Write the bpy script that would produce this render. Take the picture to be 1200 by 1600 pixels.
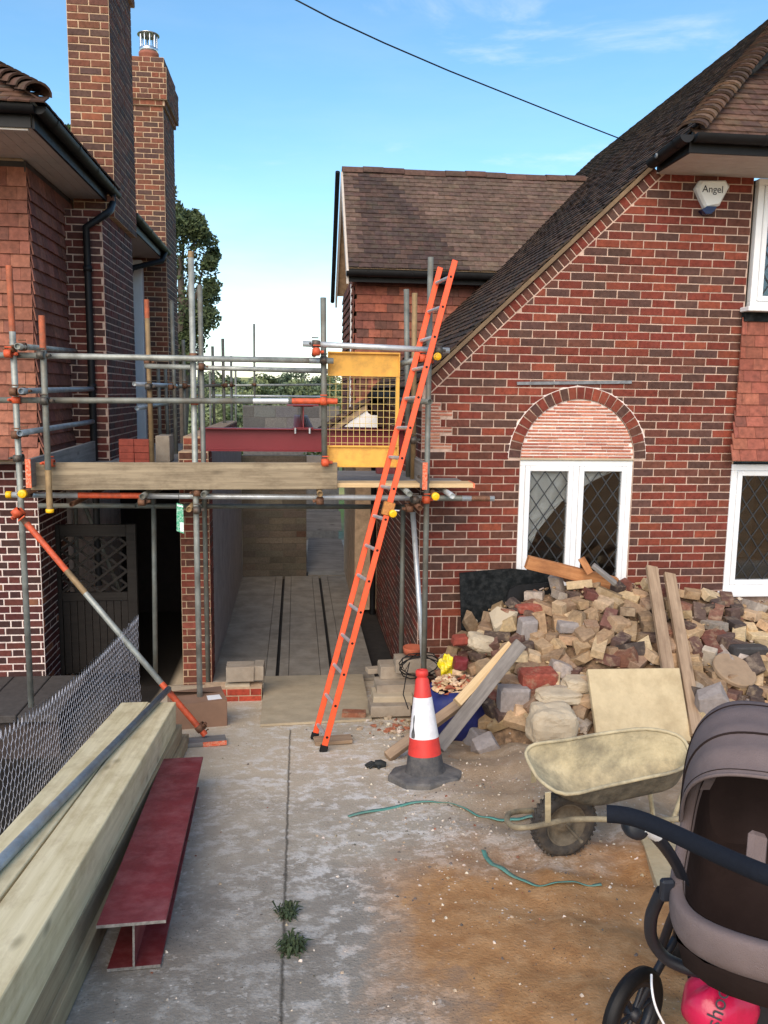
import bpy, bmesh, math, random
from mathutils import Vector, Matrix, Quaternion
random.seed(7)
for o in list(bpy.data.objects): bpy.data.objects.remove(o)
scn = bpy.context.scene
col = scn.collection
V = Vector
R = math.radians
# ------------------------------------------------------------------ camera
FPX, YAW, PIT, ROLL, EYE = 1295.0, R(6.1), R(8.13), R(0.8), 3.1
cF = V((math.sin(YAW)*math.cos(PIT), math.cos(YAW)*math.cos(PIT), -math.sin(PIT)))
_r = V((math.cos(YAW), -math.sin(YAW), 0)); _u = _r.cross(cF)
cR = _r*math.cos(ROLL) + _u*math.sin(ROLL); cU = _u*math.cos(ROLL) - _r*math.sin(ROLL)
CAM = V((0, 0, EYE))
cam = bpy.data.cameras.new('camera'); camo = bpy.data.objects.new('camera', cam); col.objects.link(camo)
m = Matrix((cR, cU, -cF)).transposed().to_4x4(); m.translation = CAM
camo.matrix_world = m
cam.sensor_fit = 'HORIZONTAL'; cam.sensor_width = 36; cam.lens = 36*FPX/1200
cam.clip_start = 0.05; cam.clip_end = 3000
scn.camera = camo
# ------------------------------------------------------------------ sky and sun
SUN_EL, SUN_AZ = R(34), R(200)      # azimuth clockwise from +Y: behind the camera, a little to the left
w = bpy.data.worlds.new('World'); scn.world = w; w.use_nodes = True
nt = w.node_tree; nt.nodes.clear()
def N(nt, t, **k):
    n = nt.nodes.new(t)
    for a, b in k.items():
        if a == 'inp':
            for i, v in b.items(): n.inputs[i].default_value = v
        else: setattr(n, a, b)
    return n
out = N(nt, 'ShaderNodeOutputWorld'); bg = N(nt, 'ShaderNodeBackground', inp={'Strength': 0.128})
sky = N(nt, 'ShaderNodeTexSky', sky_type='NISHITA', sun_disc=False, sun_elevation=SUN_EL, sun_rotation=SUN_AZ,
        air_density=1.0, dust_density=0.3, ozone_density=2.5)
tc = N(nt, 'ShaderNodeTexCoord'); sp = N(nt, 'ShaderNodeSeparateXYZ')
nt.links.new(tc.outputs['Generated'], sp.inputs[0])
mp = N(nt, 'ShaderNodeMapping'); mp.inputs['Scale'].default_value = (1, 1, 4.5)
nt.links.new(tc.outputs['Generated'], mp.inputs[0])
nz = N(nt, 'ShaderNodeTexNoise', inp={'Scale': 3.2, 'Detail': 7, 'Roughness': 0.6})
nt.links.new(mp.outputs[0], nz.inputs['Vector'])
cr = N(nt, 'ShaderNodeValToRGB'); cr.color_ramp.elements[0].position = 0.42; cr.color_ramp.elements[1].position = 0.68
nt.links.new(nz.outputs['Fac'], cr.inputs[0])
hm = N(nt, 'ShaderNodeMapRange', interpolation_type='SMOOTHSTEP', inp={'From Min': 0.0, 'From Max': 0.24, 'To Min': 0.55, 'To Max': 0.05})
nt.links.new(sp.outputs['Z'], hm.inputs['Value'])
ml = N(nt, 'ShaderNodeMath', operation='MULTIPLY'); nt.links.new(cr.outputs[0], ml.inputs[0]); nt.links.new(hm.outputs[0], ml.inputs[1])
mx = N(nt, 'ShaderNodeMix', data_type='RGBA'); mx.inputs[7].default_value = (5.6, 5.4, 5.35, 1)
hs = N(nt, 'ShaderNodeHueSaturation', inp={'Saturation': 1.14, 'Hue': 0.49}); nt.links.new(sky.outputs[0], hs.inputs['Color'])
nt.links.new(ml.outputs[0], mx.inputs[0]); nt.links.new(hs.outputs[0], mx.inputs[6])
mp2 = N(nt, 'ShaderNodeMapping'); mp2.inputs['Scale'].default_value = (1.2, 2.4, 5.0); mp2.inputs['Rotation'].default_value = (0, 0.35, 0.5)
nt.links.new(tc.outputs['Generated'], mp2.inputs[0])
nz2 = N(nt, 'ShaderNodeTexNoise', inp={'Scale': 2.6, 'Detail': 8, 'Roughness': 0.62, 'Distortion': 0.6}); nt.links.new(mp2.outputs[0], nz2.inputs['Vector'])
wr = N(nt, 'ShaderNodeMapRange', interpolation_type='SMOOTHSTEP', inp={'From Min': 0.52, 'From Max': 0.82, 'To Min': 0.0, 'To Max': 0.5}); nt.links.new(nz2.outputs['Fac'], wr.inputs['Value'])
mx2 = N(nt, 'ShaderNodeMix', data_type='RGBA'); mx2.inputs[7].default_value = (5.4, 5.5, 5.7, 1); nt.links.new(wr.outputs[0], mx2.inputs[0]); nt.links.new(mx.outputs[2], mx2.inputs[6])
nt.links.new(mx2.outputs[2], bg.inputs['Color']); nt.links.new(bg.outputs[0], out.inputs[0])
sl = bpy.data.lights.new('sun', 'SUN'); sl.energy = 2.4; sl.angle = R(55); sl.color = (1, 0.82, 0.63)
so = bpy.data.objects.new('sun', sl); col.objects.link(so)
sdir = V((math.sin(SUN_AZ)*math.cos(SUN_EL), math.cos(SUN_AZ)*math.cos(SUN_EL), math.sin(SUN_EL)))
so.rotation_euler = sdir.to_track_quat('Z', 'Y').to_euler(); so.location = (0, -5, 12)
scn.view_settings.view_transform = 'Standard'; scn.view_settings.look = 'None'
scn.view_settings.exposure = 0.84; scn.view_settings.gamma = 1
scn.view_settings.use_curve_mapping = False
scn.render.engine = 'CYCLES'
# ------------------------------------------------------------------ pixel helpers (photo is 1200 x 1600)
def ray(x, y): return cF + cR*((x-600)/FPX) - cU*((y-800)/FPX)
def at(x, y, Y): d = ray(x, y); return CAM + d*(Y/d.y)
def atX(x, y, X): d = ray(x, y); return CAM + d*(X/d.x)
def atZ(x, y, Z): d = ray(x, y); return CAM + d*((Z-EYE)/d.z)
def proj(p):
    d = V(p) - CAM; t = d.dot(cF)
    if t < 0.05: return None
    return 600 + FPX*d.dot(cR)/t, 800 - FPX*d.dot(cU)/t, t
# ------------------------------------------------------------------ objects
def tag(o, label=None, cat=None, group=None, kind=None):
    if label: o['label'] = label
    if cat: o['category'] = cat
    if group: o['group'] = group
    if kind: o['kind'] = kind
    return o
def link(o, parent=None):
    col.objects.link(o)
    if parent is not None: o.parent = parent
    return o
def empty(name, loc, label=None, cat=None, group=None, rz=0):
    o = bpy.data.objects.new(name, None); o.empty_display_size = 0.1
    o.location = loc; o.rotation_euler = (0, 0, rz)
    link(o); tag(o, label, cat, group); return o
def setw(o, M):
    """world matrix M, whatever the (unrotated or rotated) parent chain"""
    P = Matrix.Identity(4); p = o.parent
    while p is not None:
        P = p.matrix_basis @ P; p = p.parent
    o.matrix_basis = P.inverted() @ M
class MB:
    def __init__(s): s.v = []; s.f = []; s.c = []; s.sm = []
    def add(s, vs, fs, M=None, c=None, smooth=False):
        b = len(s.v)
        for p in vs: s.v.append(tuple(M @ V(p)) if M is not None else tuple(p))
        for f in fs: s.f.append(tuple(i+b for i in f)); s.sm.append(smooth)
        if c is not None: s.c += [c]*len(vs)
        return s
    def box(s, a, b, M=None, c=None, ch=0.0):
        x0, y0, z0 = a; x1, y1, z1 = b
        if ch <= 0:
            vs = [(x0,y0,z0),(x1,y0,z0),(x1,y1,z0),(x0,y1,z0),(x0,y0,z1),(x1,y0,z1),(x1,y1,z1),(x0,y1,z1)]
            return s.add(vs, BOXF, M, c)
        vs, fs = cham(x0, y0, z0, x1, y1, z1, ch)
        return s.add(vs, fs, M, c)
    def tube(s, pts, r, n=10, cap=True, c=None, smooth=True, closed=False):
        pts = [V(p) for p in pts]; k = len(pts)
        rs = r if isinstance(r, (list, tuple)) else [r]*k
        vs = []; prev = None
        for i, p in enumerate(pts):
            if closed: d = pts[(i+1) % k] - pts[i-1]
            else: d = pts[min(i+1, k-1)] - pts[max(i-1, 0)]
            d.normalize()
            if prev is None:
                a = V((0,0,1)) if abs(d.z) < 0.9 else V((1,0,0)); x = d.cross(a).normalized()
            else: x = (prev - d*prev.dot(d)).normalized()
            prev = x; y = d.cross(x)
            for j in range(n):
                t = 2*math.pi*j/n; vs.append(p + (x*math.cos(t) + y*math.sin(t))*rs[i])
        fs = []
        for i in range(k if closed else k-1):
            i2 = (i+1) % k
            for j in range(n): fs.append((i*n+j, i*n+(j+1) % n, i2*n+(j+1) % n, i2*n+j))
        s.add(vs, fs, None, c, smooth)
        if cap and not closed:
            s.add(vs[:n], [tuple(range(n-1, -1, -1))], None, c); s.add(vs[-n:], [tuple(range(n))], None, c)
        return s
    def lathe(s, prof, n=24, M=None, c=None, smooth=True):
        vs = []; fs = []
        for (r, z) in prof:
            for j in range(n):
                t = 2*math.pi*j/n; vs.append((r*math.cos(t), r*math.sin(t), z))
        for i in range(len(prof)-1):
            for j in range(n): fs.append((i*n+j, i*n+(j+1) % n, (i+1)*n+(j+1) % n, (i+1)*n+j))
        return s.add(vs, fs, M, c, smooth)
    def prism(s, poly, d, M=None, c=None):
        """poly: 3D points of one face, d: extrusion vector"""
        n = len(poly); d = V(d); P = [V(p) for p in poly]
        vs = P + [p+d for p in P]
        fs = [tuple(range(n)), tuple(range(2*n-1, n-1, -1))]
        for i in range(n): j = (i+1) % n; fs.append((i, i+n, j+n, j))
        return s.add(vs, fs, M, c)
    def grid(s, f, nu, nv, c=None, smooth=True, flip=False):
        vs = [f(i/nu, j/nv) for j in range(nv+1) for i in range(nu+1)]
        fs = []
        for j in range(nv):
            for i in range(nu):
                a = j*(nu+1)+i; q = (a, a+1, a+nu+2, a+nu+1); fs.append(q[::-1] if flip else q)
        return s.add(vs, fs, None, c, smooth)
    def mesh(s, name):
        me = bpy.data.meshes.new(name); me.from_pydata(s.v, [], s.f); me.update()
        me.polygons.foreach_set('use_smooth', s.sm)
        if s.c:
            a = me.color_attributes.new('Col', 'FLOAT_COLOR', 'POINT')
            a.data.foreach_set('color', [x for c in s.c for x in (c[0], c[1], c[2], 1.0)])
        return me
    def build(s, name, mat, parent=None, M=None, fix=True):
        me = s.mesh(name)
        if fix:
            bm = bmesh.new(); bm.from_mesh(me); bmesh.ops.recalc_face_normals(bm, faces=bm.faces); bm.to_mesh(me); bm.free()
        o = bpy.data.objects.new(name, me)
        if isinstance(mat, (list, tuple)):
            for q in mat: me.materials.append(q)
        else: me.materials.append(mat)
        link(o, parent)
        setw(o, M if M is not None else Matrix.Identity(4))
        return o
BOXF = [(0,3,2,1),(4,5,6,7),(0,1,5,4),(1,2,6,5),(2,3,7,6),(3,0,4,7)]
def cham(x0, y0, z0, x1, y1, z1, c):
    bm = bmesh.new(); bmesh.ops.create_cube(bm, size=1)
    for v in bm.verts: v.co = V((x0 if v.co.x < 0 else x1, y0 if v.co.y < 0 else y1, z0 if v.co.z < 0 else z1))
    c = min(c, 0.45*min(abs(x1-x0), abs(y1-y0), abs(z1-z0)))
    bmesh.ops.bevel(bm, geom=list(bm.edges), offset=c, segments=1, affect='EDGES', profile=0.5)
    bm.verts.index_update()
    vs = [tuple(v.co) for v in bm.verts]; fs = [tuple(v.index for v in f.verts) for f in bm.faces]; bm.free()
    return vs, fs
def frame(p, x, z=(0,0,1)):
    """matrix with local X along x, local Z near z, origin p"""
    x = V(x).normalized(); z = V(z); y = z.cross(x).normalized(); z = x.cross(y)
    M = Matrix((x, y, z)).transposed().to_4x4(); M.translation = V(p); return M
def lin(r, g, b, k=1.0):
    f = lambda c: ((c/255+0.055)/1.055)**2.4 if c > 10 else c/255/12.92
    return (f(r)*k, f(g)*k, f(b)*k)
# ------------------------------------------------------------------ materials
def base(name):
    m = bpy.data.materials.new(name); m.use_nodes = True; t = m.node_tree; t.nodes.clear()
    o = N(t, 'ShaderNodeOutputMaterial'); b = N(t, 'ShaderNodeBsdfPrincipled'); t.links.new(b.outputs[0], o.inputs[0])
    return m, t, b
def mixc(t, fac, a, b, mode='MIX'):
    n = N(t, 'ShaderNodeMix', data_type='RGBA', blend_type=mode)
    for i, s in ((0, fac), (6, a), (7, b)):
        if isinstance(s, (int, float)): n.inputs[i].default_value = s
        elif isinstance(s, tuple): n.inputs[i].default_value = (s[0], s[1], s[2], 1)
        else: t.links.new(s, n.inputs[i])
    return n.outputs[2]
def noise(t, vec, scale, detail=5, rough=0.6):
    n = N(t, 'ShaderNodeTexNoise', inp={'Scale': scale, 'Detail': detail, 'Roughness': rough})
    if vec is not None: t.links.new(vec, n.inputs['Vector'])
    return n.outputs['Fac']
def ramp(t, s, a, b, lo=0.0, hi=1.0):
    n = N(t, 'ShaderNodeMapRange', inp={'From Min': a, 'From Max': b, 'To Min': lo, 'To Max': hi}); t.links.new(s, n.inputs[0])
    return n.outputs[0]
def bump(t, b, h, strength, dist=0.01):
    n = N(t, 'ShaderNodeBump', inp={'Strength': strength, 'Distance': dist}); t.links.new(h, n.inputs['Height']); t.links.new(n.outputs[0], b.inputs['Normal'])
def wpos(t): return N(t, 'ShaderNodeNewGeometry').outputs['Position']
def opos(t, scale=(1,1,1)):
    tcn = N(t, 'ShaderNodeTexCoord'); oi = N(t, 'ShaderNodeObjectInfo')
    mul = N(t, 'ShaderNodeMath', operation='MULTIPLY', inp={1: 37.0}); t.links.new(oi.outputs['Random'], mul.inputs[0])
    ad = N(t, 'ShaderNodeVectorMath', operation='ADD'); t.links.new(tcn.outputs['Object'], ad.inputs[0]); t.links.new(mul.outputs[0], ad.inputs[1])
    mpn = N(t, 'ShaderNodeMapping'); mpn.inputs['Scale'].default_value = scale; t.links.new(ad.outputs[0], mpn.inputs[0])
    return mpn.outputs[0]
def simple(name, c, rough=0.7, metal=0.0, var=0.25, scale=12, bmp=0.15, bs=60, dirt=None, dirt_amt=0.5, spec=0.5, dscale=5):
    m, t, b = base(name); p = wpos(t)
    n1 = noise(t, p, scale)
    dark = tuple(x*(1-var) for x in c); light = tuple(min(1, x*(1+var)) for x in c)
    cc = mixc(t, ramp(t, n1, 0.3, 0.7), dark, light)
    if dirt is not None:
        cc = mixc(t, ramp(t, noise(t, p, dscale, 8, 0.7), 0.45, 0.72, 0, dirt_amt), cc, dirt)
    t.links.new(cc, b.inputs['Base Color'])
    b.inputs['Roughness'].default_value = rough; b.inputs['Metallic'].default_value = metal
    b.inputs['Specular IOR Level'].default_value = spec
    if bmp > 0: bump(t, b, noise(t, p, bs, 4), bmp)
    return m
def piece(name, attr=False, rough=0.85, var=0.35, scale=28, bmp=0.35, bs=110, stain=None, stain_amt=0.0, stain_scale=14, spec=0.25):
    """material of bricks, tiles ...: own colour from the object (single pieces) or the Col attribute (joined rest)"""
    m, t, b = base(name); p = wpos(t)
    if attr: a = N(t, 'ShaderNodeAttribute', attribute_name='Col'); c = a.outputs['Color']
    else: a = N(t, 'ShaderNodeObjectInfo'); c = a.outputs['Color']
    n1 = noise(t, p, scale, 6, 0.65)
    k = N(t, 'ShaderNodeMix', data_type='RGBA', blend_type='MULTIPLY'); k.inputs[0].default_value = 1
    t.links.new(c, k.inputs[6])
    g = mixc(t, ramp(t, n1, 0.3, 0.72), (1-var,)*3, (1+var,)*3); t.links.new(g, k.inputs[7])
    cc = k.outputs[2]
    if stain is not None:
        cc = mixc(t, ramp(t, noise(t, p, stain_scale, 8, 0.7), 0.5, 0.75, 0, stain_amt), cc, stain)
    big = mixc(t, ramp(t, noise(t, p, 1.3, 4, 0.6), 0.35, 0.7), (0.8, 0.8, 0.82), (1.12, 1.1, 1.08))
    cc = mixc(t, 1.0, cc, big, 'MULTIPLY')
    t.links.new(cc, b.inputs['Base Color']); b.inputs['Roughness'].default_value = rough
    b.inputs['Specular IOR Level'].default_value = spec
    bump(t, b, noise(t, p, bs, 5), bmp, 0.006)
    return m
def wood(name, c1, c2, rough=0.75, grain=(1.2, 26, 26), knots=True, dirt=None, dirt_amt=0.4, bmp=0.2):
    m, t, b = base(name); v = opos(t, grain)
    n1 = noise(t, v, 1.6, 8, 0.62)
    cc = mixc(t, ramp(t, n1, 0.32, 0.68), c1, c2)
    v2 = opos(t, (2.6, 7, 7))
    if knots:
        vo = N(t, 'ShaderNodeTexVoronoi', inp={'Scale': 1.0}); t.links.new(v2, vo.inputs['Vector'])
        cc = mixc(t, ramp(t, vo.outputs['Distance'], 0.04, 0.17, 0.6, 0), cc, tuple(x*0.35 for x in c1))
    if dirt is not None: cc = mixc(t, ramp(t, noise(t, opos(t, (2.5, 5, 5)), 1.5, 7, 0.7), 0.46, 0.7, 0, dirt_amt), cc, dirt)
    t.links.new(cc, b.inputs['Base Color']); b.inputs['Roughness'].default_value = rough; b.inputs['Specular IOR Level'].default_value = 0.3
    bump(t, b, n1, bmp, 0.004)
    return m
MAT = {}
BRSTAIN = (0.33, 0.27, 0.23)
MAT['brick'] = piece('brick_fired_clay', stain=(0.035, 0.03, 0.03), stain_amt=0.5); MAT['brick_a'] = piece('brick_fired_clay_joined', True, stain=(0.035, 0.03, 0.03), stain_amt=0.5)
MAT['tile'] = piece('clay_tile', var=0.3, scale=20, stain=(0.05, 0.035, 0.03), stain_amt=0.4); MAT['tile_a'] = piece('clay_tile_joined', True, var=0.3, scale=20, stain=(0.05, 0.035, 0.03), stain_amt=0.4)
MAT['rtile'] = piece('weathered_roof_tile', var=0.4, scale=16, stain=(0.10, 0.095, 0.06), stain_amt=0.6, stain_scale=9); MAT['rtile_a'] = piece('weathered_roof_tile_joined', True, var=0.4, scale=16, stain=(0.10, 0.095, 0.06), stain_amt=0.6, stain_scale=9)
MAT['block'] = piece('concrete_block', var=0.25, scale=40, bmp=0.5, bs=160)
MAT['mortar'] = simple('pale_mortar', lin(192, 166, 150), 0.95, var=0.22, scale=14, bmp=0.4, bs=140, dirt=lin(140, 112, 100), dirt_amt=0.55)
MAT['mortar_w'] = simple('white_mortar', lin(232, 216, 208), 0.95, var=0.15, scale=14, bmp=0.4, bs=140, dirt=lin(150, 130, 120), dirt_amt=0.4)
MAT['mortar_c'] = simple('cream_mortar', lin(196, 168, 138), 0.95, var=0.2, scale=14, bmp=0.4, bs=140, dirt=lin(120, 96, 80), dirt_amt=0.5)
MAT['galv'] = simple('galvanised_steel', lin(160, 164, 158), 0.55, 0.4, var=0.3, scale=9, bmp=0.1, bs=90, dirt=lin(96, 92, 82), dirt_amt=0.7)
MAT['galvd'] = simple('dull_steel_tube', lin(118, 121, 115), 0.6, 0.3, var=0.3, scale=9, bmp=0.12, bs=90, dirt=lin(110, 92, 68), dirt_amt=0.6)
MAT['galvb'] = simple('bright_steel_tube', lin(200, 204, 206), 0.42, 0.5, var=0.15, scale=9, bmp=0.08, bs=90, dirt=lin(120, 120, 116), dirt_amt=0.5)
MAT['galvblue'] = simple('blue_grey_steel_tube', lin(128, 140, 150), 0.5, 0.35, var=0.3, scale=9, bmp=0.1, bs=90, dirt=lin(150, 140, 120), dirt_amt=0.45)
MAT['tantube'] = simple('tan_weathered_tube', lin(150, 124, 88), 0.65, 0.2, var=0.3, scale=9, dirt=lin(100, 84, 66), dirt_amt=0.6)
MAT['orange'] = simple('orange_tube_paint', lin(205, 84, 46), 0.6, 0, var=0.25, scale=22, dirt=lin(120, 66, 44), dirt_amt=0.7, dscale=14)
MAT['orangeold'] = simple('worn_orange_paint', lin(170, 88, 56), 0.7, 0, var=0.3, scale=18, dirt=lin(116, 84, 62), dirt_amt=0.85, dscale=11)
MAT['ladder'] = simple('orange_fibreglass', lin(244, 84, 34), 0.5, 0, var=0.12, scale=20, bmp=0.05, dirt=lin(170, 84, 54), dirt_amt=0.6, dscale=18)
MAT['rust'] = simple('rusty_coupler', lin(120, 84, 62), 0.7, 0.3, var=0.4, scale=40, dirt=lin(60, 44, 36), dirt_amt=0.7, dscale=20)
MAT['steelc'] = simple('dark_steel_coupler', lin(92, 88, 82), 0.55, 0.5, var=0.4, scale=40, dirt=lin(110, 72, 46), dirt_amt=0.6, dscale=20)
MAT['yellowcap'] = simple('yellow_plastic', lin(252, 190, 20), 0.45, 0, var=0.08, scale=20, bmp=0.03)
MAT['redoxide'] = simple('red_oxide_primer', lin(112, 34, 38), 0.6, 0, var=0.25, scale=4, bmp=0.15, dirt=lin(160, 100, 102), dirt_amt=0.5, dscale=7)
MAT['sawn'] = simple('cut_steel_edge', lin(150, 146, 140), 0.5, 0.4, var=0.4, scale=60)
MAT['yellow'] = simple('yellow_powder_coat', lin(226, 170, 72), 0.55, 0, var=0.10, scale=7, bmp=0.05, dirt=lin(150, 110, 56), dirt_amt=0.55, dscale=9)
MAT['white'] = simple('white_upvc', (0.80, 0.81, 0.82), 0.4, 0, var=0.04, scale=6, bmp=0.02, dirt=(0.55, 0.54, 0.5), dirt_amt=0.2)
MAT['soffit'] = simple('soffit_board', lin(206, 198, 190), 0.7, 0, var=0.12, scale=5, dirt=lin(120, 112, 104), dirt_amt=0.4)
MAT['black'] = simple('black_plastic', (0.009, 0.009, 0.010), 0.55, 0, var=0.3, scale=10, bmp=0.05, spec=0.25)
MAT['blackwood'] = simple('black_painted_board', (0.010, 0.012, 0.013), 0.9, spec=0.1, metal=0, var=0.4, scale=10, bmp=0.15, dirt=(0.06, 0.06, 0.06), dirt_amt=0.4, dscale=20)
MAT['lead'] = simple('lead_sheet', lin(120, 124, 128), 0.55, 0.3, var=0.35, scale=14)
MAT['darkgate'] = wood('dark_stained_wood', (0.010, 0.008, 0.007), (0.022, 0.018, 0.015), knots=False, bmp=0.3)
MAT['pine'] = wood('new_sawn_pine', lin(210, 194, 150), lin(238, 224, 186), knots=True, grain=(0.7, 20, 20), dirt=lin(168, 146, 104), dirt_amt=0.55)
MAT['pineside'] = wood('sawn_pine_side', lin(146, 128, 100), lin(178, 162, 130), knots=True, grain=(0.8, 30, 30), dirt=lin(112, 92, 70), dirt_amt=0.4)
MAT['board'] = wood('weathered_scaffold_board', lin(124, 110, 90), lin(166, 150, 124), grain=(0.9, 22, 22), dirt=lin(84, 70, 54), dirt_amt=0.6)
MAT['boardg'] = wood('grey_scaffold_board', lin(112, 108, 104), lin(146, 142, 138), grain=(0.9, 22, 22), dirt=lin(90, 84, 78), dirt_amt=0.4)
MAT['boardn'] = wood('pale_scaffold_board', lin(196, 166, 122), lin(222, 194, 150), grain=(0.9, 22, 22), dirt=lin(160, 130, 92), dirt_amt=0.3)
MAT['plank'] = wood('old_batten', lin(138, 116, 94), lin(176, 152, 126), grain=(1.4, 24, 24), dirt=lin(120, 98, 80), dirt_amt=0.5)
MAT['plankg'] = wood('grey_batten', lin(112, 106, 100), lin(146, 138, 130), grain=(1.4, 24, 24), dirt=lin(90, 82, 74), dirt_amt=0.5)
MAT['planko'] = wood('orange_brown_timber', lin(150, 96, 58), lin(190, 134, 88), grain=(1.4, 20, 20), dirt=lin(96, 60, 44), dirt_amt=0.55)
MAT['card'] = simple('cardboard', lin(134, 104, 84), 0.85, 0, var=0.1, scale=8, bmp=0.1)
MAT['paper'] = simple('paper_label', (0.75, 0.75, 0.76), 0.7, 0, var=0.05, scale=8, bmp=0)
MAT['concrete'] = simple('cast_concrete', lin(158, 146, 130), 0.92, 0, var=0.18, scale=8, bmp=0.4, bs=120, dirt=lin(120, 104, 86), dirt_amt=0.5)
MAT['conc_l'] = simple('pale_concrete', lin(186, 172, 148), 0.92, 0, var=0.15, scale=10, bmp=0.5, bs=90, dirt=lin(150, 134, 108), dirt_amt=0.5)
MAT['flag'] = simple('buff_flagstone', lin(194, 176, 140), 0.9, 0, var=0.08, scale=9, bmp=0.5, bs=26, dirt=lin(146, 126, 92), dirt_amt=0.65, dscale=3)
MAT['render'] = simple('grey_blockwork_face', lin(168, 162, 158), 0.95, 0, var=0.15, scale=6, bmp=0.4, bs=90, dirt=lin(130, 124, 118), dirt_amt=0.5)
MAT['dark'] = simple('dark_void', (0.01, 0.01, 0.011), 0.9, 0, var=0.2, scale=3, bmp=0)
MAT['chrome'] = simple('stainless_steel', lin(200, 204, 208), 0.25, 0.9, var=0.1, scale=10, bmp=0.02)
# ------------------------------------------------------------------ bricks, tiles: single pieces and the joined rest
def vary(c, k=0.12):
    f = 1 + random.uniform(-k, k); return tuple(max(0.004, x*f*(1+random.uniform(-0.04, 0.04))) for x in c)
def pick(pal): 
    x = random.random()*sum(p[0] for p in pal)
    for w_, c in pal:
        x -= w_
        if x <= 0: return vary(c)
    return vary(pal[-1][1])
def front_brick(w, h, d, ch, jit):
    """brick face: x along the wall, y = 0 front ... +d into the wall, z up"""
    j = lambda: random.uniform(-jit, jit)
    vs = [(-w/2, d, -h/2), (w/2, d, -h/2), (w/2, d, h/2), (-w/2, d, h/2)]
    mid = [(-w/2+j(), ch, -h/2+j()), (w/2+j(), ch, -h/2+j()), (w/2+j(), ch, h/2+j()), (-w/2+j(), ch, h/2+j())]
    fr = [(-w/2+ch+j(), j(), -h/2+ch+j()), (w/2-ch+j(), j(), -h/2+ch+j()), (w/2-ch+j(), j(), h/2-ch+j()), (-w/2+ch+j(), j(), h/2-ch+j())]
    vs = vs + mid + fr
    fs = [(8,9,10,11)]
    for i in range(4):
        k = (i+1) % 4; fs.append((4+i, 4+k, 8+k, 8+i)); fs.append((i, k, 4+k, 4+i))
    return vs, fs
class Pieces:
    """collects alike pieces of one thing; emit() makes the largest in view parts and joins the rest"""
    def __init__(s, name, m1, m2, limit=300): s.name = name; s.items = []; s.m1 = m1; s.m2 = m2; s.limit = limit; s.cache = {}
    def add(s, M, geo, c, parent, key=None, w=1.0): s.items.append((M, geo, c, parent, key, w))
    def emit(s, thing):
        def area(it):
            M, geo, c, p, k, w_ = it; t = M.translation; q = proj(t)
            if q is None: return 0
            x, y, d = q
            if x < -20 or x > 1220 or y < -20 or y > 1620: return 0.001/d
            n = (M.to_3x3() @ V((0,-1,0))).normalized(); f = max(0.02, n.dot((CAM-t).normalized()))
            return f*w_/(d*d)
        it = sorted(s.items, key=lambda i: -area(i))
        for (M, (vs, fs), c, p, key, w_) in it[:s.limit]:
            me = s.cache.get(key) if key is not None else None
            if me is None:
                me = bpy.data.meshes.new(s.name); me.from_pydata(vs, [], fs); me.materials.append(s.m1)
                if key is not None: s.cache[key] = me
            o = bpy.data.objects.new(s.name, me); link(o, p); setw(o, M); o.color = (c[0], c[1], c[2], 1)
        if it[s.limit:]:
            b = MB()
            for (M, (vs, fs), c, p, key, w_) in it[s.limit:]: b.add(vs, fs, M, c)
            o = b.build(s.name + '_field', s.m2, thing, fix=False); o['kind'] = 'stuff'
GEO = {}
def geo(kind, w, h, d, ch, jit, nvar=5):
    k = (kind, w, h, random.randrange(nvar))
    if k not in GEO: GEO[k] = front_brick(w, h, d, ch, jit)
    return k, GEO[k]
def clip(poly, a, b, c):
    """keep a*u + b*z <= c"""
    r = []
    for i in range(len(poly)):
        p, q = poly[i], poly[(i+1) % len(poly)]; dp = a*p[0]+b*p[1]-c; dq = a*q[0]+b*q[1]-c
        if dp <= 0: r.append(p)
        if dp*dq < 0: t = dp/(dp-dq); r.append((p[0]+(q[0]-p[0])*t, p[1]+(q[1]-p[1])*t))
    return r
def poly_geo(poly, d, ch=0.003):
    cu = sum(p[0] for p in poly)/len(poly); cz = sum(p[1] for p in poly)/len(poly); n = len(poly)
    back = [(p[0]-cu, d, p[1]-cz) for p in poly]; mid = [(p[0]-cu, ch, p[1]-cz) for p in poly]
    fr = [((p[0]-cu)*0.95, 0, (p[1]-cz)*0.92) for p in poly]
    fs = [tuple(range(2*n, 3*n))]
    for i in range(n):
        k = (i+1) % n; fs.append((n+i, n+k, 2*n+k, 2*n+i)); fs.append((i, k, n+k, n+i))
    return (back+mid+fr, fs), cu, cz
def parea(p): return abs(sum(p[i][0]*p[(i+1) % len(p)][1]-p[(i+1) % len(p)][0]*p[i][1] for i in range(len(p))))/2
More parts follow.
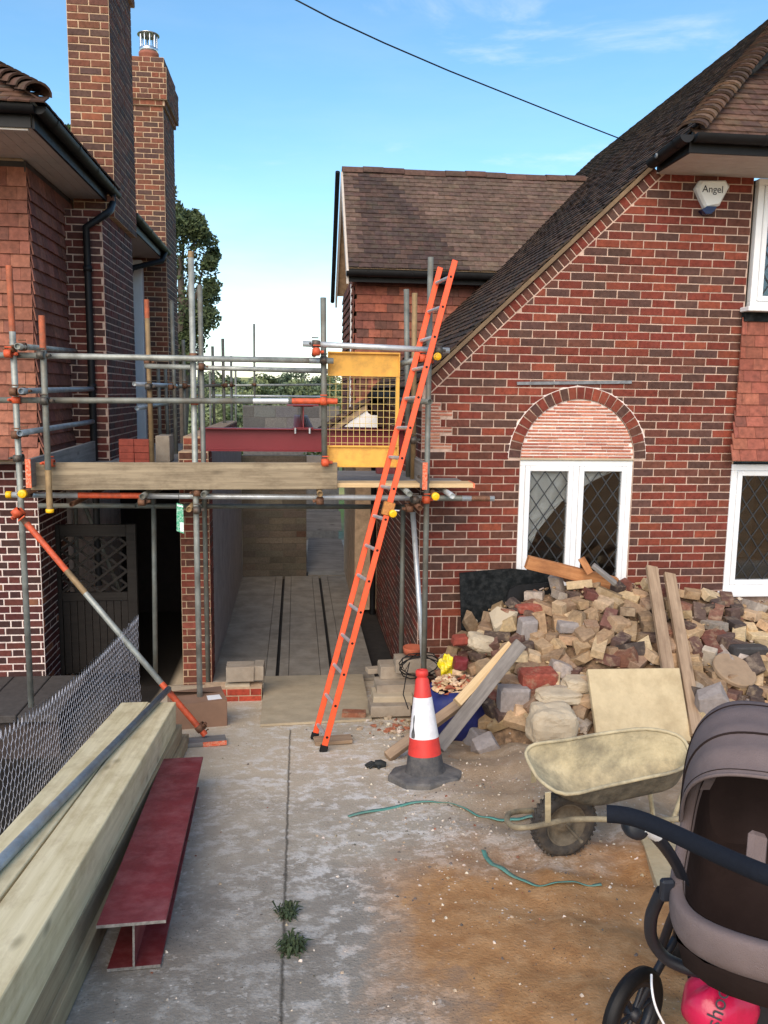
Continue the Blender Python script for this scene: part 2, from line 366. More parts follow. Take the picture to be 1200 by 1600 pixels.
def brick_face(P, parent, O, U, u0, u1, z0, z1, pal, cuts=None, holes=None, bond='stretcher', L=0.225, H=0.075, mt=0.011, proud=0.006, shift=0.0, flemish=False):
    """bricks on the vertical plane through O along U (outward normal = U x Z turned to the viewer side: U to the viewer's right)"""
    U = V(U).normalized(); Nn = V((0,0,1)).cross(U)   # points into the wall for U = +X  (0,1,0)
    nr = int(math.ceil((z1-z0)/H - 1e-6))
    for r_ in range(nr):
        za = z0 + r_*H; zc = za+H/2
        off = (r_ % 2)*L/2 + shift
        if bond == 'flemish': off = (r_ % 2)*0.1685 + shift
        u = u0 - 2*L + (off % (L if bond != 'flemish' else 0.3375)); i = 0
        while u < u1:
            if bond == 'flemish': ln = L if i % 2 == 0 else L/2
            elif bond == 'header': ln = L/2
            else: ln = L
            a, b = u, u+ln; u += ln; i += 1
            a2, b2 = max(a, u0), min(b, u1)
            if b2-a2 < 0.03: continue
            poly = [(a2+mt/2, za+mt/2), (b2-mt/2, za+mt/2), (b2-mt/2, za+H-mt/2), (a2+mt/2, za+H-mt/2)]
            full = abs((b2-a2)-L) < 1e-4 or abs((b2-a2)-L/2) < 1e-4
            if za+H > z1+0.02: continue
            if cuts:
                for cfn in cuts:
                    hp = cfn((a2+b2)/2, zc)
                    if hp is None: continue
                    q = clip(poly, *hp)
                    if len(q) != len(poly) or any(abs(x[0]-y[0])+abs(x[1]-y[1]) > 1e-5 for x, y in zip(q, poly)): full = False
                    poly = q
                    if len(poly) < 3: break
            if len(poly) < 3 or parea(poly) < 0.0009: continue
            if holes and any(h(sum(p[0] for p in poly)/len(poly), zc, poly) for h in holes): continue
            g, cu, cz = None, None, None
            if full:
                cu, cz = (a2+b2)/2, zc; k, g = geo('b', round(b2-a2-mt, 4), H-mt, 0.03, 0.003, 0.0021, 9)
            else:
                g, cu, cz = poly_geo(poly, 0.03); k = None
            pos = V(O) + U*cu + V((0,0,cz-O[2])) - Nn*(proud+random.uniform(-0.0015, 0.0015))
            M = frame(pos, U)
            P.add(M, g, pick(pal), parent, k)
RED = lin(114, 54, 43); BROWN = lin(99, 61, 50); DARK = lin(86, 61, 54); ORNG = lin(130, 66, 49)
PAL_R = [(5, RED), (4, BROWN), (3, DARK), (1.2, ORNG)]
PAL_L = [(4, lin(84, 44, 42)), (3, lin(70, 46, 44)), (2, lin(100, 56, 50)), (0.5, lin(128, 84, 62))]
PAL_CH_SUN = [(4, lin(116, 74, 58)), (3, lin(100, 68, 57)), (2, lin(88, 66, 59)), (1, lin(132, 80, 60))]  # chimney bricks, with the sun's warmth put into the colour
PAL_P = [(4, lin(136, 70, 56)), (3, lin(120, 72, 58)), (2, lin(104, 68, 56)), (1, lin(148, 80, 64))]
HT = [(4, lin(146, 88, 72)), (3, lin(134, 80, 67)), (2, lin(156, 98, 80)), (1, lin(122, 74, 64))]
RT = [(4, lin(92, 66, 54)), (3, lin(78, 58, 50)), (2, lin(106, 78, 62)), (1, lin(66, 52, 48))]
def tile_geo(w, h, t=0.012, camber=0.004, seg=2):
    """flat tile: x width, z length (0 top ... -h tail), y toward viewer is negative, a little cambered"""
    vs = []; n = seg+1
    for z in (0, -h):
        for yy in (0, t):
            for i in range(n):
                x = -w/2+w*i/seg; k = -camber*(1-(2*x/w)**2) if z < 0 else 0
                vs.append((x, yy+k-(0.0 if z == 0 else 0.0), z))
    A = lambda z, y, i: (z*2+y)*n+i
    fs = []
    for i in range(seg):
        fs.append((A(0,0,i), A(1,0,i), A(1,0,i+1), A(0,0,i+1)))
        fs.append((A(1,0,i), A(1,1,i), A(1,1,i+1), A(1,0,i+1)))
    fs.append((A(0,0,0), A(0,1,0), A(1,1,0), A(1,0,0))); fs.append((A(0,0,seg), A(1,0,seg), A(1,1,seg), A(0,1,seg)))
    return vs, fs
def tile_face(P, parent, O, U, D, nrows, gauge, width, ulo, uhi, pal, lift=0.014, tlen=0.16, off=0.0, colf=None, key='t'):
    """courses of tiles on the plane through O: U along the course (viewer's right), D unit vector down the slope.
    ulo/uhi(row) give the limits of a course"""
    U = V(U).normalized(); D = V(D).normalized(); Nn = U.cross(D).normalized()   # into the plane or out; fixed below
    outv = D.cross(U).normalized()                                               # outward for U right, D down
    for r_ in range(nrows):
        a = ulo(r_) if callable(ulo) else ulo; b = uhi(r_) if callable(uhi) else uhi
        top = V(O) + D*(r_*gauge - (tlen-gauge))
        st = -((r_ % 2)*width/2) + off
        u = a + ((st-a) % width) - width
        while u < b - 1e-4:
            c0, c1 = max(a, u), min(b, u+width); u += width
            if c1-c0 < 0.03: continue
            wd = round(c1-c0-0.003, 3)
            k = (key, wd, random.randrange(3))
            if k not in GEO: GEO[k] = tile_geo(wd, tlen, camber=random.uniform(0.001, 0.006))
            # tail lifted: tilt about U
            l = lift+random.uniform(-0.003, 0.004); ds = (D*tlen + outv*l).normalized()
            M = Matrix((U, -(ds.cross(U)).normalized(), -ds)).transposed().to_4x4()
            M.translation = top + U*((c0+c1)/2) + outv*0.014
            c = colf((c0+c1)/2, r_) if colf else pick(pal)
            P.add(M, GEO[k], c, parent, k)
def window(parent, X0, X1, Z0, Z1, Y, lights, depth=0.07, fw=0.055, sash=0.05, lat=0.15, name='window', curtain=None):
    """white casement window on a wall facing -Y"""
    w_ = empty(name, (X0, Y, Z0)); w_.parent = parent; setw(w_, Matrix.Translation((X0, Y, Z0)))
    b = MB(); d0, d1 = Y, Y+depth
    xs = [X0+(X1-X0)*i/lights for i in range(lights+1)]
    for i, x in enumerate(xs):
        h = fw/2 if 0 < i < lights else fw
        a0 = x if i == 0 else (x-fw if i == lights else x-fw/2); a1 = a0+fw
        b.box((a0, d0, Z0+fw), (a1, d1, Z1-fw), ch=0.004)
    b.box((X0, d0-0.001, Z1-fw), (X1, d1, Z1), ch=0.004); b.box((X0, d0-0.001, Z0), (X1, d1, Z0+fw), ch=0.004)
    b.build('window_frame', MAT['white'], w_)
    for i in range(lights):
        a0 = xs[i] + (fw if i == 0 else fw/2); a1 = xs[i+1] - (fw if i == lights-1 else fw/2)
        s = MB(); y0, y1 = d0-0.014, d1-0.01
        s.box((a0+.002, y0, Z0+fw+.002), (a0+sash, y1, Z1-fw-.002), ch=0.006); s.box((a1-sash, y0, Z0+fw+.002), (a1-.002, y1, Z1-fw-.002), ch=0.006)
        s.box((a0+sash, y0+.001, Z1-fw-sash), (a1-sash, y1, Z1-fw-.002), ch=0.006); s.box((a0+sash, y0+.001, Z0+fw+.002), (a1-sash, y1, Z0+fw+sash), ch=0.006)
        s.build('casement', MAT['white'], w_)
        g0, g1, h0, h1 = a0+sash, a1-sash, Z0+fw+sash, Z1-fw-sash
        MB().box((g0, d0+0.02, h0), (g1, d0+0.026, h1)).build('pane', MAT['glass'], w_)
        l = MB(); W, H = g1-g0, h1-h0; ph = lat*1.42
        for sgn in (1, -1):
            k = -20
            while k < 40:
                # line: z = h0 + k*ph*1.0 + sgn*(x-g0)*ph/lat
                sl_ = ph/lat*sgn; za = h0 + k*ph
                pts = []
                for x in (g0, g1):
                    z = za + sl_*(x-g0)
                    if h0 <= z <= h1: pts.append((x, z))
                for z in (h0, h1):
                    x = g0+(z-za)/sl_
                    if g0 < x < g1: pts.append((x, z))
                if len(pts) >= 2:
                    (xa, z_a), (xb, z_b) = pts[0], pts[1]; dx, dz = xb-xa, z_b-z_a; n = math.hypot(dx, dz)
                    if n > 0.02:
                        px, pz = -dz/n*0.0052, dx/n*0.0052
                        l.prism([(xa+px, d0+0.016+0.001*(sgn > 0), z_a+pz), (xb+px, d0+0.016+0.001*(sgn > 0), z_b+pz), (xb-px, d0+0.016+0.001*(sgn > 0), z_b-pz), (xa-px, d0+0.016+0.001*(sgn > 0), z_a-pz)], (0, 0.003, 0))
                k += 1
        l.build('lead_lattice', MAT['came'], w_)
    r_ = MB(); y0, y1 = d1+0.001, d1+1.6
    r_.add([(X0,y0,Z0),(X1,y0,Z0),(X1,y1,Z0),(X0,y1,Z0),(X0,y0,Z1),(X1,y0,Z1),(X1,y1,Z1),(X0,y1,Z1)], [(0,1,2,3),(4,7,6,5),(1,5,6,2),(2,6,7,3),(3,7,4,0)])
    r_.build('room_behind', MAT['room'], w_, fix=False)
    return w_
def glassmat():
    m = bpy.data.materials.new('window_glass'); m.use_nodes = True; t = m.node_tree; t.nodes.clear()
    o = N(t, 'ShaderNodeOutputMaterial'); mxs = N(t, 'ShaderNodeMixShader'); tr = N(t, 'ShaderNodeBsdfTransparent', inp={'Color': (0.86, 0.88, 0.88, 1)})
    gl = N(t, 'ShaderNodeBsdfGlossy', inp={'Roughness': 0.02}); fr = N(t, 'ShaderNodeFresnel', inp={'IOR': 1.75})
    t.links.new(fr.outputs[0], mxs.inputs[0]); t.links.new(tr.outputs[0], mxs.inputs[1]); t.links.new(gl.outputs[0], mxs.inputs[2]); t.links.new(mxs.outputs[0], o.inputs[0])
    return m
MAT['glass'] = glassmat()
MAT['came'] = simple('lead_came', (0.035, 0.037, 0.04), 0.5, 0.3, var=0.2)
MAT['room'] = simple('dim_room', (0.10, 0.095, 0.09), 0.95, 0, var=0.2, scale=2, bmp=0)
MAT['curtain'] = simple('pale_curtain', (0.82, 0.83, 0.84), 0.9, 0, var=0.1, scale=4, bmp=0.1)
# ------------------------------------------------------------------ ground
def sst(a, b, x):
    t = max(0, min(1, (x-a)/(b-a))); return t*t*(3-2*t)
def gbase(Y):
    z = 1.38-0.165*Y
    if Y > 7.6: z = 0.126 - 0.106*sst(7.6, 8.6, Y) - 0.16*sst(8.6, 8.8, Y)
    if Y > 20: z -= (Y-20)*0.11*sst(20, 40, Y)
    return z
def bumpf(x, y, s): return math.sin(x*s*1.7+y*s*0.9)*math.sin(y*s*1.3-x*s*0.6+1.3)
def gz(x, y):
    z = gbase(y)
    if y < 9:
        k = sst(0.55, 1.3, x)*(1-sst(6.8, 7.4, y))
        z += k*(0.026*bumpf(x, y, 5)+0.016*bumpf(x+3, y-1, 11)+0.008*bumpf(x-2, y+4, 23))
        mo = math.exp(-(((x-1.75)/0.6)**2+((y-5.15)/0.7)**2))     # soil bank in front of the heap
        z += 0.16*mo
        z -= 0.40*sst(-1.33, -1.42, x)*(1-sst(7.2, 8.0, y))   # lower garden left of the timbers
    if y > 60: z = max(z, -9.0 + (y-60)*0.05)
    return z
def ground():
    b = MB()
    xs = [-40, -20, -10, -6, -4, -3, -2.4, -2, -1.7, -1.5] + [-1.42+i*0.06 for i in range(85)] + [3.8, 4.3, 5, 7, 10, 20, 40]
    ys = [-6, -3, -1, 0, 0.8, 1.2] + [1.5+i*0.07 for i in range(105)] + [9, 9.5, 10, 12, 14, 17, 20, 25, 30, 40, 50, 60]
    n = len(xs)
    vs = [(x, y, gz(x, y)) for y in ys for x in xs]
    fs = [(j*n+i, j*n+i+1, (j+1)*n+i+1, (j+1)*n+i) for j in range(len(ys)-1) for i in range(n-1)]
    b.add(vs, fs, smooth=True)
    m, t, bs = base('driveway_concrete_and_sand'); p = wpos(t)
    sx = N(t, 'ShaderNodeSeparateXYZ'); t.links.new(p, sx.inputs[0]); X, Y = sx.outputs[0], sx.outputs[1]
    def mth(op, a, b_):
        n_ = N(t, 'ShaderNodeMath', operation=op)
        for i, s in enumerate((a, b_)):
            if isinstance(s, (int, float)): n_.inputs[i].default_value = s
            else: t.links.new(s, n_.inputs[i])
        return n_.outputs[0]
    nb = noise(t, p, 2.2, 6, 0.65); nm = noise(t, p, 9, 8, 0.7); nf = noise(t, p, 70, 4, 0.6); nl = noise(t, p, 0.9, 3)
    c = mixc(t, ramp(t, nb, 0.3, 0.7), lin(162, 154, 143), lin(196, 188, 174))
    c = mixc(t, ramp(t, nm, 0.35, 0.75, 0.6, 0), c, lin(132, 124, 112))
    # dusty pale zone toward the entrance
    far = ramp(t, mth('ADD', Y, mth('MULTIPLY', nb, 2.2)), 4.6, 7.0)
    c = mixc(t, mth('MULTIPLY', far, 0.85), c, lin(212, 196, 170))
    wht = mth('MULTIPLY', ramp(t, nm, 0.50, 0.60), ramp(t, mth('ADD', X, mth('MULTIPLY', nl, 2.2)), 0.1, 1.3))
    c = mixc(t, mth('MULTIPLY', wht, 0.8), c, lin(232, 228, 220))
    sp2 = mth('MULTIPLY', ramp(t, noise(t, p, 24, 6, 0.65), 0.57, 0.61), ramp(t, noise(t, p, 1.7, 4), 0.44, 0.58))
    c = mixc(t, mth('MULTIPLY', sp2, 0.75), c, lin(226, 220, 210))
    near = mth('MULTIPLY', ramp(t, mth('ADD', Y, mth('MULTIPLY', nb, 1.5)), 5.4, 3.6), ramp(t, mth('ADD', X, nl), 0.9, 0.2))
    c = mixc(t, mth('MULTIPLY', near, 0.4), c, lin(118, 113, 106))
    # sand
    sw = mth('ADD', mth('MULTIPLY', nb, 0.95), mth('MULTIPLY', nm, 0.75))
    sd = mth('ADD', X, sw)
    sandm = mth('MULTIPLY', ramp(t, sd, 1.02, 1.48), ramp(t, mth('ADD', Y, mth('MULTIPLY', nb, 1.4)), 5.0, 4.3))
    sandc = mixc(t, ramp(t, nm, 0.3, 0.7), lin(166, 116, 70), lin(202, 154, 102))
    sandc = mixc(t, ramp(t, nb, 0.5, 0.75, 0, 0.6), sandc, lin(142, 94, 54))
    c = mixc(t, mth('MULTIPLY', sandm, 0.95), c, sandc)
    soil = mth('MULTIPLY', ramp(t, sd, 1.62, 2.0), ramp(t, mth('ADD', Y, mth('MULTIPLY', nb, 1.2)), 4.55, 4.95))
    c = mixc(t, mth('MULTIPLY', soil, 0.9), c, mixc(t, nm, lin(128, 106, 82), lin(184, 160, 130)))
    # white crumbs and dark grit
    vo = N(t, 'ShaderNodeTexVoronoi', inp={'Scale': 26.0}); t.links.new(p, vo.inputs['Vector'])
    c = mixc(t, mth('MULTIPLY', ramp(t, vo.outputs['Distance'], 0.10, 0.16, 1, 0), ramp(t, nm, 0.5, 0.6)), c, lin(224, 216, 206))
    vo2 = N(t, 'ShaderNodeTexVoronoi', inp={'Scale': 60.0}); t.links.new(p, vo2.inputs['Vector'])
    c = mixc(t, mth('MULTIPLY', ramp(t, vo2.outputs['Distance'], 0.12, 0.2, 0.8, 0), ramp(t, noise(t, p, 5, 3), 0.42, 0.6)), c, lin(66, 62, 60))
    # the dark slab joint
    jl = mth('ABSOLUTE', mth('ADD', mth('ADD', X, 0.055), mth('MULTIPLY', mth('SUBTRACT', nm, 0.5), 0.03)), 0)
    c = mixc(t, mth('MULTIPLY', ramp(t, jl, 0.002, 0.011, 0.75, 0), ramp(t, Y, 6.8, 6.7)), c, lin(62, 58, 50))
    # garden soil on the left, grass far away
    c = mixc(t, ramp(t, X, -1.34, -1.42), c, lin(44, 40, 36))
    c = mixc(t, ramp(t, Y, 16, 22), c, lin(92, 112, 54))
    c = mixc(t, ramp(t, nf, 0.3, 0.7, 0.0, 0.2), c, mixc(t, 0.5, c, (0.02, 0.02, 0.02)))
    t.links.new(c, bs.inputs['Base Color']); bs.inputs['Roughness'].default_value = 0.95; bs.inputs['Specular IOR Level'].default_value = 0.2
    h = mth('ADD', mth('MULTIPLY', nm, 0.6), mth('MULTIPLY', nf, 0.5)); bump(t, bs, h, 0.6, 0.02)
    o = b.build('ground', m, fix=False); o['kind'] = 'structure'
    hb = MB(); 
    def hf(u, v):
        x = -260+520*u; y = 60+440*v
        return (x, y, -9 + (y-60)*0.043 + 2.2*bumpf(x, y, 0.02)*sst(60, 140, y) - 0.4)
    hb.grid(hf, 60, 40)
    mh, t, bs = base('far_fields'); p = wpos(t)
    c = mixc(t, ramp(t, noise(t, p, 0.02, 3), 0.4, 0.6), lin(104, 124, 62), lin(156, 152, 92)); t.links.new(c, bs.inputs['Base Color']); bs.inputs['Roughness'].default_value = 1
    o = hb.build('hills', mh, fix=False); o['kind'] = 'structure'
ground()
# ================================================================== the brick house on the right
rh = empty('brick_house', (1.15, 7.6, 0), 'red brick house with a long catslide tiled roof and arched window', 'house')
FY = 7.6
A_, B_ = at(675, 612, FY), at(1030, 280, FY)
KS = (B_.z-A_.z)/(B_.x-A_.x)
zlow = lambda x: A_.z + KS*(x-A_.x)                  # lower edge of the sloping brick course
CS = 1/math.sqrt(1+KS*KS)
zroof = lambda x: zlow(x) + 0.150/CS                # tile bed
ACX, ACZ, ARI, ARO = 2.645, 2.52, 0.553, 0.665
WX0, WX1, WZ0, WZ1 = ACX-ARI, ACX+ARI, 1.22, 2.50
XR = 4.16
wall = MB()
us = [1.15 + (XR+0.04-1.15)*i/90 for i in range(91)] + [WX0, WX1]
us = sorted(us)
for a, b in zip(us[:-1], us[1:]):
    if b-a < 1e-5: continue
    mid = (a+b)/2; top = lambda x: min(zlow(x)+0.13, 5.13)
    if WX0 < mid < WX1:
        ci = lambda x: ACZ + math.sqrt(max(0, ARI*ARI-(x-ACX)**2))
        wall.prism([(a, FY, -0.3), (b, FY, -0.3), (b, FY, WZ0-0.03), (a, FY, WZ0-0.03)], (0, 0.12, 0))
        wall.prism([(a, FY, ci(a)), (b, FY, ci(b)), (b, FY, top(b)), (a, FY, top(a))], (0, 0.12, 0))
    else:
        wall.prism([(a, FY, -0.3), (b, FY, -0.3), (b, FY, top(b)), (a, FY, top(a))], (0, 0.12, 0))
wall.box((XR+0.041, FY, -0.3), (5.6, FY+0.12, 1.19))
rwall = wall.build('wall', MAT['mortar'], rh)
sw_ = MB().box((1.151, FY+0.121, -0.3), (1.27, 16.0, 3.05)); side_wall = sw_.build('side_wall', MAT['mortar'], rh)
PB = Pieces('brick', MAT['brick'], MAT['brick_a'])
def cut_slope(u, z): return (-KS, 1, A_.z-KS*A_.x-0.006)
def cut_arch(u, z):
    if z > ACZ-0.02:
        d = V((u-ACX, 0, z-ACZ)); 
        if d.length > 1.1 or d.length < 1e-3: return None
        d.normalize(); return (-d.x, -d.z, -(ARO+0.006+d.x*ACX+d.z*ACZ))
    if WZ0-0.03 < z: return (1, 0, WX0-0.005) if u < ACX else (-1, 0, -(WX1+0.005))
    return None
patch_edge = lambda z: 1.33 if int((z-0.025)/0.075) % 2 else 1.44
def in_patch(z): return 2.60 < z < 3.03
def cut_patch(u, z):
    return (-1, 0, -patch_edge(z)) if in_patch(z) and u < 1.7 else None
def hole_inner(u, z, poly): return (u-ACX)**2+(z-ACZ)**2 < ARO**2 and z > ACZ-0.02
def hole_soldier(u, z, poly): return 0.775 < z < 1.0 and u < 2.0
brick_face(PB, rwall, V((0, FY, 0)), (1,0,0), 1.15, XR+0.04, -0.2, 5.13, PAL_R, cuts=[cut_slope, cut_arch, cut_patch], holes=[hole_inner, hole_soldier], mt=0.0105)
for i in range(11):                                   # soldier course
    g = geo('s', 0.064, 0.214, 0.03, 0.003, 0.001)
    PB.add(frame((1.19+i*0.075, FY-0.006, 0.8875), (1,0,0)), g[1], pick(PAL_R), rwall, g[0])
brick_face(PB, side_wall, V((1.151, 0, 0)), (0,-1,0), -16.0, -FY, -0.2, 3.0, [(3, BROWN), (3, DARK), (2, RED)], mt=0.012, proud=0.0045)
PB.emit(rh)
L_ = (B_-A_).length; dS = (B_-A_).normalized(); nS = V((-dS.z, 0, dS.x))
for i in range(int(L_/0.0755)+1):                     # brick-on-edge verge
    vs, fs = front_brick(0.065, 0.1, 0.05, 0.003, 0.001)
    me = bpy.data.meshes.new('verge_brick'); me.from_pydata(vs, [], fs); me.materials.append(MAT['brick'])
    o = bpy.data.objects.new('verge_brick', me); link(o, rwall); o.color = (*pick(PAL_R[:3]), 1)
    p = A_ + dS*(0.03+i*0.0755) + nS*0.058; p.y = FY-0.007
    setw(o, frame(p, dS, nS))
NV = 25
for i in range(NV):                                   # arch ring
    a0 = math.pi*(i+0.06)/NV; a1 = math.pi*(i+0.94)/NV
    poly = [(ARI+0.004)*V((math.cos(a0), 0, math.sin(a0))), ARO*V((math.cos(a0+.004), 0, math.sin(a0+.004))), ARO*V((math.cos(a1-.004), 0, math.sin(a1-.004))), (ARI+0.004)*V((math.cos(a1), 0, math.sin(a1)))]
    b = MB().prism([V((ACX, FY-0.012, ACZ))+p for p in poly], (0, 0.1, 0))
    o = b.build('arch_brick', MAT['brick'], rwall); o.color = (*pick(PAL_R), 1)
o = MB().grid(lambda u, v: V((ACX, FY-0.004, ACZ)) + (ARO+0.018*v)*V((math.cos(math.pi*u), 0, math.sin(math.pi*u))), 40, 1).build('arch_joint', MAT['mortar_w'], rwall)
# creasing tiles filling the arch and the blocked corner
ty = MB()
ty.prism([(ACX+ARI*math.cos(math.pi*i/24), FY+0.012, ACZ-0.02+ (ARI+0.02)*math.sin(math.pi*i/24)) for i in range(25)], (0, 0.08, 0))
tymp = ty.build('tympanum', MAT['mortar_w'], rh)
CT = [(4, lin(184, 116, 93)), (3, lin(170, 102, 82)), (2, lin(196, 134, 108))]
def creasing(parent, z0, z1, lo, hi, yf, pitch=0.0305):
    z = z0; r_ = 0
    while z < z1:
        a, b = lo(z), hi(z); u = a + (0 if r_ % 2 else -0.12) + random.uniform(-0.05, 0.05)
        while u < b:
            ln = random.uniform(0.2, 0.27); c0, c1 = max(a, u+0.003), min(b, u+ln-0.003); u += ln
            if c1-c0 < 0.03: continue
            q = MB().box((c0, yf-random.uniform(0.004, 0.011), z+random.uniform(0, 0.003)), (c1, yf+0.03, z+pitch-random.uniform(0.011, 0.014)))
            o = q.build('creasing_tile', MAT['tile'], parent, fix=False); o.color = (*pick(CT), 1)
        z += pitch; r_ += 1
half = lambda z: math.sqrt(max(0.0004, (ARI-0.006)**2-(z+0.015-ACZ)**2))
creasing(tymp, ACZ+0.0, ACZ+ARI-0.03, lambda z: ACX-half(z), lambda z: ACX+half(z), FY+0.012)
creasing(rwall, 2.60, 3.02, lambda z: 1.155, lambda z: (1.32 if int((z-0.025)/0.075) % 2 else 1.43), FY+0.001)
MB().box((WX0, FY-0.012, 2.50), (WX1, FY+0.09, ACZ), ch=0.003).build('lintel', MAT['conc_l'], rh)
win = window(rh, WX0, WX1, WZ0, 2.499, FY+0.012, 2)
def cur(u, v):
    x0 = WX0+0.06; top = V((x0+u*0.98, 0, 2.42)); bot = V((x0+0.02+0.08*u, 0, 1.45+0.55*u*u))
    p = top.lerp(bot, v); p.y = FY+0.125+0.02*math.sin(u*26)*(0.3+v); return p
MB().grid(cur, 60, 16).build('curtain', MAT['curtain'], win, fix=False)
# strip above the arch
pa, pb = at(808, 599, FY-0.02), at(987, 597, FY-0.02)
MB().box((0, -0.004, -0.014), ((pb-pa).length, 0.03, 0.014)).build('lead_flashing', MAT['lead'], rh, M=frame(pa, pb-pa))
# roof: left slope, ridge along Y
XRG, ZRG = 6.2, None
ZRG = zroof(6.2)
XE = 0.98
rf = MB()
rf.prism([(XE, 7.565, zroof(XE)), (XRG, 7.565, zroof(XRG)), (XRG, 7.565, zroof(XRG)-0.045), (XE, 7.565, zroof(XE)-0.045)], (0, 10, 0))
roof = rf.build('roof', MAT['blackwood'], rh)
PR = Pieces('roof_tile', MAT['rtile'], MAT['rtile_a'])
Dn = V((-1, 0, -KS)).normalized(); sl_len = (XRG-XE)/CS
EX, EYY = 3.29, 6.93
def uh(r_):
    X = XRG - (r_*0.1+0.1)*CS
    return -7.545 if X < EX-0.02 else -max(EYY+(X-EX), 6.93)
tile_face(PR, roof, V((XRG, 0, ZRG)), (0,-1,0), Dn, int(sl_len/0.1), 0.1, 0.166, -17.4, uh, [(3, lin(72, 56, 48)), (3, lin(60, 50, 46)), (2, lin(86, 68, 56)), (1, lin(50, 44, 42))], lift=0.016, key='rt')
# front slope with hip
ze = zroof(EX); DnF = V((0, -1, -KS)).normalized(); nrow = 36
topY = 6.86 + nrow*0.1*CS
rfF = MB().add([(EX, 6.9, ze-0.02), (8, 6.9, ze-0.02), (8, 6.9+3.0, ze-0.02+3.0*KS), (EX+3.0, 6.9+3.0, ze-0.02+3.0*KS), (EX, 7.6, ze-0.02)], [(0,1,2,3), (0,3,4)])
rfF.build('front_roof_deck', MAT['blackwood'], roof, fix=False)
tile_face(PR, roof, V((0, topY, ze+(topY-6.93)*KS)), (1,0,0), DnF, nrow, 0.1, 0.166, lambda r_: EX+(topY-(r_+0.5)*0.1*CS-6.93), 5.4, [(3, lin(92, 68, 58)), (3, lin(80, 60, 52)), (2, lin(102, 78, 64))], lift=0.016, key='rt')
PR.emit(roof)
hd = V((1, 1, KS)).normalized()
for i in range(34):                                   # bonnet tiles on the hip
    s0 = 0.02+i*0.115; p = V((EX-0.02, EYY-0.02, ze+0.01)) + hd*s0
    M = frame(p, -hd, V((-KS, -KS, 2)).normalized())
    def bn(u, v):
        a = math.pi*(0.02+0.96*u); r_ = 0.095+0.035*v
        return M @ V((0.19*v-0.1, math.cos(a)*r_, math.sin(a)*r_*0.62+0.004+0.022*v))
    q = MB().grid(bn, 8, 1); q.grid(lambda u, v: (M @ V((0.09, math.cos(math.pi*u)*0.13*(1-0.12*v), math.sin(math.pi*u)*0.08*(1-0.25*v)+0.024))), 8, 1)
    o = q.build('bonnet_tile', MAT['rtile'], roof); o.color = (*pick([(1, lin(92, 70, 58)), (1, lin(76, 60, 52)), (1, lin(104, 82, 66))]), 1)
# verge bedding
vb = MB().prism([(XE+0.1, 7.555, zroof(XE+0.1)-0.002), (EX-0.02, 7.555, zroof(EX-0.02)-0.002), (EX-0.02, 7.555, zroof(EX-0.02)-0.052), (XE+0.1, 7.555, zroof(XE+0.1)-0.052)], (0, 0.07, 0))
vb.build('verge_bedding', simple('verge_mortar', lin(118, 98, 76), 0.95, var=0.35, scale=10, bmp=0.6, bs=40, dirt=lin(60, 50, 42), dirt_amt=0.6), rh)
# eaves, soffit, gutter
so_ = MB()
for k in range(7): so_.box((EX-0.03+0.0, 6.90+k*0.1, 5.112), (8, 6.995+k*0.1, 5.125))
so_.build('soffit', MAT['soffit'], rh)
MB().box((EX-0.05, 6.875, 5.10), (8, 6.898, 5.26)).box((EX-0.072, 6.875, 5.10), (EX-0.051, 7.5, 5.24)).build('fascia', MAT['black'], rh)
def gutter(name, pa, pb, parent, r=0.058, brackets=3):
    pa, pb = V(pa), V(pb); L = (pb-pa).length; M = frame(pa, pb-pa)
    b = MB(); b.grid(lambda u, v: M @ V((L*u, r*math.cos(math.pi+math.pi*v), r*math.sin(math.pi+math.pi*v))), 1, 10)
    b.grid(lambda u, v: M @ V((L*u, (r-.004)*math.cos(math.pi+math.pi*v), (r-.004)*math.sin(math.pi+math.pi*v))), 1, 10)
    for e in (0, L): b.add([M @ V((e, r*math.cos(math.pi+math.pi*i/10), r*math.sin(math.pi+math.pi*i/10))) for i in range(11)], [tuple(range(11))])
    g = b.build(name, MAT['black'], parent, fix=False)
    for i in range(brackets):
        x = L*(i+0.5)/brackets; q = MB(); q.grid(lambda u, v: M @ V((x-0.02+0.04*u, (r+.005)*math.cos(math.pi+math.pi*v), (r+.005)*math.sin(math.pi+math.pi*v))), 1, 10)
        q.grid(lambda u, v: M @ V((x-0.02+0.04*u, (r+.006)*(2*v-1), 0.004)), 1, 1)
        q.build('gutter_bracket', MAT['black'], g, fix=False)
    return g
gutter('gutter', (EX-0.06, 6.815, 5.225), (8, 6.815, 5.225), rh, 0.062, 4)
gutter('gutter', (EX-0.13, 7.47, 5.18), (EX-0.13, 6.80, 5.215), rh, 0.06, 2)
MB().lathe([(0.005, 0), (0.022, 0), (0.022, 0.012), (0.005, 0.016)], 12, M=Matrix.Translation((EX-0.195, 7.25, 5.17)) @ Matrix.Rotation(R(90), 4, 'Y')).build('gutter_end_cap', MAT['lead'], rh)
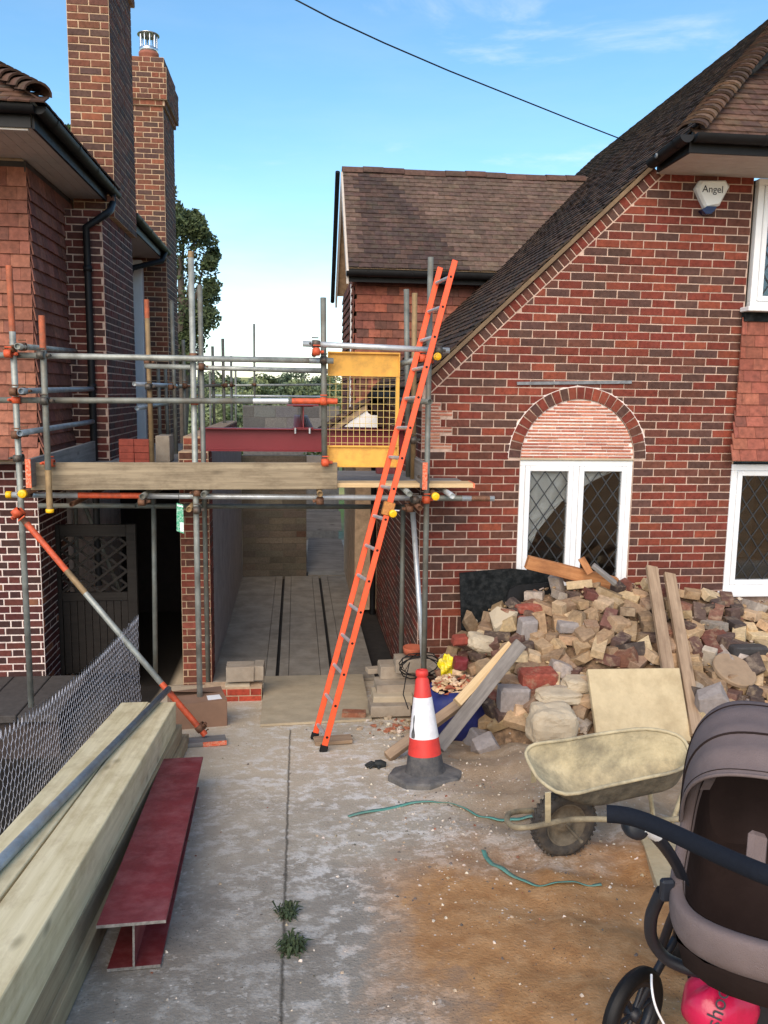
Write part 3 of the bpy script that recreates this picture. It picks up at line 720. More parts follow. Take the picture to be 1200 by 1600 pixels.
# tile hung bay and windows at the right edge
TX = XR
bayb = MB().box((TX+0.03, FY-0.045, 2.50), (8, FY+0.3, 3.80)); bayb.build('bay_wall', MAT['mortar_c'], rh)
PT = Pieces('hanging_tile', MAT['tile'], MAT['tile_a'])
tile_face(PT, rh, V((0, FY-0.05, 3.80)), (1,0,0), (0,0,-1), 8, 0.108, 0.168, TX-0.01, 5.2, HT, lift=0.016, key='ht')
tile_face(PT, rh, V((0, FY-0.05, 3.80-0.864)), (1,0,0), V((0,-0.26,-1)), 4, 0.110, 0.168, lambda r_: TX-0.02-0.018*r_, 5.2, HT, lift=0.016, key='ht', off=0.05)
PT.emit(rh)
window(rh, TX+0.02, 5.4, 1.22, 2.47, FY-0.02, 2, fw=0.06)
MB().box((TX-0.03, FY-0.13, 1.185), (5.5, FY+0.02, 1.218), ch=0.006).build('window_sill', MAT['white'], rh)
ux = at(1172, 480, FY-0.03).x
window(rh, ux, 5.6, 3.945, 5.105, FY-0.03, 2, fw=0.06)
MB().box((ux-0.10, FY-0.19, 3.90), (5.6, FY-0.03, 3.943), ch=0.006).build('window_sill', MAT['white'], rh)
MB().box((TX+0.0, FY-0.085, 3.815), (5.6, FY-0.03, 3.898)).build('lead_flashing', MAT['blackwood'], rh)
MB().box((WX0-0.04, FY-0.10, WZ0-0.035), (WX1+0.04, FY+0.10, WZ0-0.002), ch=0.006).build('window_sill', MAT['white'], rh)
# black downpipe on the side wall
dp = MB().tube([(1.09, 11.6, -0.1), (1.09, 11.6, 2.9), (1.02, 11.45, 3.05)], 0.042, 12); dp.build('downpipe', MAT['black'], rh)
MB().box((1.09, 12.6, 0.98), (1.15, 12.85, 1.2), ch=0.01).build('meter_box', MAT['white'], rh)
# alarm box with lettering
pc = at(1110, 310, FY-0.05)
al = empty('alarm_box', pc, 'white and navy wedge-shaped alarm box under the eaves', 'alarm box')
S = lambda x, y: at(x, y, FY-0.085)
outl = [(1090, 284), (1130, 284), (1135.5, 294), (1120, 323), (1097.5, 328), (1083, 296)]
b = MB(); inn = [V((FY*0,0,0))]*0
po = [at(x, y, FY-0.008) for x, y in outl]; cx_ = sum((p for p in po), V())/6
pi_ = [cx_ + (p-cx_)*0.86 + V((0, -0.07, 0)) for p in po]; pm = [p + V((0, -0.045, 0)) for p in po]
n = 6; b.add(po+pm+pi_, [tuple(range(12, 18))] + [(i, (i+1) % n, n+(i+1) % n, n+i) for i in range(n)] + [(n+i, n+(i+1) % n, 2*n+(i+1) % n, 2*n+i) for i in range(n)])
b.build('case', simple('alarm_white', (0.74, 0.75, 0.73), 0.45, var=0.04), al)
lens = [(1097, 327.5), (1105, 322.0), (1120.3, 322.5), (1117, 329), (1111, 334), (1103, 334)]
b = MB().prism([at(x, y, FY-0.088) for x, y in lens], (0, 0.08, 0)); b.build('strobe_lens', simple('navy_plastic', (0.008, 0.01, 0.06), 0.25, var=0.1), al)
def text(body, name, M, size, mat, parent, align='CENTER', ext=0.0006):
    cu = bpy.data.curves.new(name, 'FONT'); cu.body = body; cu.size = size; cu.align_x = align; cu.align_y = 'CENTER'; cu.extrude = ext
    ob = bpy.data.objects.new(name, cu); col.objects.link(ob)
    dg = bpy.context.evaluated_depsgraph_get(); me = bpy.data.meshes.new_from_object(ob.evaluated_get(dg)); me.name = name
    bpy.data.objects.remove(ob)
    o = bpy.data.objects.new(name, me); me.materials.clear(); me.materials.append(mat); link(o, parent); setw(o, M); return o
MAT['ink'] = simple('black_print', (0.02, 0.02, 0.03), 0.6, var=0.05, bmp=0)
tp = at(1114, 296, FY-0.0805)
text('Angel', 'lettering', Matrix.Translation(tp) @ Matrix.Rotation(R(90), 4, 'X'), 0.088, MAT['ink'], al)
# ================================================================== rear tile-hung wing
rw = empty('tile_hung_house', (0.8, 11.6, 0), 'tile-hung gabled wing with brown tiled roof behind the ladder', 'house')
b = MB(); b.box((0.83, 11.63, 0.0), (3.2, 14.3, 4.72)); b.build('wall', MAT['mortar_c'], rw)
PT2 = Pieces('hanging_tile', MAT['tile'], MAT['tile_a'], 300)
HT2 = [(3, lin(132, 82, 68)), (3, lin(116, 74, 64)), (3, lin(102, 70, 62)), (1, lin(146, 90, 72))]
def c2(u, r_):
    if r_ < 1: return vary(lin(96, 60, 54))
    if r_ < 4 and u < 1.9: return pick([(3, lin(154, 92, 74)), (2, lin(142, 84, 70)), (1, lin(114, 74, 64))])
    return pick(HT2)
tile_face(PT2, rw, V((0, 11.60, 4.66)), (1,0,0), (0,0,-1), 22, 0.114, 0.165, 0.80, 3.0, HT2, lift=0.025, tlen=0.17, colf=c2, key='h2')
tile_face(PT2, rw, V((0.80, 0, 4.66)), (0,-1,0), (0,0,-1), 22, 0.114, 0.165, -14.2, -11.6, HT2, lift=0.025, tlen=0.17, key='h2')
PT2.emit(rw)
KR = 1.03; CR = 1/math.sqrt(1+KR*KR); eY, eZ, rY = 11.32, 4.74, 12.92; rZ = eZ+(rY-eY)*KR
b = MB().prism([(0.70, eY, eZ), (0.70, rY, rZ), (0.70, 2*rY-eY, eZ), (0.70, 2*rY-eY-0.1, eZ-0.02), (0.70, rY, rZ-0.12), (0.70, eY+0.1, eZ-0.02)], (4.6, 0, 0))
rroof = b.build('roof', MAT['mortar_c'], rw)
PR2 = Pieces('roof_tile', MAT['rtile'], MAT['rtile_a'])
nr2 = int((rY-eY)/CR/0.1)+1
def c3(u, r_):
    new = (u > 1.28 + 0.045*r_ + (0.1 if r_ % 5 == 0 else 0)) or u < 0.86
    if r_ > nr2-4 and u < 1.8: new = False
    return pick([(3, lin(104, 85, 75)), (2, lin(97, 80, 71)), (1, lin(112, 93, 82))] if new else [(3, lin(80, 64, 59)), (3, lin(73, 60, 57)), (1, lin(90, 70, 63))])
tile_face(PR2, rroof, V((0, rY, rZ)), (1,0,0), V((0,-1,-KR)).normalized(), nr2, 0.1, 0.166, 0.69, lambda r_: 1.24+(rZ-r_*0.1*CR*KR-A_.z-0.1)/KS+0.3, None, lift=0.016, colf=c3, key='rt')
PR2.emit(rroof)
for i in range(12):
    M = frame((0.68+i*0.31, rY, rZ-0.055+0.012*math.sin(i*1.3)), (1,0,0))
    q = MB().grid(lambda u, v: M @ V((0.305*v, 0.115*math.cos(math.pi*u), 0.10*math.sin(math.pi*u))), 10, 1); q.build('ridge_tile', MAT['tile'], rroof, fix=False).color = (*pick([(1, lin(98, 74, 64)), (1, lin(88, 68, 60))]), 1)
gutter('gutter', (0.66, eY-0.06, eZ-0.05), (3.0, eY-0.06, eZ-0.05), rw, 0.062, 4)
MB().box((0.70, eY+0.02, eZ-0.17), (3.0, eY+0.045, eZ-0.0)).build('fascia', MAT['black'], rw)
brd = MB()
for s in (1, -1):
    brd.prism([(0.665, rY, rZ-0.03), (0.665, rY+s*(rY-eY)*-1, eZ-0.03), (0.665, rY+s*(rY-eY)*-1, eZ-0.20), (0.665, rY, rZ-0.22)], (0.03, 0, 0))
brd.build('barge_board', MAT['soffit'], rw)
MB().tube([(0.62, 2*rY-eY+0.06, eZ-0.10), (0.62, rY+0.05, rZ-0.02)], 0.035, 8).build('verge_strip', MAT['black'], rw)
MB().tube([(0.77, 11.85, 2.3), (0.77, 11.85, 4.6)], 0.018, 8).build('white_pipe', MAT['white'], rw)
# little gabled porch in front of it
pw = empty('porch', at(560, 668, 10.6), 'small gabled porch with white bargeboard seen through the yellow gate', 'porch')
PYY = 10.6
wp = [(538, 667), (572, 637), (575, 645), (580, 648.5), (590, 649), (590, 668)]
MB().prism([at(x, y, PYY) for x, y in wp], (0, 0.03, 0)).build('gable_board', MAT['white'], pw)
pl, pt = at(505, 674, PYY-0.02), at(574, 629, PYY-0.02)
PP = Pieces('roof_tile', MAT['rtile'], MAT['rtile_a'], 80)
dl = (pl-pt).normalized(); nr3 = int((pl-pt).length/0.1)+1
tile_face(PP, pw, V((pt.x, 0, pt.z)), (0,-1,0), V((dl.x, 0, dl.z)), nr3, 0.1, 0.166, -PYY-1.0, -PYY+0.06, RT, key='rt')
PP.emit(pw)
MB().prism([pt+V((0,0,-.01)), pl+V((0,0,-.01)), pl+V((0,0,-.09)), pt+V((0,0,-.09))], (0, 1.0, 0)).build('verge_bedding', MAT['plank'], pw)
pr_ = at(690, 622, PYY-0.02)
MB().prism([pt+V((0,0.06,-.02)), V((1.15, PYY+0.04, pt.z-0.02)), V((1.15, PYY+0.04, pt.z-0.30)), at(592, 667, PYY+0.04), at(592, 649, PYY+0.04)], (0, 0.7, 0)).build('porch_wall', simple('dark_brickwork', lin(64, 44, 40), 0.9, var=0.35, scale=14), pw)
# ================================================================== house on the left
lh = empty('brick_house', (-2.5, 8.4, 0), 'brick and tile-hung house with two tall chimneys on the left', 'house')
PL = Pieces('brick', MAT['brick'], MAT['brick_a'])
b = MB().box((-3.8, 8.4, -0.15), (-2.53, 9.2, 2.40)).box((-3.8, 9.2, -0.15), (-2.53, 13.0, 2.9)); lw = b.build('wall', MAT['mortar_w'], lh)
brick_face(PL, lw, V((0, 8.4, 0)), (1,0,0), -3.8, -2.53, -0.10, 2.36, PAL_L, bond='flemish', mt=0.014, proud=0.007)
brick_face(PL, lw, V((-2.53, 0, 0)), (0,1,0), 8.4, 9.4, -0.10, 2.36, PAL_L, bond='flemish', mt=0.014, proud=0.0045)
# chimney breast and shaft (near)
def stack(name, x0, x1, y0, y1, z0, z1, pal, mat, u0=None, mt=0.0125, bond='flemish'):
    b = MB().box((x0, y0, z0), (x1, y1, z1)); o = b.build(name, mat, lh)
    brick_face(PL, o, V((0, y0, 0)), (1,0,0), x0 if u0 is None else u0, x1, z0, z1, pal, bond=bond, mt=mt, proud=0.007)
    brick_face(PL, o, V((x1, 0, 0)), (0,1,0), y0, y1, z0, z1, pal, bond=bond, mt=mt, proud=0.0045)
    return o
PAL_D = [(4, lin(104, 54, 46)), (3, lin(88, 52, 46)), (2, lin(78, 54, 50))]
stack('chimney_breast', -2.9, -1.985, 9.12, 10.7, 2.3, 4.925, PAL_D, MAT['mortar'], u0=-2.4)
c1 = stack('chimney', -2.355, -1.93, 9.5, 10.72, 4.93, 7.555, PAL_CH_SUN, MAT['mortar_c'], bond='stretcher')  # warmer bricks and cream mortar paint the sunlit upper part
stack('chimney_corbel', -2.40, -1.89, 9.45, 10.77, 7.556, 7.78, PAL_CH_SUN, MAT['mortar_c'])
# far chimney
c2_ = stack('chimney', -2.50, -1.975, 13.4, 14.5, -0.2, 7.30, PAL_CH_SUN, MAT['mortar_c'], bond='stretcher')
stack('chimney_corbel', -2.53, -1.945, 13.36, 14.54, 7.301, 7.375, PAL_CH_SUN, MAT['mortar_c'])
stack('chimney_corbel', -2.57, -1.905, 13.32, 14.58, 7.376, 7.825, PAL_CH_SUN, MAT['mortar_c'])
stack('chimney_corbel', -2.53, -1.945, 13.36, 14.54, 7.826, 7.975, PAL_CH_SUN, MAT['mortar_c'])
# recessed wall between the stacks
b = MB().box((-3.4, 10.7, 1.0), (-2.62, 13.4, 5.1)); rcw = b.build('recessed_wall', MAT['mortar'], lh)
brick_face(PL, rcw, V((-2.62, 0, 0)), (0,1,0), 10.7, 13.4, 1.0, 5.05, PAL_D, bond='flemish', mt=0.0125)
PL.emit(lh)
MB().box((-2.60, 13.25, 2.0), (-2.32, 13.39, 5.05), ch=0.01).build('white_reveal', MAT['white'], lh)
MB().box((-2.6, 12.2, -0.2), (-1.21, 12.4, 2.25)).build('passage_shade_wall', simple('passage_shade', lin(40, 34, 32), 0.95), lh)  # dark wall added to blacken the passage; its shade is in the colour
# pot and cowl
pcx, pcy = -2.22, 13.75
MB().lathe([(0.0, 7.97), (0.15, 7.97), (0.13, 8.0), (0.125, 8.10), (0.15, 8.12), (0.15, 8.16), (0.12, 8.17), (0.12, 8.05)], 24, M=Matrix.Translation((pcx, pcy, 0))).build('chimney_pot', simple('terracotta', lin(150, 92, 74), 0.8, var=0.2), c2_)
cw = MB()
cw.lathe([(0.125, 8.165), (0.14, 8.18), (0.14, 8.225), (0.125, 8.235)], 24, M=Matrix.Translation((pcx, pcy, 0)))
cw.lathe([(0.001, 8.46), (0.09, 8.45), (0.165, 8.425), (0.165, 8.415), (0.09, 8.435), (0.001, 8.44)], 24, M=Matrix.Translation((pcx, pcy, 0)))
for i in range(10):
    a = i*math.pi/5; cw.tube([(pcx+0.125*math.cos(a), pcy+0.125*math.sin(a), 8.23), (pcx+0.125*math.cos(a), pcy+0.125*math.sin(a), 8.43)], 0.008 if i % 3 else 0.016, 6)
cw.build('chimney_cowl', MAT['chrome'], c2_)
# tile hung bay
b = MB().box((-4.2, 8.035, 2.42), (-2.405, 10.6, 5.28)); bay = b.build('bay', MAT['mortar_c'], lh)
PTL = Pieces('hanging_tile', MAT['tile'], MAT['tile_a'], 300)
HTL = [(4, lin(152, 98, 80)), (3, lin(140, 90, 74)), (2, lin(162, 108, 88)), (1, lin(126, 82, 70))]
HTL_SHADED = [(4, lin(128, 84, 72)), (3, lin(118, 78, 68)), (2, lin(138, 92, 78))]  # same tiles darker, shade of the side face put into the colour
tile_face(PTL, bay, V((0, 8.02, 4.99)), (1,0,0), (0,0,-1), 20, 0.116, 0.170, -4.1, -2.375, HTL, lift=0.027, tlen=0.17, key='hl')
tile_face(PTL, bay, V((-2.39, 0, 4.99)), (0,1,0), (0,0,-1), 20, 0.116, 0.170, 8.0, 9.52, HTL_SHADED, lift=0.027, tlen=0.17, key='hl')
tile_face(PTL, bay, V((0, 8.02, 2.67)), (1,0,0), V((0,-0.2,-1)), 2, 0.118, 0.170, -4.1, -2.36, HTL, lift=0.027, tlen=0.17, key='hl')
tile_face(PTL, bay, V((-2.39, 0, 2.67)), (0,1,0), V((0.2,0,-1)), 2, 0.118, 0.170, 7.98, 9.2, HTL_SHADED, lift=0.027, tlen=0.17, key='hl')
PTL.emit(bay)
MB().box((-4.2, 8.03, 4.93), (-2.40, 8.05, 5.10)).box((-2.399, 8.0, 4.93), (-2.385, 9.5, 5.10)).build('frieze_board', simple('dark_frieze', (0.05, 0.045, 0.045), 0.8), lh)
# eaves
so_ = MB()
for k in range(4): so_.box((-2.405+k*0.095, 7.03, 5.11), (-2.315+k*0.095, 9.7, 5.124))
for k in range(10): so_.box((-4.2, 7.03+k*0.095, 5.112), (-2.41, 7.12+k*0.095, 5.126))
so_.build('soffit', MAT['soffit'], lh)
MB().box((-2.03, 7.01, 5.09), (-2.008, 9.72, 5.25)).box((-4.2, 6.99, 5.09), (-2.031, 7.008, 5.31)).build('fascia', MAT['black'], lh)
MB().box((-2.40, 7.01, 5.075), (-2.06, 7.06, 5.108)).build('eaves_board', MAT['soffit'], lh)
gutter('gutter', (-1.955, 6.94, 5.235), (-1.955, 9.72, 5.215), lh, 0.058, 4)
gutter('gutter', (-4.2, 6.94, 5.235), (-1.98, 6.94, 5.235), lh, 0.058, 3)
gutter('gutter', (-1.975, 10.78, 5.24), (-1.975, 13.55, 5.22), lh, 0.058, 4)
MB().box((-2.95, 10.6, 5.10), (-2.04, 13.6, 5.118)).build('soffit', MAT['soffit'], lh)
MB().box((-2.04, 10.76, 5.09), (-2.02, 13.4, 5.25)).build('fascia', MAT['black'], lh)
MB().tube([(-1.955, 9.52, 5.18), (-1.955, 9.52, 5.08), (-1.935, 9.3, 4.96), (-1.945, 9.05, 4.86), (-2.13, 9.05, 4.74), (-2.13, 9.06, 4.4), (-2.13, 9.06, 1.0)], 0.036, 12).build('downpipe', MAT['black'], lh)
for z in (4.3, 3.1): MB().lathe([(0.036, 0), (0.046, 0), (0.046, 0.06), (0.036, 0.06)], 12, M=Matrix.Translation((-2.13, 9.06, z))).build('pipe_collar', MAT['black'], lh)
MB().tube([(-1.975, 13.3, 5.18), (-2.0, 13.1, 5.02), (-2.36, 12.75, 4.86), (-2.42, 12.7, 4.7), (-2.42, 12.7, 1.5)], 0.04, 12).build('downpipe', MAT['black'], lh)
# roof over the bay with hip
KL = 0.66
b = MB().add([(-1.99, 6.97, 5.27), (-4.4, 6.97, 5.27), (-4.4, 9.3, 5.27+2.34*KL), (-4.3, 9.3, 5.27+2.31*KL), (-1.99, 9.75, 5.27), (-3.2, 9.75, 5.27+1.21*KL)], [(0,1,2,3), (0,5,4), (0,3,5)])
lroof = b.build('roof', MAT['mortar_c'], lh, fix=False)
PRL = Pieces('roof_tile', MAT['rtile'], MAT['rtile_a'], 120)
tile_face(PRL, lroof, V((0, 6.95+1.5, 5.28+1.5*KL)), (1,0,0), V((0,-1,-KL)).normalized(), 19, 0.1, 0.166, -4.2, lambda r_: -1.97-(1.5-(r_+1)*0.1/math.sqrt(1+KL*KL)), RT, key='rt')
tile_face(PRL, lroof, V((-1.97-1.2, 0, 5.28+1.2*KL)), (0,1,0), V((1,0,-KL)).normalized(), 15, 0.1, 0.166, lambda r_: 6.97+(1.2-(r_+1)*0.1/math.sqrt(1+KL*KL)), 9.72, RT, key='rt')
PRL.emit(lroof)
hd = V((-1, 1, KL)).normalized()
for i in range(10):
    p = V((-1.99, 6.96, 5.30)) + hd*(0.05+i*0.13); M = frame(p, -hd, V((KL, -KL, 2)).normalized())
    def bn(u, v):
        a = math.pi*u; r_ = 0.085+0.03*v
        return M @ V((0.2*v-0.1, math.cos(a)*r_, math.sin(a)*r_*0.8+0.01+0.03*v))
    q = MB().grid(bn, 8, 1); q.grid(lambda u, v: (M @ V((0.1, math.cos(math.pi*u)*0.115*(1-0.12*v), math.sin(math.pi*u)*0.092*(1-0.2*v)+0.04))), 8, 1)
    q.build('bonnet_tile', MAT['rtile'], lroof).color = (*pick(RT), 1)
# low coping wall in front of the left house
lwall = empty('garden_wall', (-2.6, 7.6, 0), 'low dark garden wall with stone coping at the left edge', 'wall')
zc = at(40, 1102, 7.55).z
for i in range(5):
    MB().box((-3.9+i*0.36, 7.3, zc-0.07), (-3.9+i*0.36+0.352, 8.36, zc), ch=0.008).build('coping_stone', simple('dark_stone', lin(70, 66, 64), 0.9, var=0.25, scale=20), lwall) if i < 5 else None
MB().box((-3.9, 7.36, -1.0), (-2.12, 8.3, zc-0.071)).build('wall', simple('dark_brick_mass', lin(58, 50, 48), 0.9, var=0.3, scale=18), lwall)
# ================================================================== gate in the side passage
gY = 8.95
gt = empty('garden_gate', (-2.1, gY, 0), 'dark stained wooden gate with diamond trellis top in the side passage', 'gate')
gx0, gx1 = at(88, 950, gY).x, at(216, 950, gY).x; gzt = at(150, 819, gY).z; gzm = at(150, 925, gY).z; gzl = at(150, 838, gY).z
for a, c in ((gx0, gx0+0.07), (gx1-0.10, gx1)): MB().box((a, gY-0.03, 0.02), (c, gY+0.03, gzt), ch=0.004).build('stile', MAT['darkgate'], gt)
MB().box((gx0+0.071, gY-0.028, gzl), (gx1-0.101, gY+0.028, gzt-0.004), ch=0.004).build('rail', MAT['darkgate'], gt)
MB().box((gx0+0.071, gY-0.028, gzm-0.09), (gx1-0.101, gY+0.028, gzm), ch=0.004).build('rail', MAT['darkgate'], gt)
nb_ = 9; wb = (gx1-0.101-gx0-0.071)/nb_
for i in range(nb_): MB().box((gx0+0.071+i*wb+0.002, gY-0.012, 0.05), (gx0+0.071+(i+1)*wb-0.002, gY+0.008, gzm-0.091), ch=0.003).build('board', MAT['darkgate'], gt)
x0, x1, z0, z1 = gx0+0.071, gx1-0.101, gzm, gzl
for sgn in (1, -1):
    k = -6
    while k < 12:
        za = z0 + k*0.15; pts = []
        s_ = 0.78*sgn
        for x in (x0, x1):
            z = za+s_*(x-x0)
            if z0 <= z <= z1: pts.append((x, z))
        for z in (z0, z1):
            x = x0+(z-za)/s_
            if x0 < x < x1: pts.append((x, z))
        if len(pts) >= 2 and math.hypot(pts[0][0]-pts[1][0], pts[0][1]-pts[1][1]) > 0.05:
            a, c = V((pts[0][0], gY-0.012*sgn, pts[0][1])), V((pts[1][0], gY-0.012*sgn, pts[1][1]))
            MB().box((0, -0.005, -0.013), ((c-a).length, 0.005, 0.013)).build('lattice_slat', MAT['darkgate'], gt, M=frame(a, c-a, (0, 0.01, 1) if abs((c-a).normalized().z) < 0.9 else (1,0,0)))
        k += 1
# ================================================================== the unfinished extension
ex = empty('extension', (-1.05, 8.7, 0), 'half-built brick and blockwork extension with red brick pier and bare floor', 'building')
PE = Pieces('brick', MAT['brick'], MAT['brick_a'])
b = MB().box((-1.205, 8.7, -0.1), (-0.905, 9.02, 2.48)); pier = b.build('pier', MAT['mortar_c'], ex)
brick_face(PE, pier, V((0, 8.7, 0)), (1,0,0), -1.205, -0.905, -0.075, 2.475, PAL_P, mt=0.011, L=0.2, shift=0.05)
brick_face(PE, pier, V((-0.905, 0, 0)), (0,1,0), 8.7, 9.02, -0.075, 2.475, PAL_P, mt=0.011)
b = MB().box((-1.205, 9.021, -0.1), (-0.905, 13.9, 2.45)); iw = b.build('side_wall', MAT['render'], ex)
b = MB().box((-1.2, 9.03, 2.451), (-0.98, 14.0, 2.62)); tw = b.build('wall_top', MAT['mortar_c'], ex)
brick_face(PE, tw, V((-0.98, 0, 0)), (0,1,0), 9.03, 14.0, 2.455, 2.61, PAL_P)
brick_face(PE, tw, V((0, 9.03, 0)), (1,0,0), -1.2, -0.98, 2.455, 2.61, PAL_P)
PE.emit(ex)
PK = Pieces('block', MAT['block'], piece('concrete_block_joined', True), 300)
BK = [(2, lin(116, 106, 92)), (2, lin(106, 98, 86)), (1, lin(124, 114, 98)), (0.2, lin(104, 80, 68))]
b = MB().box((-0.904, 13.9, -0.05), (0.17, 14.1, 2.05)); bw = b.build('back_wall', simple('grey_mortar', lin(104, 96, 84), 0.95), ex)
brick_face(PK, bw, V((0, 13.9, 0)), (1,0,0), -0.904, 0.17, 0.0, 2.05, BK, L=0.45, H=0.112, mt=0.012)
b = MB().box((-1.1, 17.5, -0.05), (0.9, 17.7, 2.82)); bw2 = b.build('rear_wall', simple('grey_mortar_pale', lin(120, 116, 112), 0.95), ex)
brick_face(PK, bw2, V((0, 17.5, 0)), (1,0,0), -1.1, 0.9, 1.9, 2.8, [(2, lin(120, 118, 116)), (2, lin(108, 106, 104)), (1, lin(134, 130, 126))], L=0.45, H=0.225, mt=0.012)
PK.emit(ex)
MB().box((0.96, 13.8, 0.0), (1.06, 14.0, 2.3), ch=0.005).build('door_post', MAT['plankg'], ex)
MB().box((0.17, 13.92, 1.92), (0.96, 14.08, 2.05)).build('door_lintel', MAT['render'], ex)
# floor strips with channels between them
fl = bpy.data.objects.new('floor', None); link(fl); fl['kind'] = 'structure'
m_floor = simple('dusty_floor_slab', lin(152, 144, 131), 0.95, var=0.22, scale=4, bmp=0.4, bs=70, dirt=lin(112, 102, 90), dirt_amt=0.7, dscale=3)
xs = [(-0.904, -0.345), (-0.339, -0.232), (-0.192, -0.09), (-0.084, 0.262), (0.268, 0.372), (0.412, 0.52), (0.526, 0.86)]
for i, (a, c) in enumerate(xs):
    o = MB().box((a, 8.72+0.03*(i % 3), -0.06), (c, 13.88, 0.004+0.003*(i % 2))).build('floor_strip', m_floor, fl)
MB().box((-0.904, 8.73, -0.09), (1.14, 17.4, -0.058)).build('floor_base', simple('dark_floor_base', lin(50, 46, 42), 0.95), fl)
MB().box((0.2, 13.95, -0.05), (1.1, 17.4, 0.003)).build('floor_strip', m_floor, fl)
# plinth bricks in front of the floor edge
pY = 7.85
pl_ = empty('brick_plinth', at(370, 1110, pY), 'low ribbed red brick plinth beside the cardboard box', 'wall')
pz1, pz0 = at(370, 1076, pY).z, at(370, 1112, pY).z-0.05
px0, px1 = -0.90, at(409, 1090, pY).x
MB().box((px0, pY, pz0), (px1, pY+0.2, pz1)).build('core', MAT['mortar_c'], pl_)
PPl = Pieces('brick', MAT['brick'], MAT['brick_a'])
brick_face(PPl, pl_, V((0, pY, 0)), (1,0,0), px0, px1, pz1-0.0735*math.floor((pz1-pz0)/0.0735), pz1, [(1, lin(176, 76, 56)), (1, lin(160, 66, 50))], H=0.0735)
PPl.emit(pl_)
# ================================================================== scaffolding
def tube_mesh(L, r=0.02415, n=14):
    b = MB(); vs = []
    for (x, rr) in ((0.03, r*0.84), (0, r*0.84), (0, r), (L, r), (L, r*0.84), (L-0.03, r*0.84)):
        vs += [(x, rr*math.cos(2*math.pi*j/n), rr*math.sin(2*math.pi*j/n)) for j in range(n)]
    fs = [(i*n+j, i*n+(j+1) % n, (i+1)*n+(j+1) % n, (i+1)*n+j) for i in range(5) for j in range(n)]
    b.add(vs, fs, smooth=True)
    b.add([(0.03, r*0.84*math.cos(2*math.pi*j/n), r*0.84*math.sin(2*math.pi*j/n)) for j in range(n)], [tuple(range(n))])
    b.add([(L-0.03, r*0.84*math.cos(2*math.pi*j/n), r*0.84*math.sin(2*math.pi*j/n)) for j in range(n)], [tuple(range(n))])
    return b
def tube(name, pa, pb, mat, parent, bands=(), r=0.02415):
    pa, pb = V(pa), V(pb); L = (pb-pa).length; z = (0,0,1) if abs((pb-pa).normalized().z) < 0.9 else (0,1,0)
    M = frame(pa, pb-pa, z)
    o = tube_mesh(L, r).build(name, MAT[mat], parent, M=M, fix=False)
    for (t0, t1, bm_) in bands:
        b = MB().lathe([(r+0.0006, t0*L), (r+0.0006, t1*L)], 14, M=Matrix.Rotation(R(90), 4, 'Y'))
        b.build('paint_band', MAT[bm_], o, M=M, fix=False)
    return o
_cp = None
def coupler(p, axis, mat, parent, s=1.0):
    global _cp
    if _cp is None:
        b = MB()
        for M in (Matrix.Identity(4), Matrix.Translation((0, -0.052, 0)) @ Matrix.Rotation(R(90), 4, 'Y')):
            b.lathe([(0.0245, -0.026), (0.032, -0.026), (0.0335, 0), (0.032, 0.026), (0.0245, 0.026)], 14, M=M)
        b.box((0.028, -0.03, -0.012), (0.062, -0.012, 0.012), ch=0.003); b.box((-0.014, -0.04, -0.018), (0.014, -0.016, 0.018))
        b.tube([(0.05, -0.045, 0), (0.05, 0.03, 0)], 0.006, 6); b.lathe([(0.011, 0), (0.011, 0.01), (0.001, 0.011)], 6, M=Matrix.Translation((0.05, 0.018, 0)) @ Matrix.Rotation(R(-90), 4, 'X'))
        b.tube([(-0.026, -0.05, 0.05), (0.03, -0.05, 0.05)], 0.006, 6)
        _cp = b.mesh('coupler')
    k = 'coupler_'+mat
    me = GEO.get(k)
    if me is None:
        me = _cp.copy(); me.name = 'coupler'; me.materials.append(MAT[mat]); GEO[k] = me
    o = bpy.data.objects.new('coupler', me); link(o, parent)
    ax = V(axis).normalized(); M = frame(p, ax, (0,1,0) if abs(ax.y) < 0.8 else (1,0,0)) @ Matrix.Rotation(R(90), 4, 'Y') @ Matrix.Rotation(math.pi/2+random.uniform(-0.15, 0.15)+math.pi*random.randrange(2), 4, 'Z')
    setw(o, M @ Matrix.Scale(s, 4)); return o
def cap(p, axis, parent, r=0.029, L=0.045):
    M = frame(p, axis, (0,0,1) if abs(V(axis).normalized().z) < 0.9 else (1,0,0)) @ Matrix.Rotation(R(90), 4, 'Y')
    b = MB().lathe([(r*0.9, -L), (r, -L), (r, -0.004), (r*0.9, 0), (0.001, 0.0)], 18, M=M)
    b.lathe([(r*0.5, 0.0005), (r*0.5, 0.003), (r*0.42, 0.003), (r*0.42, 0.0005)], 14, M=M)
    return b.build('end_cap', MAT['yellowcap'], parent, fix=False)
sc = empty('scaffolding', (0, 7.0, 0.2), 'steel tube scaffolding with timber deck across the front of the extension', 'scaffolding')
Y1, Y2 = 7.0, 8.25
# standards of the front row
S1a, S1b = at(14, 415, 6.9), at(49, 1104, 6.9)
tube('standard', S1a, S1b, 'galv', sc, [(0.0, 0.14, 'orangeold')])
tube('standard', at(298, 393, Y1), V((at(313, 1118, Y1).x, Y1, gz(-0.8, Y1))), 'galv', sc, [(0.0, 0.012, 'tantube')])
tube('standard', at(505, 465, Y1), at(507, 722, Y1), 'galvd', sc)
tube('standard', at(673, 402, Y1), V((at(661, 1110, Y1).x, Y1, gz(1.13, Y1))), 'galvd', sc)
tube('hanging_post', at(65, 493, 6.83), at(78, 800, 6.83), 'galvd', sc, [(0.0, 0.17, 'orangeold'), (0.78, 0.99, 'tantube')])
cap(at(78, 801, 6.83), at(78, 801, 6.83)-at(65, 493, 6.83), sc, 0.031, 0.03)
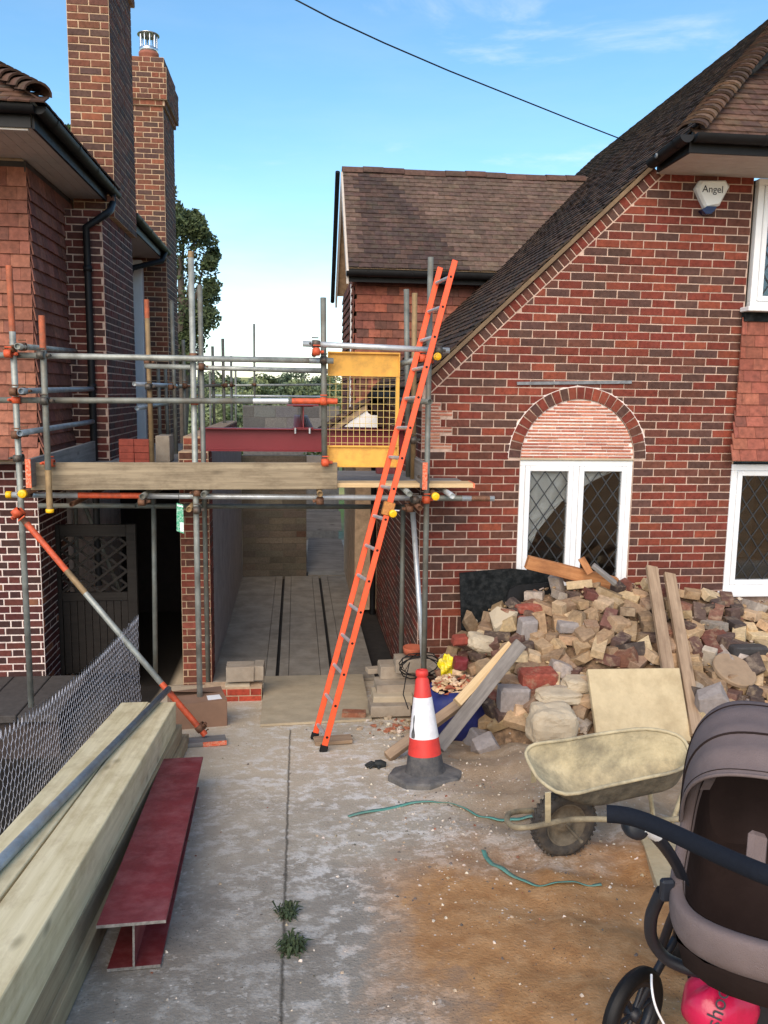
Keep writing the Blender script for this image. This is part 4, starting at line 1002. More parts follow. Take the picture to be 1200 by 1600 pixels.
# second row and behind
def post(xa, ya, xb, yb, Y, mat, bands=()): return tube('standard', at(xa, ya, Y), at(xb, yb, Y), mat, sc, bands)
post(312, 445, 326, 1090, Y2, 'galvd')
post(103, 470, 115, 700, 9.3, 'galvd'); post(148, 497, 158, 700, 9.5, 'galvd', [(0, 0.2, 'tantube')])
post(229, 468, 238, 728, 8.3, 'tantube', [(0, 0.11, 'orangeold')])
post(635, 452, 638, 752, 7.55, 'galvd'); post(648, 458, 645, 757, 7.35, 'tantube')
post(240, 775, 243, 1052, 8.3, 'galvd'); post(630, 790, 627, 1025, 7.9, 'galvd')
tube('standard', at(645, 800, 7.35), V((at(668, 1112, 7.0).x, 7.0, gz(1.2, 7.0))), 'galvb', sc, [(0.74, 0.98, 'orange')])
post(268, 470, 276, 730, 10.2, 'galvd'); post(118, 790, 122, 1000, 9.6, 'galvd'); 
tube('brace', at(130, 785, 9.7), at(190, 930, 9.7), 'galvd', sc)
# front rails and ledgers
ra, rb = at(-40, 554, Y1-0.06), at(521, 564, Y1-0.06)
tube('guard_rail', ra, rb, 'galv', sc, [(0.93, 0.96, 'galvblue')])
rc, rd = at(-40, 625, Y1-0.06), at(527, 627, Y1-0.06)
tube('guard_rail', rc, rd, 'galvd', sc, [(0.76, 0.86, 'galvb'), (0.87, 1.0, 'orange')])
ld, le = at(10, 773, Y1+0.06), at(772, 779, Y1+0.06)
tube('ledger', ld, le, 'galvb', sc, [(0.14, 0.27, 'orange'), (0.88, 0.93, 'galvd'), (0.95, 0.99, 'rust')])
cap(ld+V((-0.002,0,0)), ld-le, sc)
tube('guard_rail', at(226, 572, Y2-0.06), at(512, 580, Y2-0.06), 'galv', sc)
tube('guard_rail', at(120, 660, Y2), at(560, 656, Y2+0.0), 'galvd', sc) if False else None
tube('ledger', at(60, 790, Y2+0.05), at(640, 792, Y2+0.05), 'galvd', sc)
# left return rails, running back
for (xa, ya, xb, yb, Yb) in ((27, 541, 125, 549, 9.4), (33, 611, 166, 607, 9.7), (31, 677, 167, 655, 9.7)):
    pa, pb = at(xa, ya, 6.72), at(xb, yb, Yb); tube('return_rail', pa, pb, 'galvblue' if ya > 560 else 'galv', sc)
    coupler(at(xa+4, ya, 6.84), (0,0,1), 'rust', sc); coupler(pb-(pb-pa).normalized()*0.1, (0,0,1), 'rust', sc)
# small rails beside the far chimney
tube('return_rail', at(210, 600, 9.2), at(275, 603, 10.4), 'galvb', sc); tube('return_rail', at(214, 638, 9.0), at(262, 630, 10.6), 'galvblue', sc)
# transoms under the deck (open ends toward us)
for (x, y, Ya, Yb, mt_) in ((222, 776, 6.86, 8.6, 'galvd'), (318, 773, 6.84, 8.6, 'galvd'), (500, 772, 6.86, 8.5, 'tantube'), (640, 772, 6.78, 7.9, 'galv'), (707, 775, 6.74, 7.56, 'galvb'), (295, 796, 6.9, 8.6, 'tantube'), (656, 794, 6.78, 8.2, 'rust'), (112, 788, 7.9, 9.3, 'rust'), (214, 790, 7.6, 9.2, 'galvd')):
    pa = at(x, y, Ya); tube('transom', pa, V((pa.x, Yb, pa.z+0.0)), mt_, sc)
for (x, y, Ya, Yb) in ((34, 772, 6.76, 9.4), (681, 776, 6.72, 7.5)):
    pa = at(x, y, Ya); tube('transom', pa, V((pa.x-(0.0 if x < 100 else -0.05), Yb, pa.z)), 'rust', sc); cap(pa+V((0,-0.002,0)), (0,-1,0), sc, 0.033)
# ladder rail on top right
ta, tb = at(473, 537, 6.86), at(702, 548, 6.86)
tube('ladder_rail', ta, tb, 'galvb', sc)
pa = at(494, 547, 6.80); tube('transom', pa, V((pa.x, 7.6, pa.z)), 'galv', sc)
pa = at(684, 557, 6.74); tube('transom', pa, V((pa.x-0.02, 7.7, pa.z)), 'rust', sc); cap(pa, (0,-1,0), sc, 0.031, 0.03)
tube('guard_rail', at(622, 570, 7.15), at(650, 562, 7.0), 'galv', sc); tube('guard_rail', at(622, 625, 7.4), at(672, 628, 6.72), 'galvd', sc)
# raker with orange ends
rka, rkb = at(24, 797, 6.86), V((at(321, 1158, 6.4).x, 6.4, gz(-0.73, 6.4)+0.06))
tube('raker', rka, rkb, 'galv', sc, [(0.0, 0.06, 'rust'), (0.06, 0.27, 'orange'), (0.27, 0.37, 'tantube'), (0.77, 1.0, 'orange')])
coupler(at(31, 802, 6.84), rkb-rka, 'orange', sc, 1.15); coupler(rkb-(rkb-rka).normalized()*0.07, rkb-rka, 'rust', sc)
# couplers where tubes cross
for (x, y, Y, mt_) in ((17, 553, 6.9, 'orange'), (18, 545, 6.88, 'rust'), (67, 555, 6.85, 'steelc'), (25, 625, 6.9, 'orange'), (72, 626, 6.85, 'steelc'), (24, 612, 6.88, 'rust'), (27, 679, 6.88, 'rust'), (27, 716, 6.88, 'steelc'),
                       (302, 557, 7.0, 'rust'), (304, 627, 7.0, 'orange'), (316, 573, 8.2, 'rust'), (76, 724, 6.86, 'orange'), (506, 563, 6.98, 'steelc'), (506, 627, 6.98, 'orange'), (308, 770, 6.98, 'rust'), (308, 796, 6.98, 'steelc'), (508, 722, 6.9, 'orange'),
                       (494, 537, 6.84, 'steelc'), (494, 550, 6.84, 'orange'), (684, 548, 6.84, 'steelc'), (672, 562, 6.96, 'orange'), (665, 780, 6.98, 'orange'), (664, 745, 6.98, 'steelc'), (40, 772, 6.9, 'rust'), (232, 566, 8.3, 'rust'), (234, 604, 8.3, 'steelc'), (224, 783, 6.95, 'rust'),
                       (500, 783, 6.98, 'rust'), (646, 780, 6.95, 'steelc'), (646, 687, 7.35, 'steelc'), (658, 560, 6.9, 'orange'), (640, 795, 6.95, 'rust'), (268, 605, 9.9, 'rust')):
    coupler(at(x, y, Y), (0,0,1), mt_, sc)
# boards: each rests on or is clipped to the tubes
def board(name, pa, pb, w_, h_, mat, label, cat='board', up=(0,0,1), ends=(), group=None):
    pa, pb = V(pa), V(pb); L = (pb-pa).length; M = frame(pa, pb-pa, up)
    o = MB().box((0, -w_/2, -h_/2), (L, w_/2, h_/2), ch=0.004).build(name, MAT[mat], M=M); tag(o, label, cat, group)
    for e in ends:
        q = MB(); x = -0.0015 if e == 0 else L-0.0145
        q.box((x, -w_/2-0.0015, -h_/2-0.0015), (x+0.016, w_/2+0.0015, h_/2+0.0015)); q.build('end_band', MAT['orangeend'], o, M=M)
    return o
MAT['orangeend'] = simple('orange_board_end', lin(222, 92, 52), 0.65, var=0.2, scale=50, dirt=lin(222, 200, 170), dirt_amt=0.8, dscale=60)
tY = 6.955
ta_, tb_ = at(48, 744, tY), at(527, 743.5, tY)
board('scaffold_board', ta_, tb_, 0.038, 0.225, 'board', 'long weathered toe board on edge along the front of the deck')
lb = at(44, 740, 6.8); board('scaffold_board', lb, V((lb.x-0.02, 9.5, lb.z+0.02)), 0.038, 0.225, 'boardg', 'grey toe board running back beside the tile-hung wall', ends=(0,))
rbp = at(664, 744, 6.82); board('scaffold_board', rbp, V((rbp.x+0.0, 7.5, rbp.z)), 0.038, 0.225, 'boardg', 'short toe board with orange end beside the ladder pole', ends=(0,))
zd = at(700, 759, 6.98).z
lab = ['pale new deck board with orange end, nearest the ladder', 'grey deck board just behind the pale front one', 'third deck board from the front, worn grey', 'fourth deck board from the front, worn grey', 'rearmost deck board of the front lift, worn grey']
for i in range(5):
    y = 6.98+0.115+i*0.232; xe = 1.53-0.05*i-(0.02 if i else 0)
    if i > 1: xe = 1.10
    board('scaffold_board', (-2.12, y, zd+0.002*(i % 2)), (xe, y, zd+0.002*(i % 2)), 0.225, 0.038, 'boardn' if i == 0 else 'boardg', lab[i], ends=(1,) if i == 0 else ())
for i in range(5):  # left deck, carried on over the side passage to keep light out
    x = -2.05+i*0.235
    board('scaffold_board', (x, 8.2, zd+0.005), (x, 12.2, zd+0.005), 0.225, 0.038, 'boardg', ['grey board running back along the left house wall, leftmost of five', 'grey board running back, second from the left house wall', 'grey board running back, middle of five beside the chimneys', 'grey board running back, fourth from the left house wall', 'grey board running back next to the brick pier'][i])
# stacked bricks and blocks on the left deck
bx0, bx1 = at(185, 700, 8.45).x, at(233, 700, 8.45).x; bz = zd+0.03
hgt = at(200, 688, 8.45).z-bz
nrw = max(2, round(hgt/0.066))
MAT['redbrick'] = simple('new_red_brick', lin(134, 60, 46), 0.85, var=0.2, scale=25, bmp=0.3)
for r_ in range(nrw):
    for k in range(2):
        o = MB().box((bx0+k*(bx1-bx0)/2+0.002, 8.45+random.uniform(0, 0.01), bz+r_*0.066), (bx0+(k+1)*(bx1-bx0)/2-0.002, 8.56, bz+r_*0.066+0.0645), ch=0.003).build('brick', MAT['redbrick'])
        tag(o, 'new red brick in the deck stack, %s layer from the bottom, %s column' % (('first', 'second', 'third', 'fourth', 'fifth', 'sixth')[r_], ('left', 'right')[k]), 'brick', 'stacked bricks on the deck')
x0, x1 = at(243, 700, 8.9).x, at(265, 700, 8.9).x
tag(MB().box((x0, 8.9, bz), (x1, 9.0+0.2, at(250, 681, 8.9).z), ch=0.004).build('concrete_block', MAT['concrete']), 'upright grey concrete block on the left deck by the chimney', 'block')
p = at(590, 738, 7.9); tag(MB().box((p.x-0.02, 7.8, zd+0.021), (p.x+0.16, 7.9, zd+0.086), ch=0.003).build('brick', MAT['redoxide']), 'single dark red brick lying on the deck behind the ladder', 'brick')
# green inspection tag
tg = empty('scaffold_tag', at(281, 785, 6.93), 'green and white scaffold inspection tag hanging from the front ledger', 'tag')
MAT['tagg'] = simple('green_tag_plastic', lin(20, 150, 105), 0.4, var=0.2, scale=70, bmp=0, dirt=lin(225, 240, 232), dirt_amt=0.9, dscale=90); MAT['tagw'] = simple('tag_white', lin(228, 238, 232), 0.5, var=0.1, scale=90, bmp=0)
tq = [(276, 786), (286, 788.5), (287.5, 834), (276, 829.5)]
MB().prism([at(x, y, 6.93) for x, y in tq], (0, 0.002, 0)).build('card', MAT['tagg'], tg)
MB().prism([at(x, y, 6.928) for x, y in [(281.5, 816), (287, 816.5), (287, 832), (281.5, 829.5)]], (0, 0.001, 0)).build('white_panel', MAT['tagw'], tg)
MB().prism([at(x, y, 6.928) for x, y in [(277, 788), (286, 790.5), (286, 793), (277, 791)]], (0, 0.001, 0)).build('white_panel', MAT['tagw'], tg)
MB().tube([at(279, 773, 6.99), at(280, 787, 6.93)], 0.0025, 6).build('tie', MAT['black'], tg)
# yellow gate
gg = empty('scaffold_gate', at(512, 733, 7.08), 'yellow metal scaffold gate with wire mesh middle', 'gate'); gY2 = 7.08
q0, q1 = at(512, 550, gY2), at(622, 730, gY2); X0, X1, Z0, Z1 = q0.x, q1.x, q1.z, q0.z+0.005
zt, zb = at(560, 588, gY2).z, at(560, 696, gY2).z
for (a, c, n_) in ((zt, Z1, 'top_panel'), (Z0, zb, 'kick_panel')):
    q = MB().box((X0, gY2, a), (X1, gY2+0.003, c)); q.box((X0, gY2-0.022, c-0.014), (X1, gY2-0.0005, c)); q.box((X0, gY2-0.022, a), (X1, gY2-0.0005, a+0.012)); q.box((X0, gY2-0.022, a+0.0121), (X0+0.012, gY2-0.0005, c-0.0141)); q.box((X1-0.012, gY2-0.022, a+0.0121), (X1, gY2-0.0005, c-0.0141)); q.build(n_, MAT['yellow'], gg)
MB().box((X1-0.03, gY2-0.02, zb+0.001), (X1, gY2+0.01, zt-0.001), ch=0.003).build('side_post', MAT['yellow'], gg)
MAT['ywire'] = simple('yellow_wire', lin(214, 190, 120), 0.5, var=0.1)
for i in range(12):
    x = X0+0.02+i*(X1-X0-0.05)/11; MB().tube([(x, gY2+0.006, zb-0.01), (x, gY2+0.006, zt+0.01)], 0.0023, 6).build('wire', MAT['ywire'], gg)
for i in range(11):
    z = zb+0.02+i*(zt-zb-0.03)/10; MB().tube([(X0-0.0, gY2+0.0095, z), (X1-0.02, gY2+0.0095, z)], 0.0023, 6).build('wire', MAT['ywire'], gg)
# ================================================================== ladder
ldr = empty('ladder', (0.2, 6.2, 0.4), 'bright orange fibreglass ladder leaning on the scaffold', 'ladder')
f1 = V((at(505, 1174, 6.02).x, 6.02, gz(0.2, 6.02)+0.005)); t1 = at(711, 407, 6.62)
f2 = at(491, 1146, 6.36); t2 = at(688, 418, 6.98)
f2.z = gz(f2.x, 6.36)+0.02
for (a, c) in ((f1, t1), (f2, t2)):
    d = c-a; side = V((0,1,0)); M = frame(a, d, V((d.z, 0, -d.x)))
    L = d.length; b = MB()
    b.box((0.03, -0.0115, -0.0225), (L, 0.0115, 0.0225), ch=0.003)
    st = b.build('stile', MAT['ladder'], ldr, M=M)
    MB().box((-0.012, -0.017, -0.030), (0.045, 0.017, 0.030), ch=0.006).build('rubber_foot', MAT['black'], st, M=M)
nR = 16
for i in range(nR):
    t = (i+0.45)/nR; a = f1.lerp(t1, t)+V((0, -0.013, 0)); c = f2.lerp(t2, t)
    MB().tube([a+V((0, 0.004, 0)), c], 0.015, 10).build('rung', MAT['galvb'], ldr)
    MB().lathe([(0.011, 0), (0.0005, 0)], 8, M=frame(a+V((0, -0.0005, 0)), (0,-1,0)) @ Matrix.Rotation(R(90), 4, 'Y')).build('rung_socket', MAT['black'], ldr, fix=False)
clp = empty('ladder_clamp', at(606, 800, 6.3), 'brass ladder clamp with yellow cap halfway up the ladder', 'clamp')
tcl = (607-504)/(711-504); pcl = f1.lerp(t1, 0.487)
b = MB().box((-0.055, -0.035, -0.045), (0.055, 0.02, 0.045), ch=0.006); b.build('body', simple('brass_clamp', lin(178, 118, 60), 0.45, 0.5, var=0.3, scale=40), clp, M=frame(pcl, t1-f1, V((t1.z-f1.z, 0, -(t1.x-f1.x)))))
cap(at(614.5, 803, 6.24), (0.1,-1,-0.05), clp, 0.03, 0.03); MB().tube([at(612, 797, 6.27), at(624, 798, 6.27)], 0.006, 8).build('wing_bolt', MAT['galvb'], clp)
# ================================================================== red steel beams on the walls
bm_ = empty('steel_beam', (-1.0, 8.9, 2.48), 'long dark red steel beam spanning the extension behind the scaffold', 'beam')
def ibeam(parent, pa, pb, h, w_, tf, tw, mat):
    pa, pb = V(pa), V(pb); L = (pb-pa).length; M = frame(pa, pb-pa)
    MB().box((0, -w_/2, h-tf), (L, w_/2, h), ch=0.001).build('flange', MAT[mat], parent, M=M); MB().box((0, -w_/2, 0), (L, w_/2, tf), ch=0.001).build('flange', MAT[mat], parent, M=M)
    MB().box((0, -tw/2, tf+0.0001), (L, tw/2, h-tf-0.0001)).build('web', MAT[mat], parent, M=M)
bl, br = at(313, 703, 8.86), at(655, 703, 8.86); bl.z = 2.482; br.z = 2.482
MAT['redbeam'] = simple('red_oxide_beam', lin(122, 32, 40), 0.5, 0, var=0.12, scale=5, bmp=0.06, dirt=lin(112, 30, 38), dirt_amt=0.5)
hB = at(313, 668, 8.86).z-2.482
ibeam(bm_, bl, br, hB, 0.18, 0.012, 0.009, 'redbeam')
for x in (461.5, 484): 
    p = at(x, 673, 8.75); MB().tube([p+V((0,0,-0.03)), p+V((0,0,0.03))], 0.011, 8).build('bolt', MAT['galvb'], bm_)
b2 = empty('steel_beam', at(475, 668, 8.9), 'dark red steel beam end-on, bolted on top of the long beam', 'beam')
p = at(474, 667, 8.76); p.z = 2.482+hB+0.001; h2 = at(474, 634, 8.76).z-p.z
ibeam(b2, p, p+V((0, 4.9, 0)), h2, 0.21, 0.012, 0.012, 'redbeam')
MB().box((p.x-0.17, 8.70, p.z+h2), (p.x+0.16, 8.98, p.z+h2+0.012)).build('top_plate', MAT['redbeam'], b2)
# ================================================================== scaffold far behind
sb = empty('scaffolding', (-1.4, 12, 0), 'thin background scaffold poles and rails around the rear of the extension', 'scaffolding')
for (xa, ya, xb, yb, Y, mt_) in ((332, 541, 336, 672, 14, 'galvd'), (348, 529, 352, 700, 13, 'galvd'), (361, 556, 363, 672, 16, 'galvd'), (368, 577, 369, 660, 19, 'galvd'), (397, 506, 398, 622, 18, 'galvd'), (286, 531, 292, 735, 11.5, 'galvd'), (310, 545, 313, 690, 15, 'galvd'), (328, 580, 330, 690, 18, 'galvd'), (247, 575, 252, 700, 12.2, 'galvd'), (258, 570, 264, 690, 12.6, 'galvd')):
    tube('standard', at(xa, ya, Y), at(xb, yb+40, Y), mt_, sb)
for (xa, ya, xb, yb, Y, mt_) in ((250, 603, 520, 601, 18, 'galv'), (330, 618, 505, 620, 18, 'galvb'), (318, 574, 505, 577, 16, 'galv'), (240, 606, 345, 602, 13, 'galvd')):
    tube('guard_rail', at(xa, ya, Y), at(xb, yb, Y), mt_, sb)
for (x, y, Y) in ((334, 601, 14), (352, 602, 13), (362, 602, 16), (398, 601, 18), (289, 603, 11.5), (314, 603, 15)): coupler(at(x, y, Y-0.05), (0,0,1), 'rust', sb, 1.1)
# ================================================================== rubble heap
MAT['rub'] = piece('old_brick_with_mortar', var=0.3, scale=30, bmp=0.6, bs=70, stain=lin(176, 156, 128), stain_amt=0.9, stain_scale=11)
MAT['rubclean'] = piece('salvaged_brick', var=0.25, scale=30, bmp=0.4, bs=80, stain=lin(196, 176, 150), stain_amt=0.5, stain_scale=7)
def lerp_tab(tab, x):
    if x <= tab[0][0]: return tab[0][1]
    for (a, va), (b, vb) in zip(tab[:-1], tab[1:]):
        if x <= b: return va+(vb-va)*(x-a)/(b-a)
    return tab[-1][1]
TOE = [(1.15, 7.0), (1.3, 6.6), (1.5, 6.0), (1.9, 5.75), (2.7, 5.75), (3.6, 5.5), (4.6, 5.2)]
TOP = [(1.10, 0.2), (1.3, 0.55), (1.5, 0.95), (1.75, 1.17), (2.1, 1.27), (2.5, 1.45), (3.0, 1.40), (3.4, 1.34), (3.9, 1.28), (4.6, 1.15), (5.4, 1.0)]
def hp(x, y):
    g = gz(x, y); t = lerp_tab(TOE, x); tp = lerp_tab(TOP, x)
    if x < 1.12 or y < t or tp < g: return g-0.02
    k = min(1, (y-t)/(7.05-t)) if t < 7.0 else 1
    k = k**0.62
    z = g+(tp-g)*k
    if y > 7.15: z -= (y-7.15)*0.35
    return z + 0.03*bumpf(x, y, 9)*k
b = MB()
nx, ny = 62, 40
b.add([(1.1+4.3*i/nx, 5.15+2.4*j/ny, hp(1.1+4.3*i/nx, 5.15+2.4*j/ny)-0.05+random.uniform(-0.025, 0.025)) for j in range(ny+1) for i in range(nx+1)],
      [(j*(nx+1)+i, j*(nx+1)+i+1, (j+1)*(nx+1)+i+1, (j+1)*(nx+1)+i) for j in range(ny) for i in range(nx)])
o = b.build('rubble', simple('rubble_debris', lin(128, 104, 80), 0.95, var=0.45, scale=22, bmp=1.0, bs=35, dirt=lin(62, 50, 42), dirt_amt=0.8, dscale=12), fix=False)
tag(o, 'crumbled mortar and broken brick filling the heap by the house', 'rubble', kind='stuff')
def hull(pts):
    bm = bmesh.new(); vs = [bm.verts.new(p) for p in pts]; r_ = bmesh.ops.convex_hull(bm, input=vs)
    bmesh.ops.delete(bm, geom=[e for e in r_['geom_interior'] if isinstance(e, bmesh.types.BMVert)], context='VERTS')
    bmesh.ops.dissolve_limit(bm, angle_limit=R(7), verts=bm.verts, edges=bm.edges)
    bm.verts.index_update(); v = [tuple(x.co) for x in bm.verts]; f = [tuple(x.index for x in q.verts) for q in bm.faces]; bm.free(); return v, f
def chunk(w_, d_, h_, broken=0.0, jit=0.004, rnd=0.006):
    pts = []
    for sx_ in (-1, 1):
        for sy in (-1, 1):
            for sz in (-1, 1):
                k = 1.0
                c = V((sx_*w_/2, sy*d_/2, sz*h_/2))
                if random.random() < broken: k = random.uniform(0.35, 0.85)
                for ax in range(3):
                    q = c.copy(); 
                    for a in range(3):
                        if a != ax: q[a] -= math.copysign(rnd*random.uniform(0.4, 1.6), q[a])
                    q = V((q.x*(k if broken else 1), q.y, q.z*(1 if random.random() < 0.6 else (k if broken else 1)))) + V([random.uniform(-jit, jit) for _ in range(3)])
                    pts.append(q)
    return hull(pts)
def rock(w_, d_, h_, n=70, flat=0.75):
    pts = []
    for _ in range(n):
        v = V([random.gauss(0, 1) for _ in range(3)]).normalized()
        v = V([math.copysign(abs(c)**flat, c) for c in v]); k = random.uniform(0.85, 1.1)
        pts.append(V((v.x*w_/2*k, v.y*d_/2*k, v.z*h_/2*k)))
    return hull(pts)
FINES = [rock(2.0, 1.4, 0.9, 12) for _ in range(8)]
RB = {}
for k in range(7): RB[('whole', k)] = chunk(0.225, 0.108, 0.072, 0.07, 0.0018, 0.004)
for k in range(10): RB[('half', k)] = chunk(random.uniform(0.11, 0.17), 0.108, 0.075, 0.22, 0.003, 0.004)
for k in range(5): RB[('lump', k)] = chunk(0.21, 0.13, 0.12, 0.4, 0.012, 0.012)
RBM = {}
def rub_mesh(key, mat):
    k = (key, mat.name)
    if k not in RBM:
        me = bpy.data.meshes.new('rubble_brick'); me.from_pydata(RB[key][0], [], RB[key][1]); me.materials.append(mat); RBM[k] = me
    return RBM[k]
COLS = {'buff': [(1, lin(176, 150, 116)), (1, lin(158, 132, 102)), (1, lin(192, 168, 134)), (1, lin(146, 122, 98))], 'red-brown': [(1, lin(118, 84, 72)), (1, lin(106, 78, 69)), (1, lin(130, 90, 72)), (1, lin(110, 70, 60))], 'dark': [(1, lin(88, 72, 66)), (1, lin(76, 66, 62))], 'grey': [(1, lin(150, 140, 132)), (1, lin(168, 158, 146))]}
def zone(x, y):
    if x < 770: return 'on the left flank by the black boards'
    if y < 945 and x < 1010: return 'on the crest below the arched window'
    if x > 1075 and y < 985: return 'high up near the corner window'
    if x > 1075: return 'low down behind the pushchair'
    if x > 900 and y < 1050: return 'above the square flagstone'
    if x > 900: return 'low behind the wheelbarrow'
    if y < 1040: return 'in mid heap left of the flagstone'
    return 'at the foot of the leaning battens'
skip = [(918, 1045, 1085, 1160)]
cnt = 0
yy = 884
while yy < 1185:
    xx = 690 + random.uniform(-8, 8) + (12 if cnt % 2 else 0); cnt += 1
    while xx < 1235:
        x, y = xx+random.uniform(-7, 7), yy+random.uniform(-5, 5); xx += 27
        d = ray(x, y); s = 5.0/d.y; hit = None
        while s*d.y < 7.5:
            p = CAM + d*s
            if p.z < hp(p.x, p.y): hit = p; break
            s += 0.012
        if hit is None or hit.x < 1.17 or hit.y < lerp_tab(TOE, hit.x)+0.05 or hp(hit.x, hit.y) < gz(hit.x, hit.y)+0.03: continue
        if any(a < x < c and b_ < y < e for a, b_, c, e in skip): continue
        q = random.random(); kind = 'half' if q < 0.42 else ('whole' if q < 0.84 else 'lump')
        q = random.random(); cn = 'buff' if q < 0.63 else ('red-brown' if q < 0.81 else ('dark' if q < 0.89 else 'grey'))
        key = random.choice([k for k in RB if k[0] == kind])
        o = bpy.data.objects.new('rubble_brick', rub_mesh(key, MAT['rub'] if random.random() < 0.75 else MAT['rubclean'])); link(o)
        e = 0.08; n_ = V((-(hp(hit.x+e, hit.y)-hp(hit.x-e, hit.y))/(2*e), -(hp(hit.x, hit.y+e)-hp(hit.x, hit.y-e))/(2*e), 1)).normalized()
        n_ = (n_ + V((0, 0, 1.5))).normalized()
        rot = n_.to_track_quat('Z', 'Y').to_matrix() @ Matrix.Rotation(random.uniform(0, 6.28), 3, 'Z') @ Matrix.Rotation(random.gauss(0, 0.22), 3, 'X') @ Matrix.Rotation(random.gauss(0, 0.22) + (1.4 if random.random() < 0.1 else 0), 3, 'Y')
        M = rot.to_4x4(); M.translation = hit + n_*random.uniform(0.0, 0.04); o.matrix_basis = M
        o.color = (*pick(COLS[cn]), 1)
        wd = {'half': 'broken brick', 'whole': 'whole brick', 'lump': 'brick lump'}[kind]
        tag(o, f'{cn} {wd} {zone(x, y)}', 'brick', f'{cn} rubble {zone(x, y)}')
    yy += 16.5
b = MB()
for _ in range(1500):
    x, y = random.uniform(1.2, 4.4), random.uniform(5.2, 7.3)
    if y < lerp_tab(TOE, x)-0.12: continue
    s = random.choice((0.008, 0.012, 0.016, 0.022, 0.03)); v, f = FINES[random.randrange(8)]
    b.add(v, f, Matrix.Translation((x, y, max(hp(x, y), gz(x, y))+random.uniform(-0.01, 0.03))) @ Matrix.Rotation(random.uniform(0, 6), 4, 'Z') @ Matrix.Rotation(random.uniform(-1, 1), 4, 'X') @ Matrix.Scale(s, 4), c=pick([(4, lin(172, 146, 112)), (2, lin(146, 120, 94)), (1.5, lin(120, 84, 70)), (1, lin(188, 176, 158))]))
o = b.build('brick_chips', piece('brick_chips_mat', True), fix=False); tag(o, 'small brick chips and mortar crumbs over the heap', 'debris', kind='stuff')
# singled-out stones
from mathutils import noise as mnoise
def boulder(w_, d_, h_, pw=0.62, amp=0.10):
    bm = bmesh.new(); bmesh.ops.create_icosphere(bm, subdivisions=4, radius=1); off = V((random.uniform(0, 50), random.uniform(0, 50), 0))
    for v in bm.verts:
        c = v.co.normalized(); q = V([math.copysign(abs(x)**pw, x) for x in c])
        k = 1+amp*mnoise.noise(q*1.6+off)*1.6+amp*0.45*mnoise.noise(q*5+off)+amp*0.2*mnoise.noise(q*13+off)
        v.co = V((q.x*w_/2*k, q.y*d_/2*k, q.z*h_/2*k))
    bm.verts.index_update(); v = [tuple(x.co) for x in bm.verts]; f = [tuple(x.index for x in g.verts) for g in bm.faces]; bm.free(); return v, f
def stone(name, x, y, Y, dims, mat, label, cat='stone', rot=(0,0,0), geo_='chunk', broken=0.15, flat=0.7, dy=0.0):
    v, f = chunk(*dims, broken, 0.008, 0.014) if geo_ == 'chunk' else boulder(*dims)
    me = bpy.data.meshes.new(name); me.from_pydata(v, [], f); me.materials.append(MAT[mat] if isinstance(mat, str) else mat)
    o = bpy.data.objects.new(name, me); link(o); M = (Matrix.Rotation(rot[2], 4, 'Z') @ Matrix.Rotation(rot[1], 4, 'Y') @ Matrix.Rotation(rot[0], 4, 'X')); M.translation = at(x, y, Y); o.matrix_basis = M
    o.color = (*lin(150, 78, 64), 1); tag(o, label, cat); return o
def hity(x, y, off=0.0):
    d = ray(x, y); s = 4.8/d.y
    while s*d.y < 7.5:
        p = CAM+d*s
        if p.z < hp(p.x, p.y): return p.y-off
        s += 0.01
    return 7.2
MAT['greyblk'] = simple('grey_cement_block', lin(146, 138, 134), 0.92, var=0.15, scale=30, bmp=0.6, bs=120)
stone('concrete_block', 823, 988, hity(823, 988, 0.05), (0.15, 0.12, 0.24), 'greyblk', 'grey concrete block standing upright in the heap', 'block', (0.08, 0.05, 0.25), broken=0)
stone('stone', 785, 972, hity(785, 972, 0.03), (0.26, 0.2, 0.2), 'conc_l', 'pale split stone leaning at the left top of the heap', 'stone', (0.3, -0.5, 0.2), broken=0.4)
stone('red_brick', 830, 968, hity(830, 968, 0.06), (0.23, 0.1, 0.075), MAT['rubclean'], 'clean dark red brick, lower of the pair at the heap top', 'brick', (0.05, -0.08, 0.05), broken=0)
stone('red_brick', 826, 950, hity(826, 955, 0.08), (0.22, 0.1, 0.07), MAT['rubclean'], 'clean dark red brick, upper of the pair at the heap top', 'brick', (0.05, -0.05, 0.0), broken=0)
stone('concrete_block', 896, 979, hity(896, 979, 0.05), (0.28, 0.12, 0.09), 'greyblk', 'long grey split block lying below the orange timber', 'block', (0.1, 0.03, 0.06), broken=0)
stone('stone', 861, 1131, hity(861, 1131, 0.1), (0.36, 0.26, 0.3), 'conc_l', 'big rounded pale stone beside the wheelbarrow tray', 'stone', (0.1, 0.1, 0), 'rock')
stone('stone', 905, 1069, hity(905, 1069, 0.06), (0.27, 0.18, 0.12), 'conc_l', 'flat pale stone just left of the flagstone top corner', 'stone', (0.1, 0.1, 0.1), 'rock')
stone('stone', 873, 1087, hity(873, 1087, 0.06), (0.36, 0.2, 0.1), 'conc_l', 'long flat pale stone above the big rounded stone', 'stone', (0.1, 0.03, 0.0), 'rock')
stone('concrete_block', 802, 1092, hity(802, 1092, 0.06), (0.24, 0.14, 0.2), 'greyblk', 'square grey block between the battens and the rounded stone', 'block', (0.0, 0.04, 0.0), broken=0)
stone('concrete_block', 750, 1150, hity(750, 1140, 0.02), (0.26, 0.22, 0.16), 'greyblk', 'broken grey block at the foot of the heap by the battens', 'block', (0.3, 0.2, 0.4), broken=0.3)
stone('concrete_block', 757, 1165, 5.72, (0.23, 0.14, 0.12), 'greyblk', 'small grey block lowest at the foot of the heap', 'block', (0.1, -0.2, 0.5), broken=0.2)
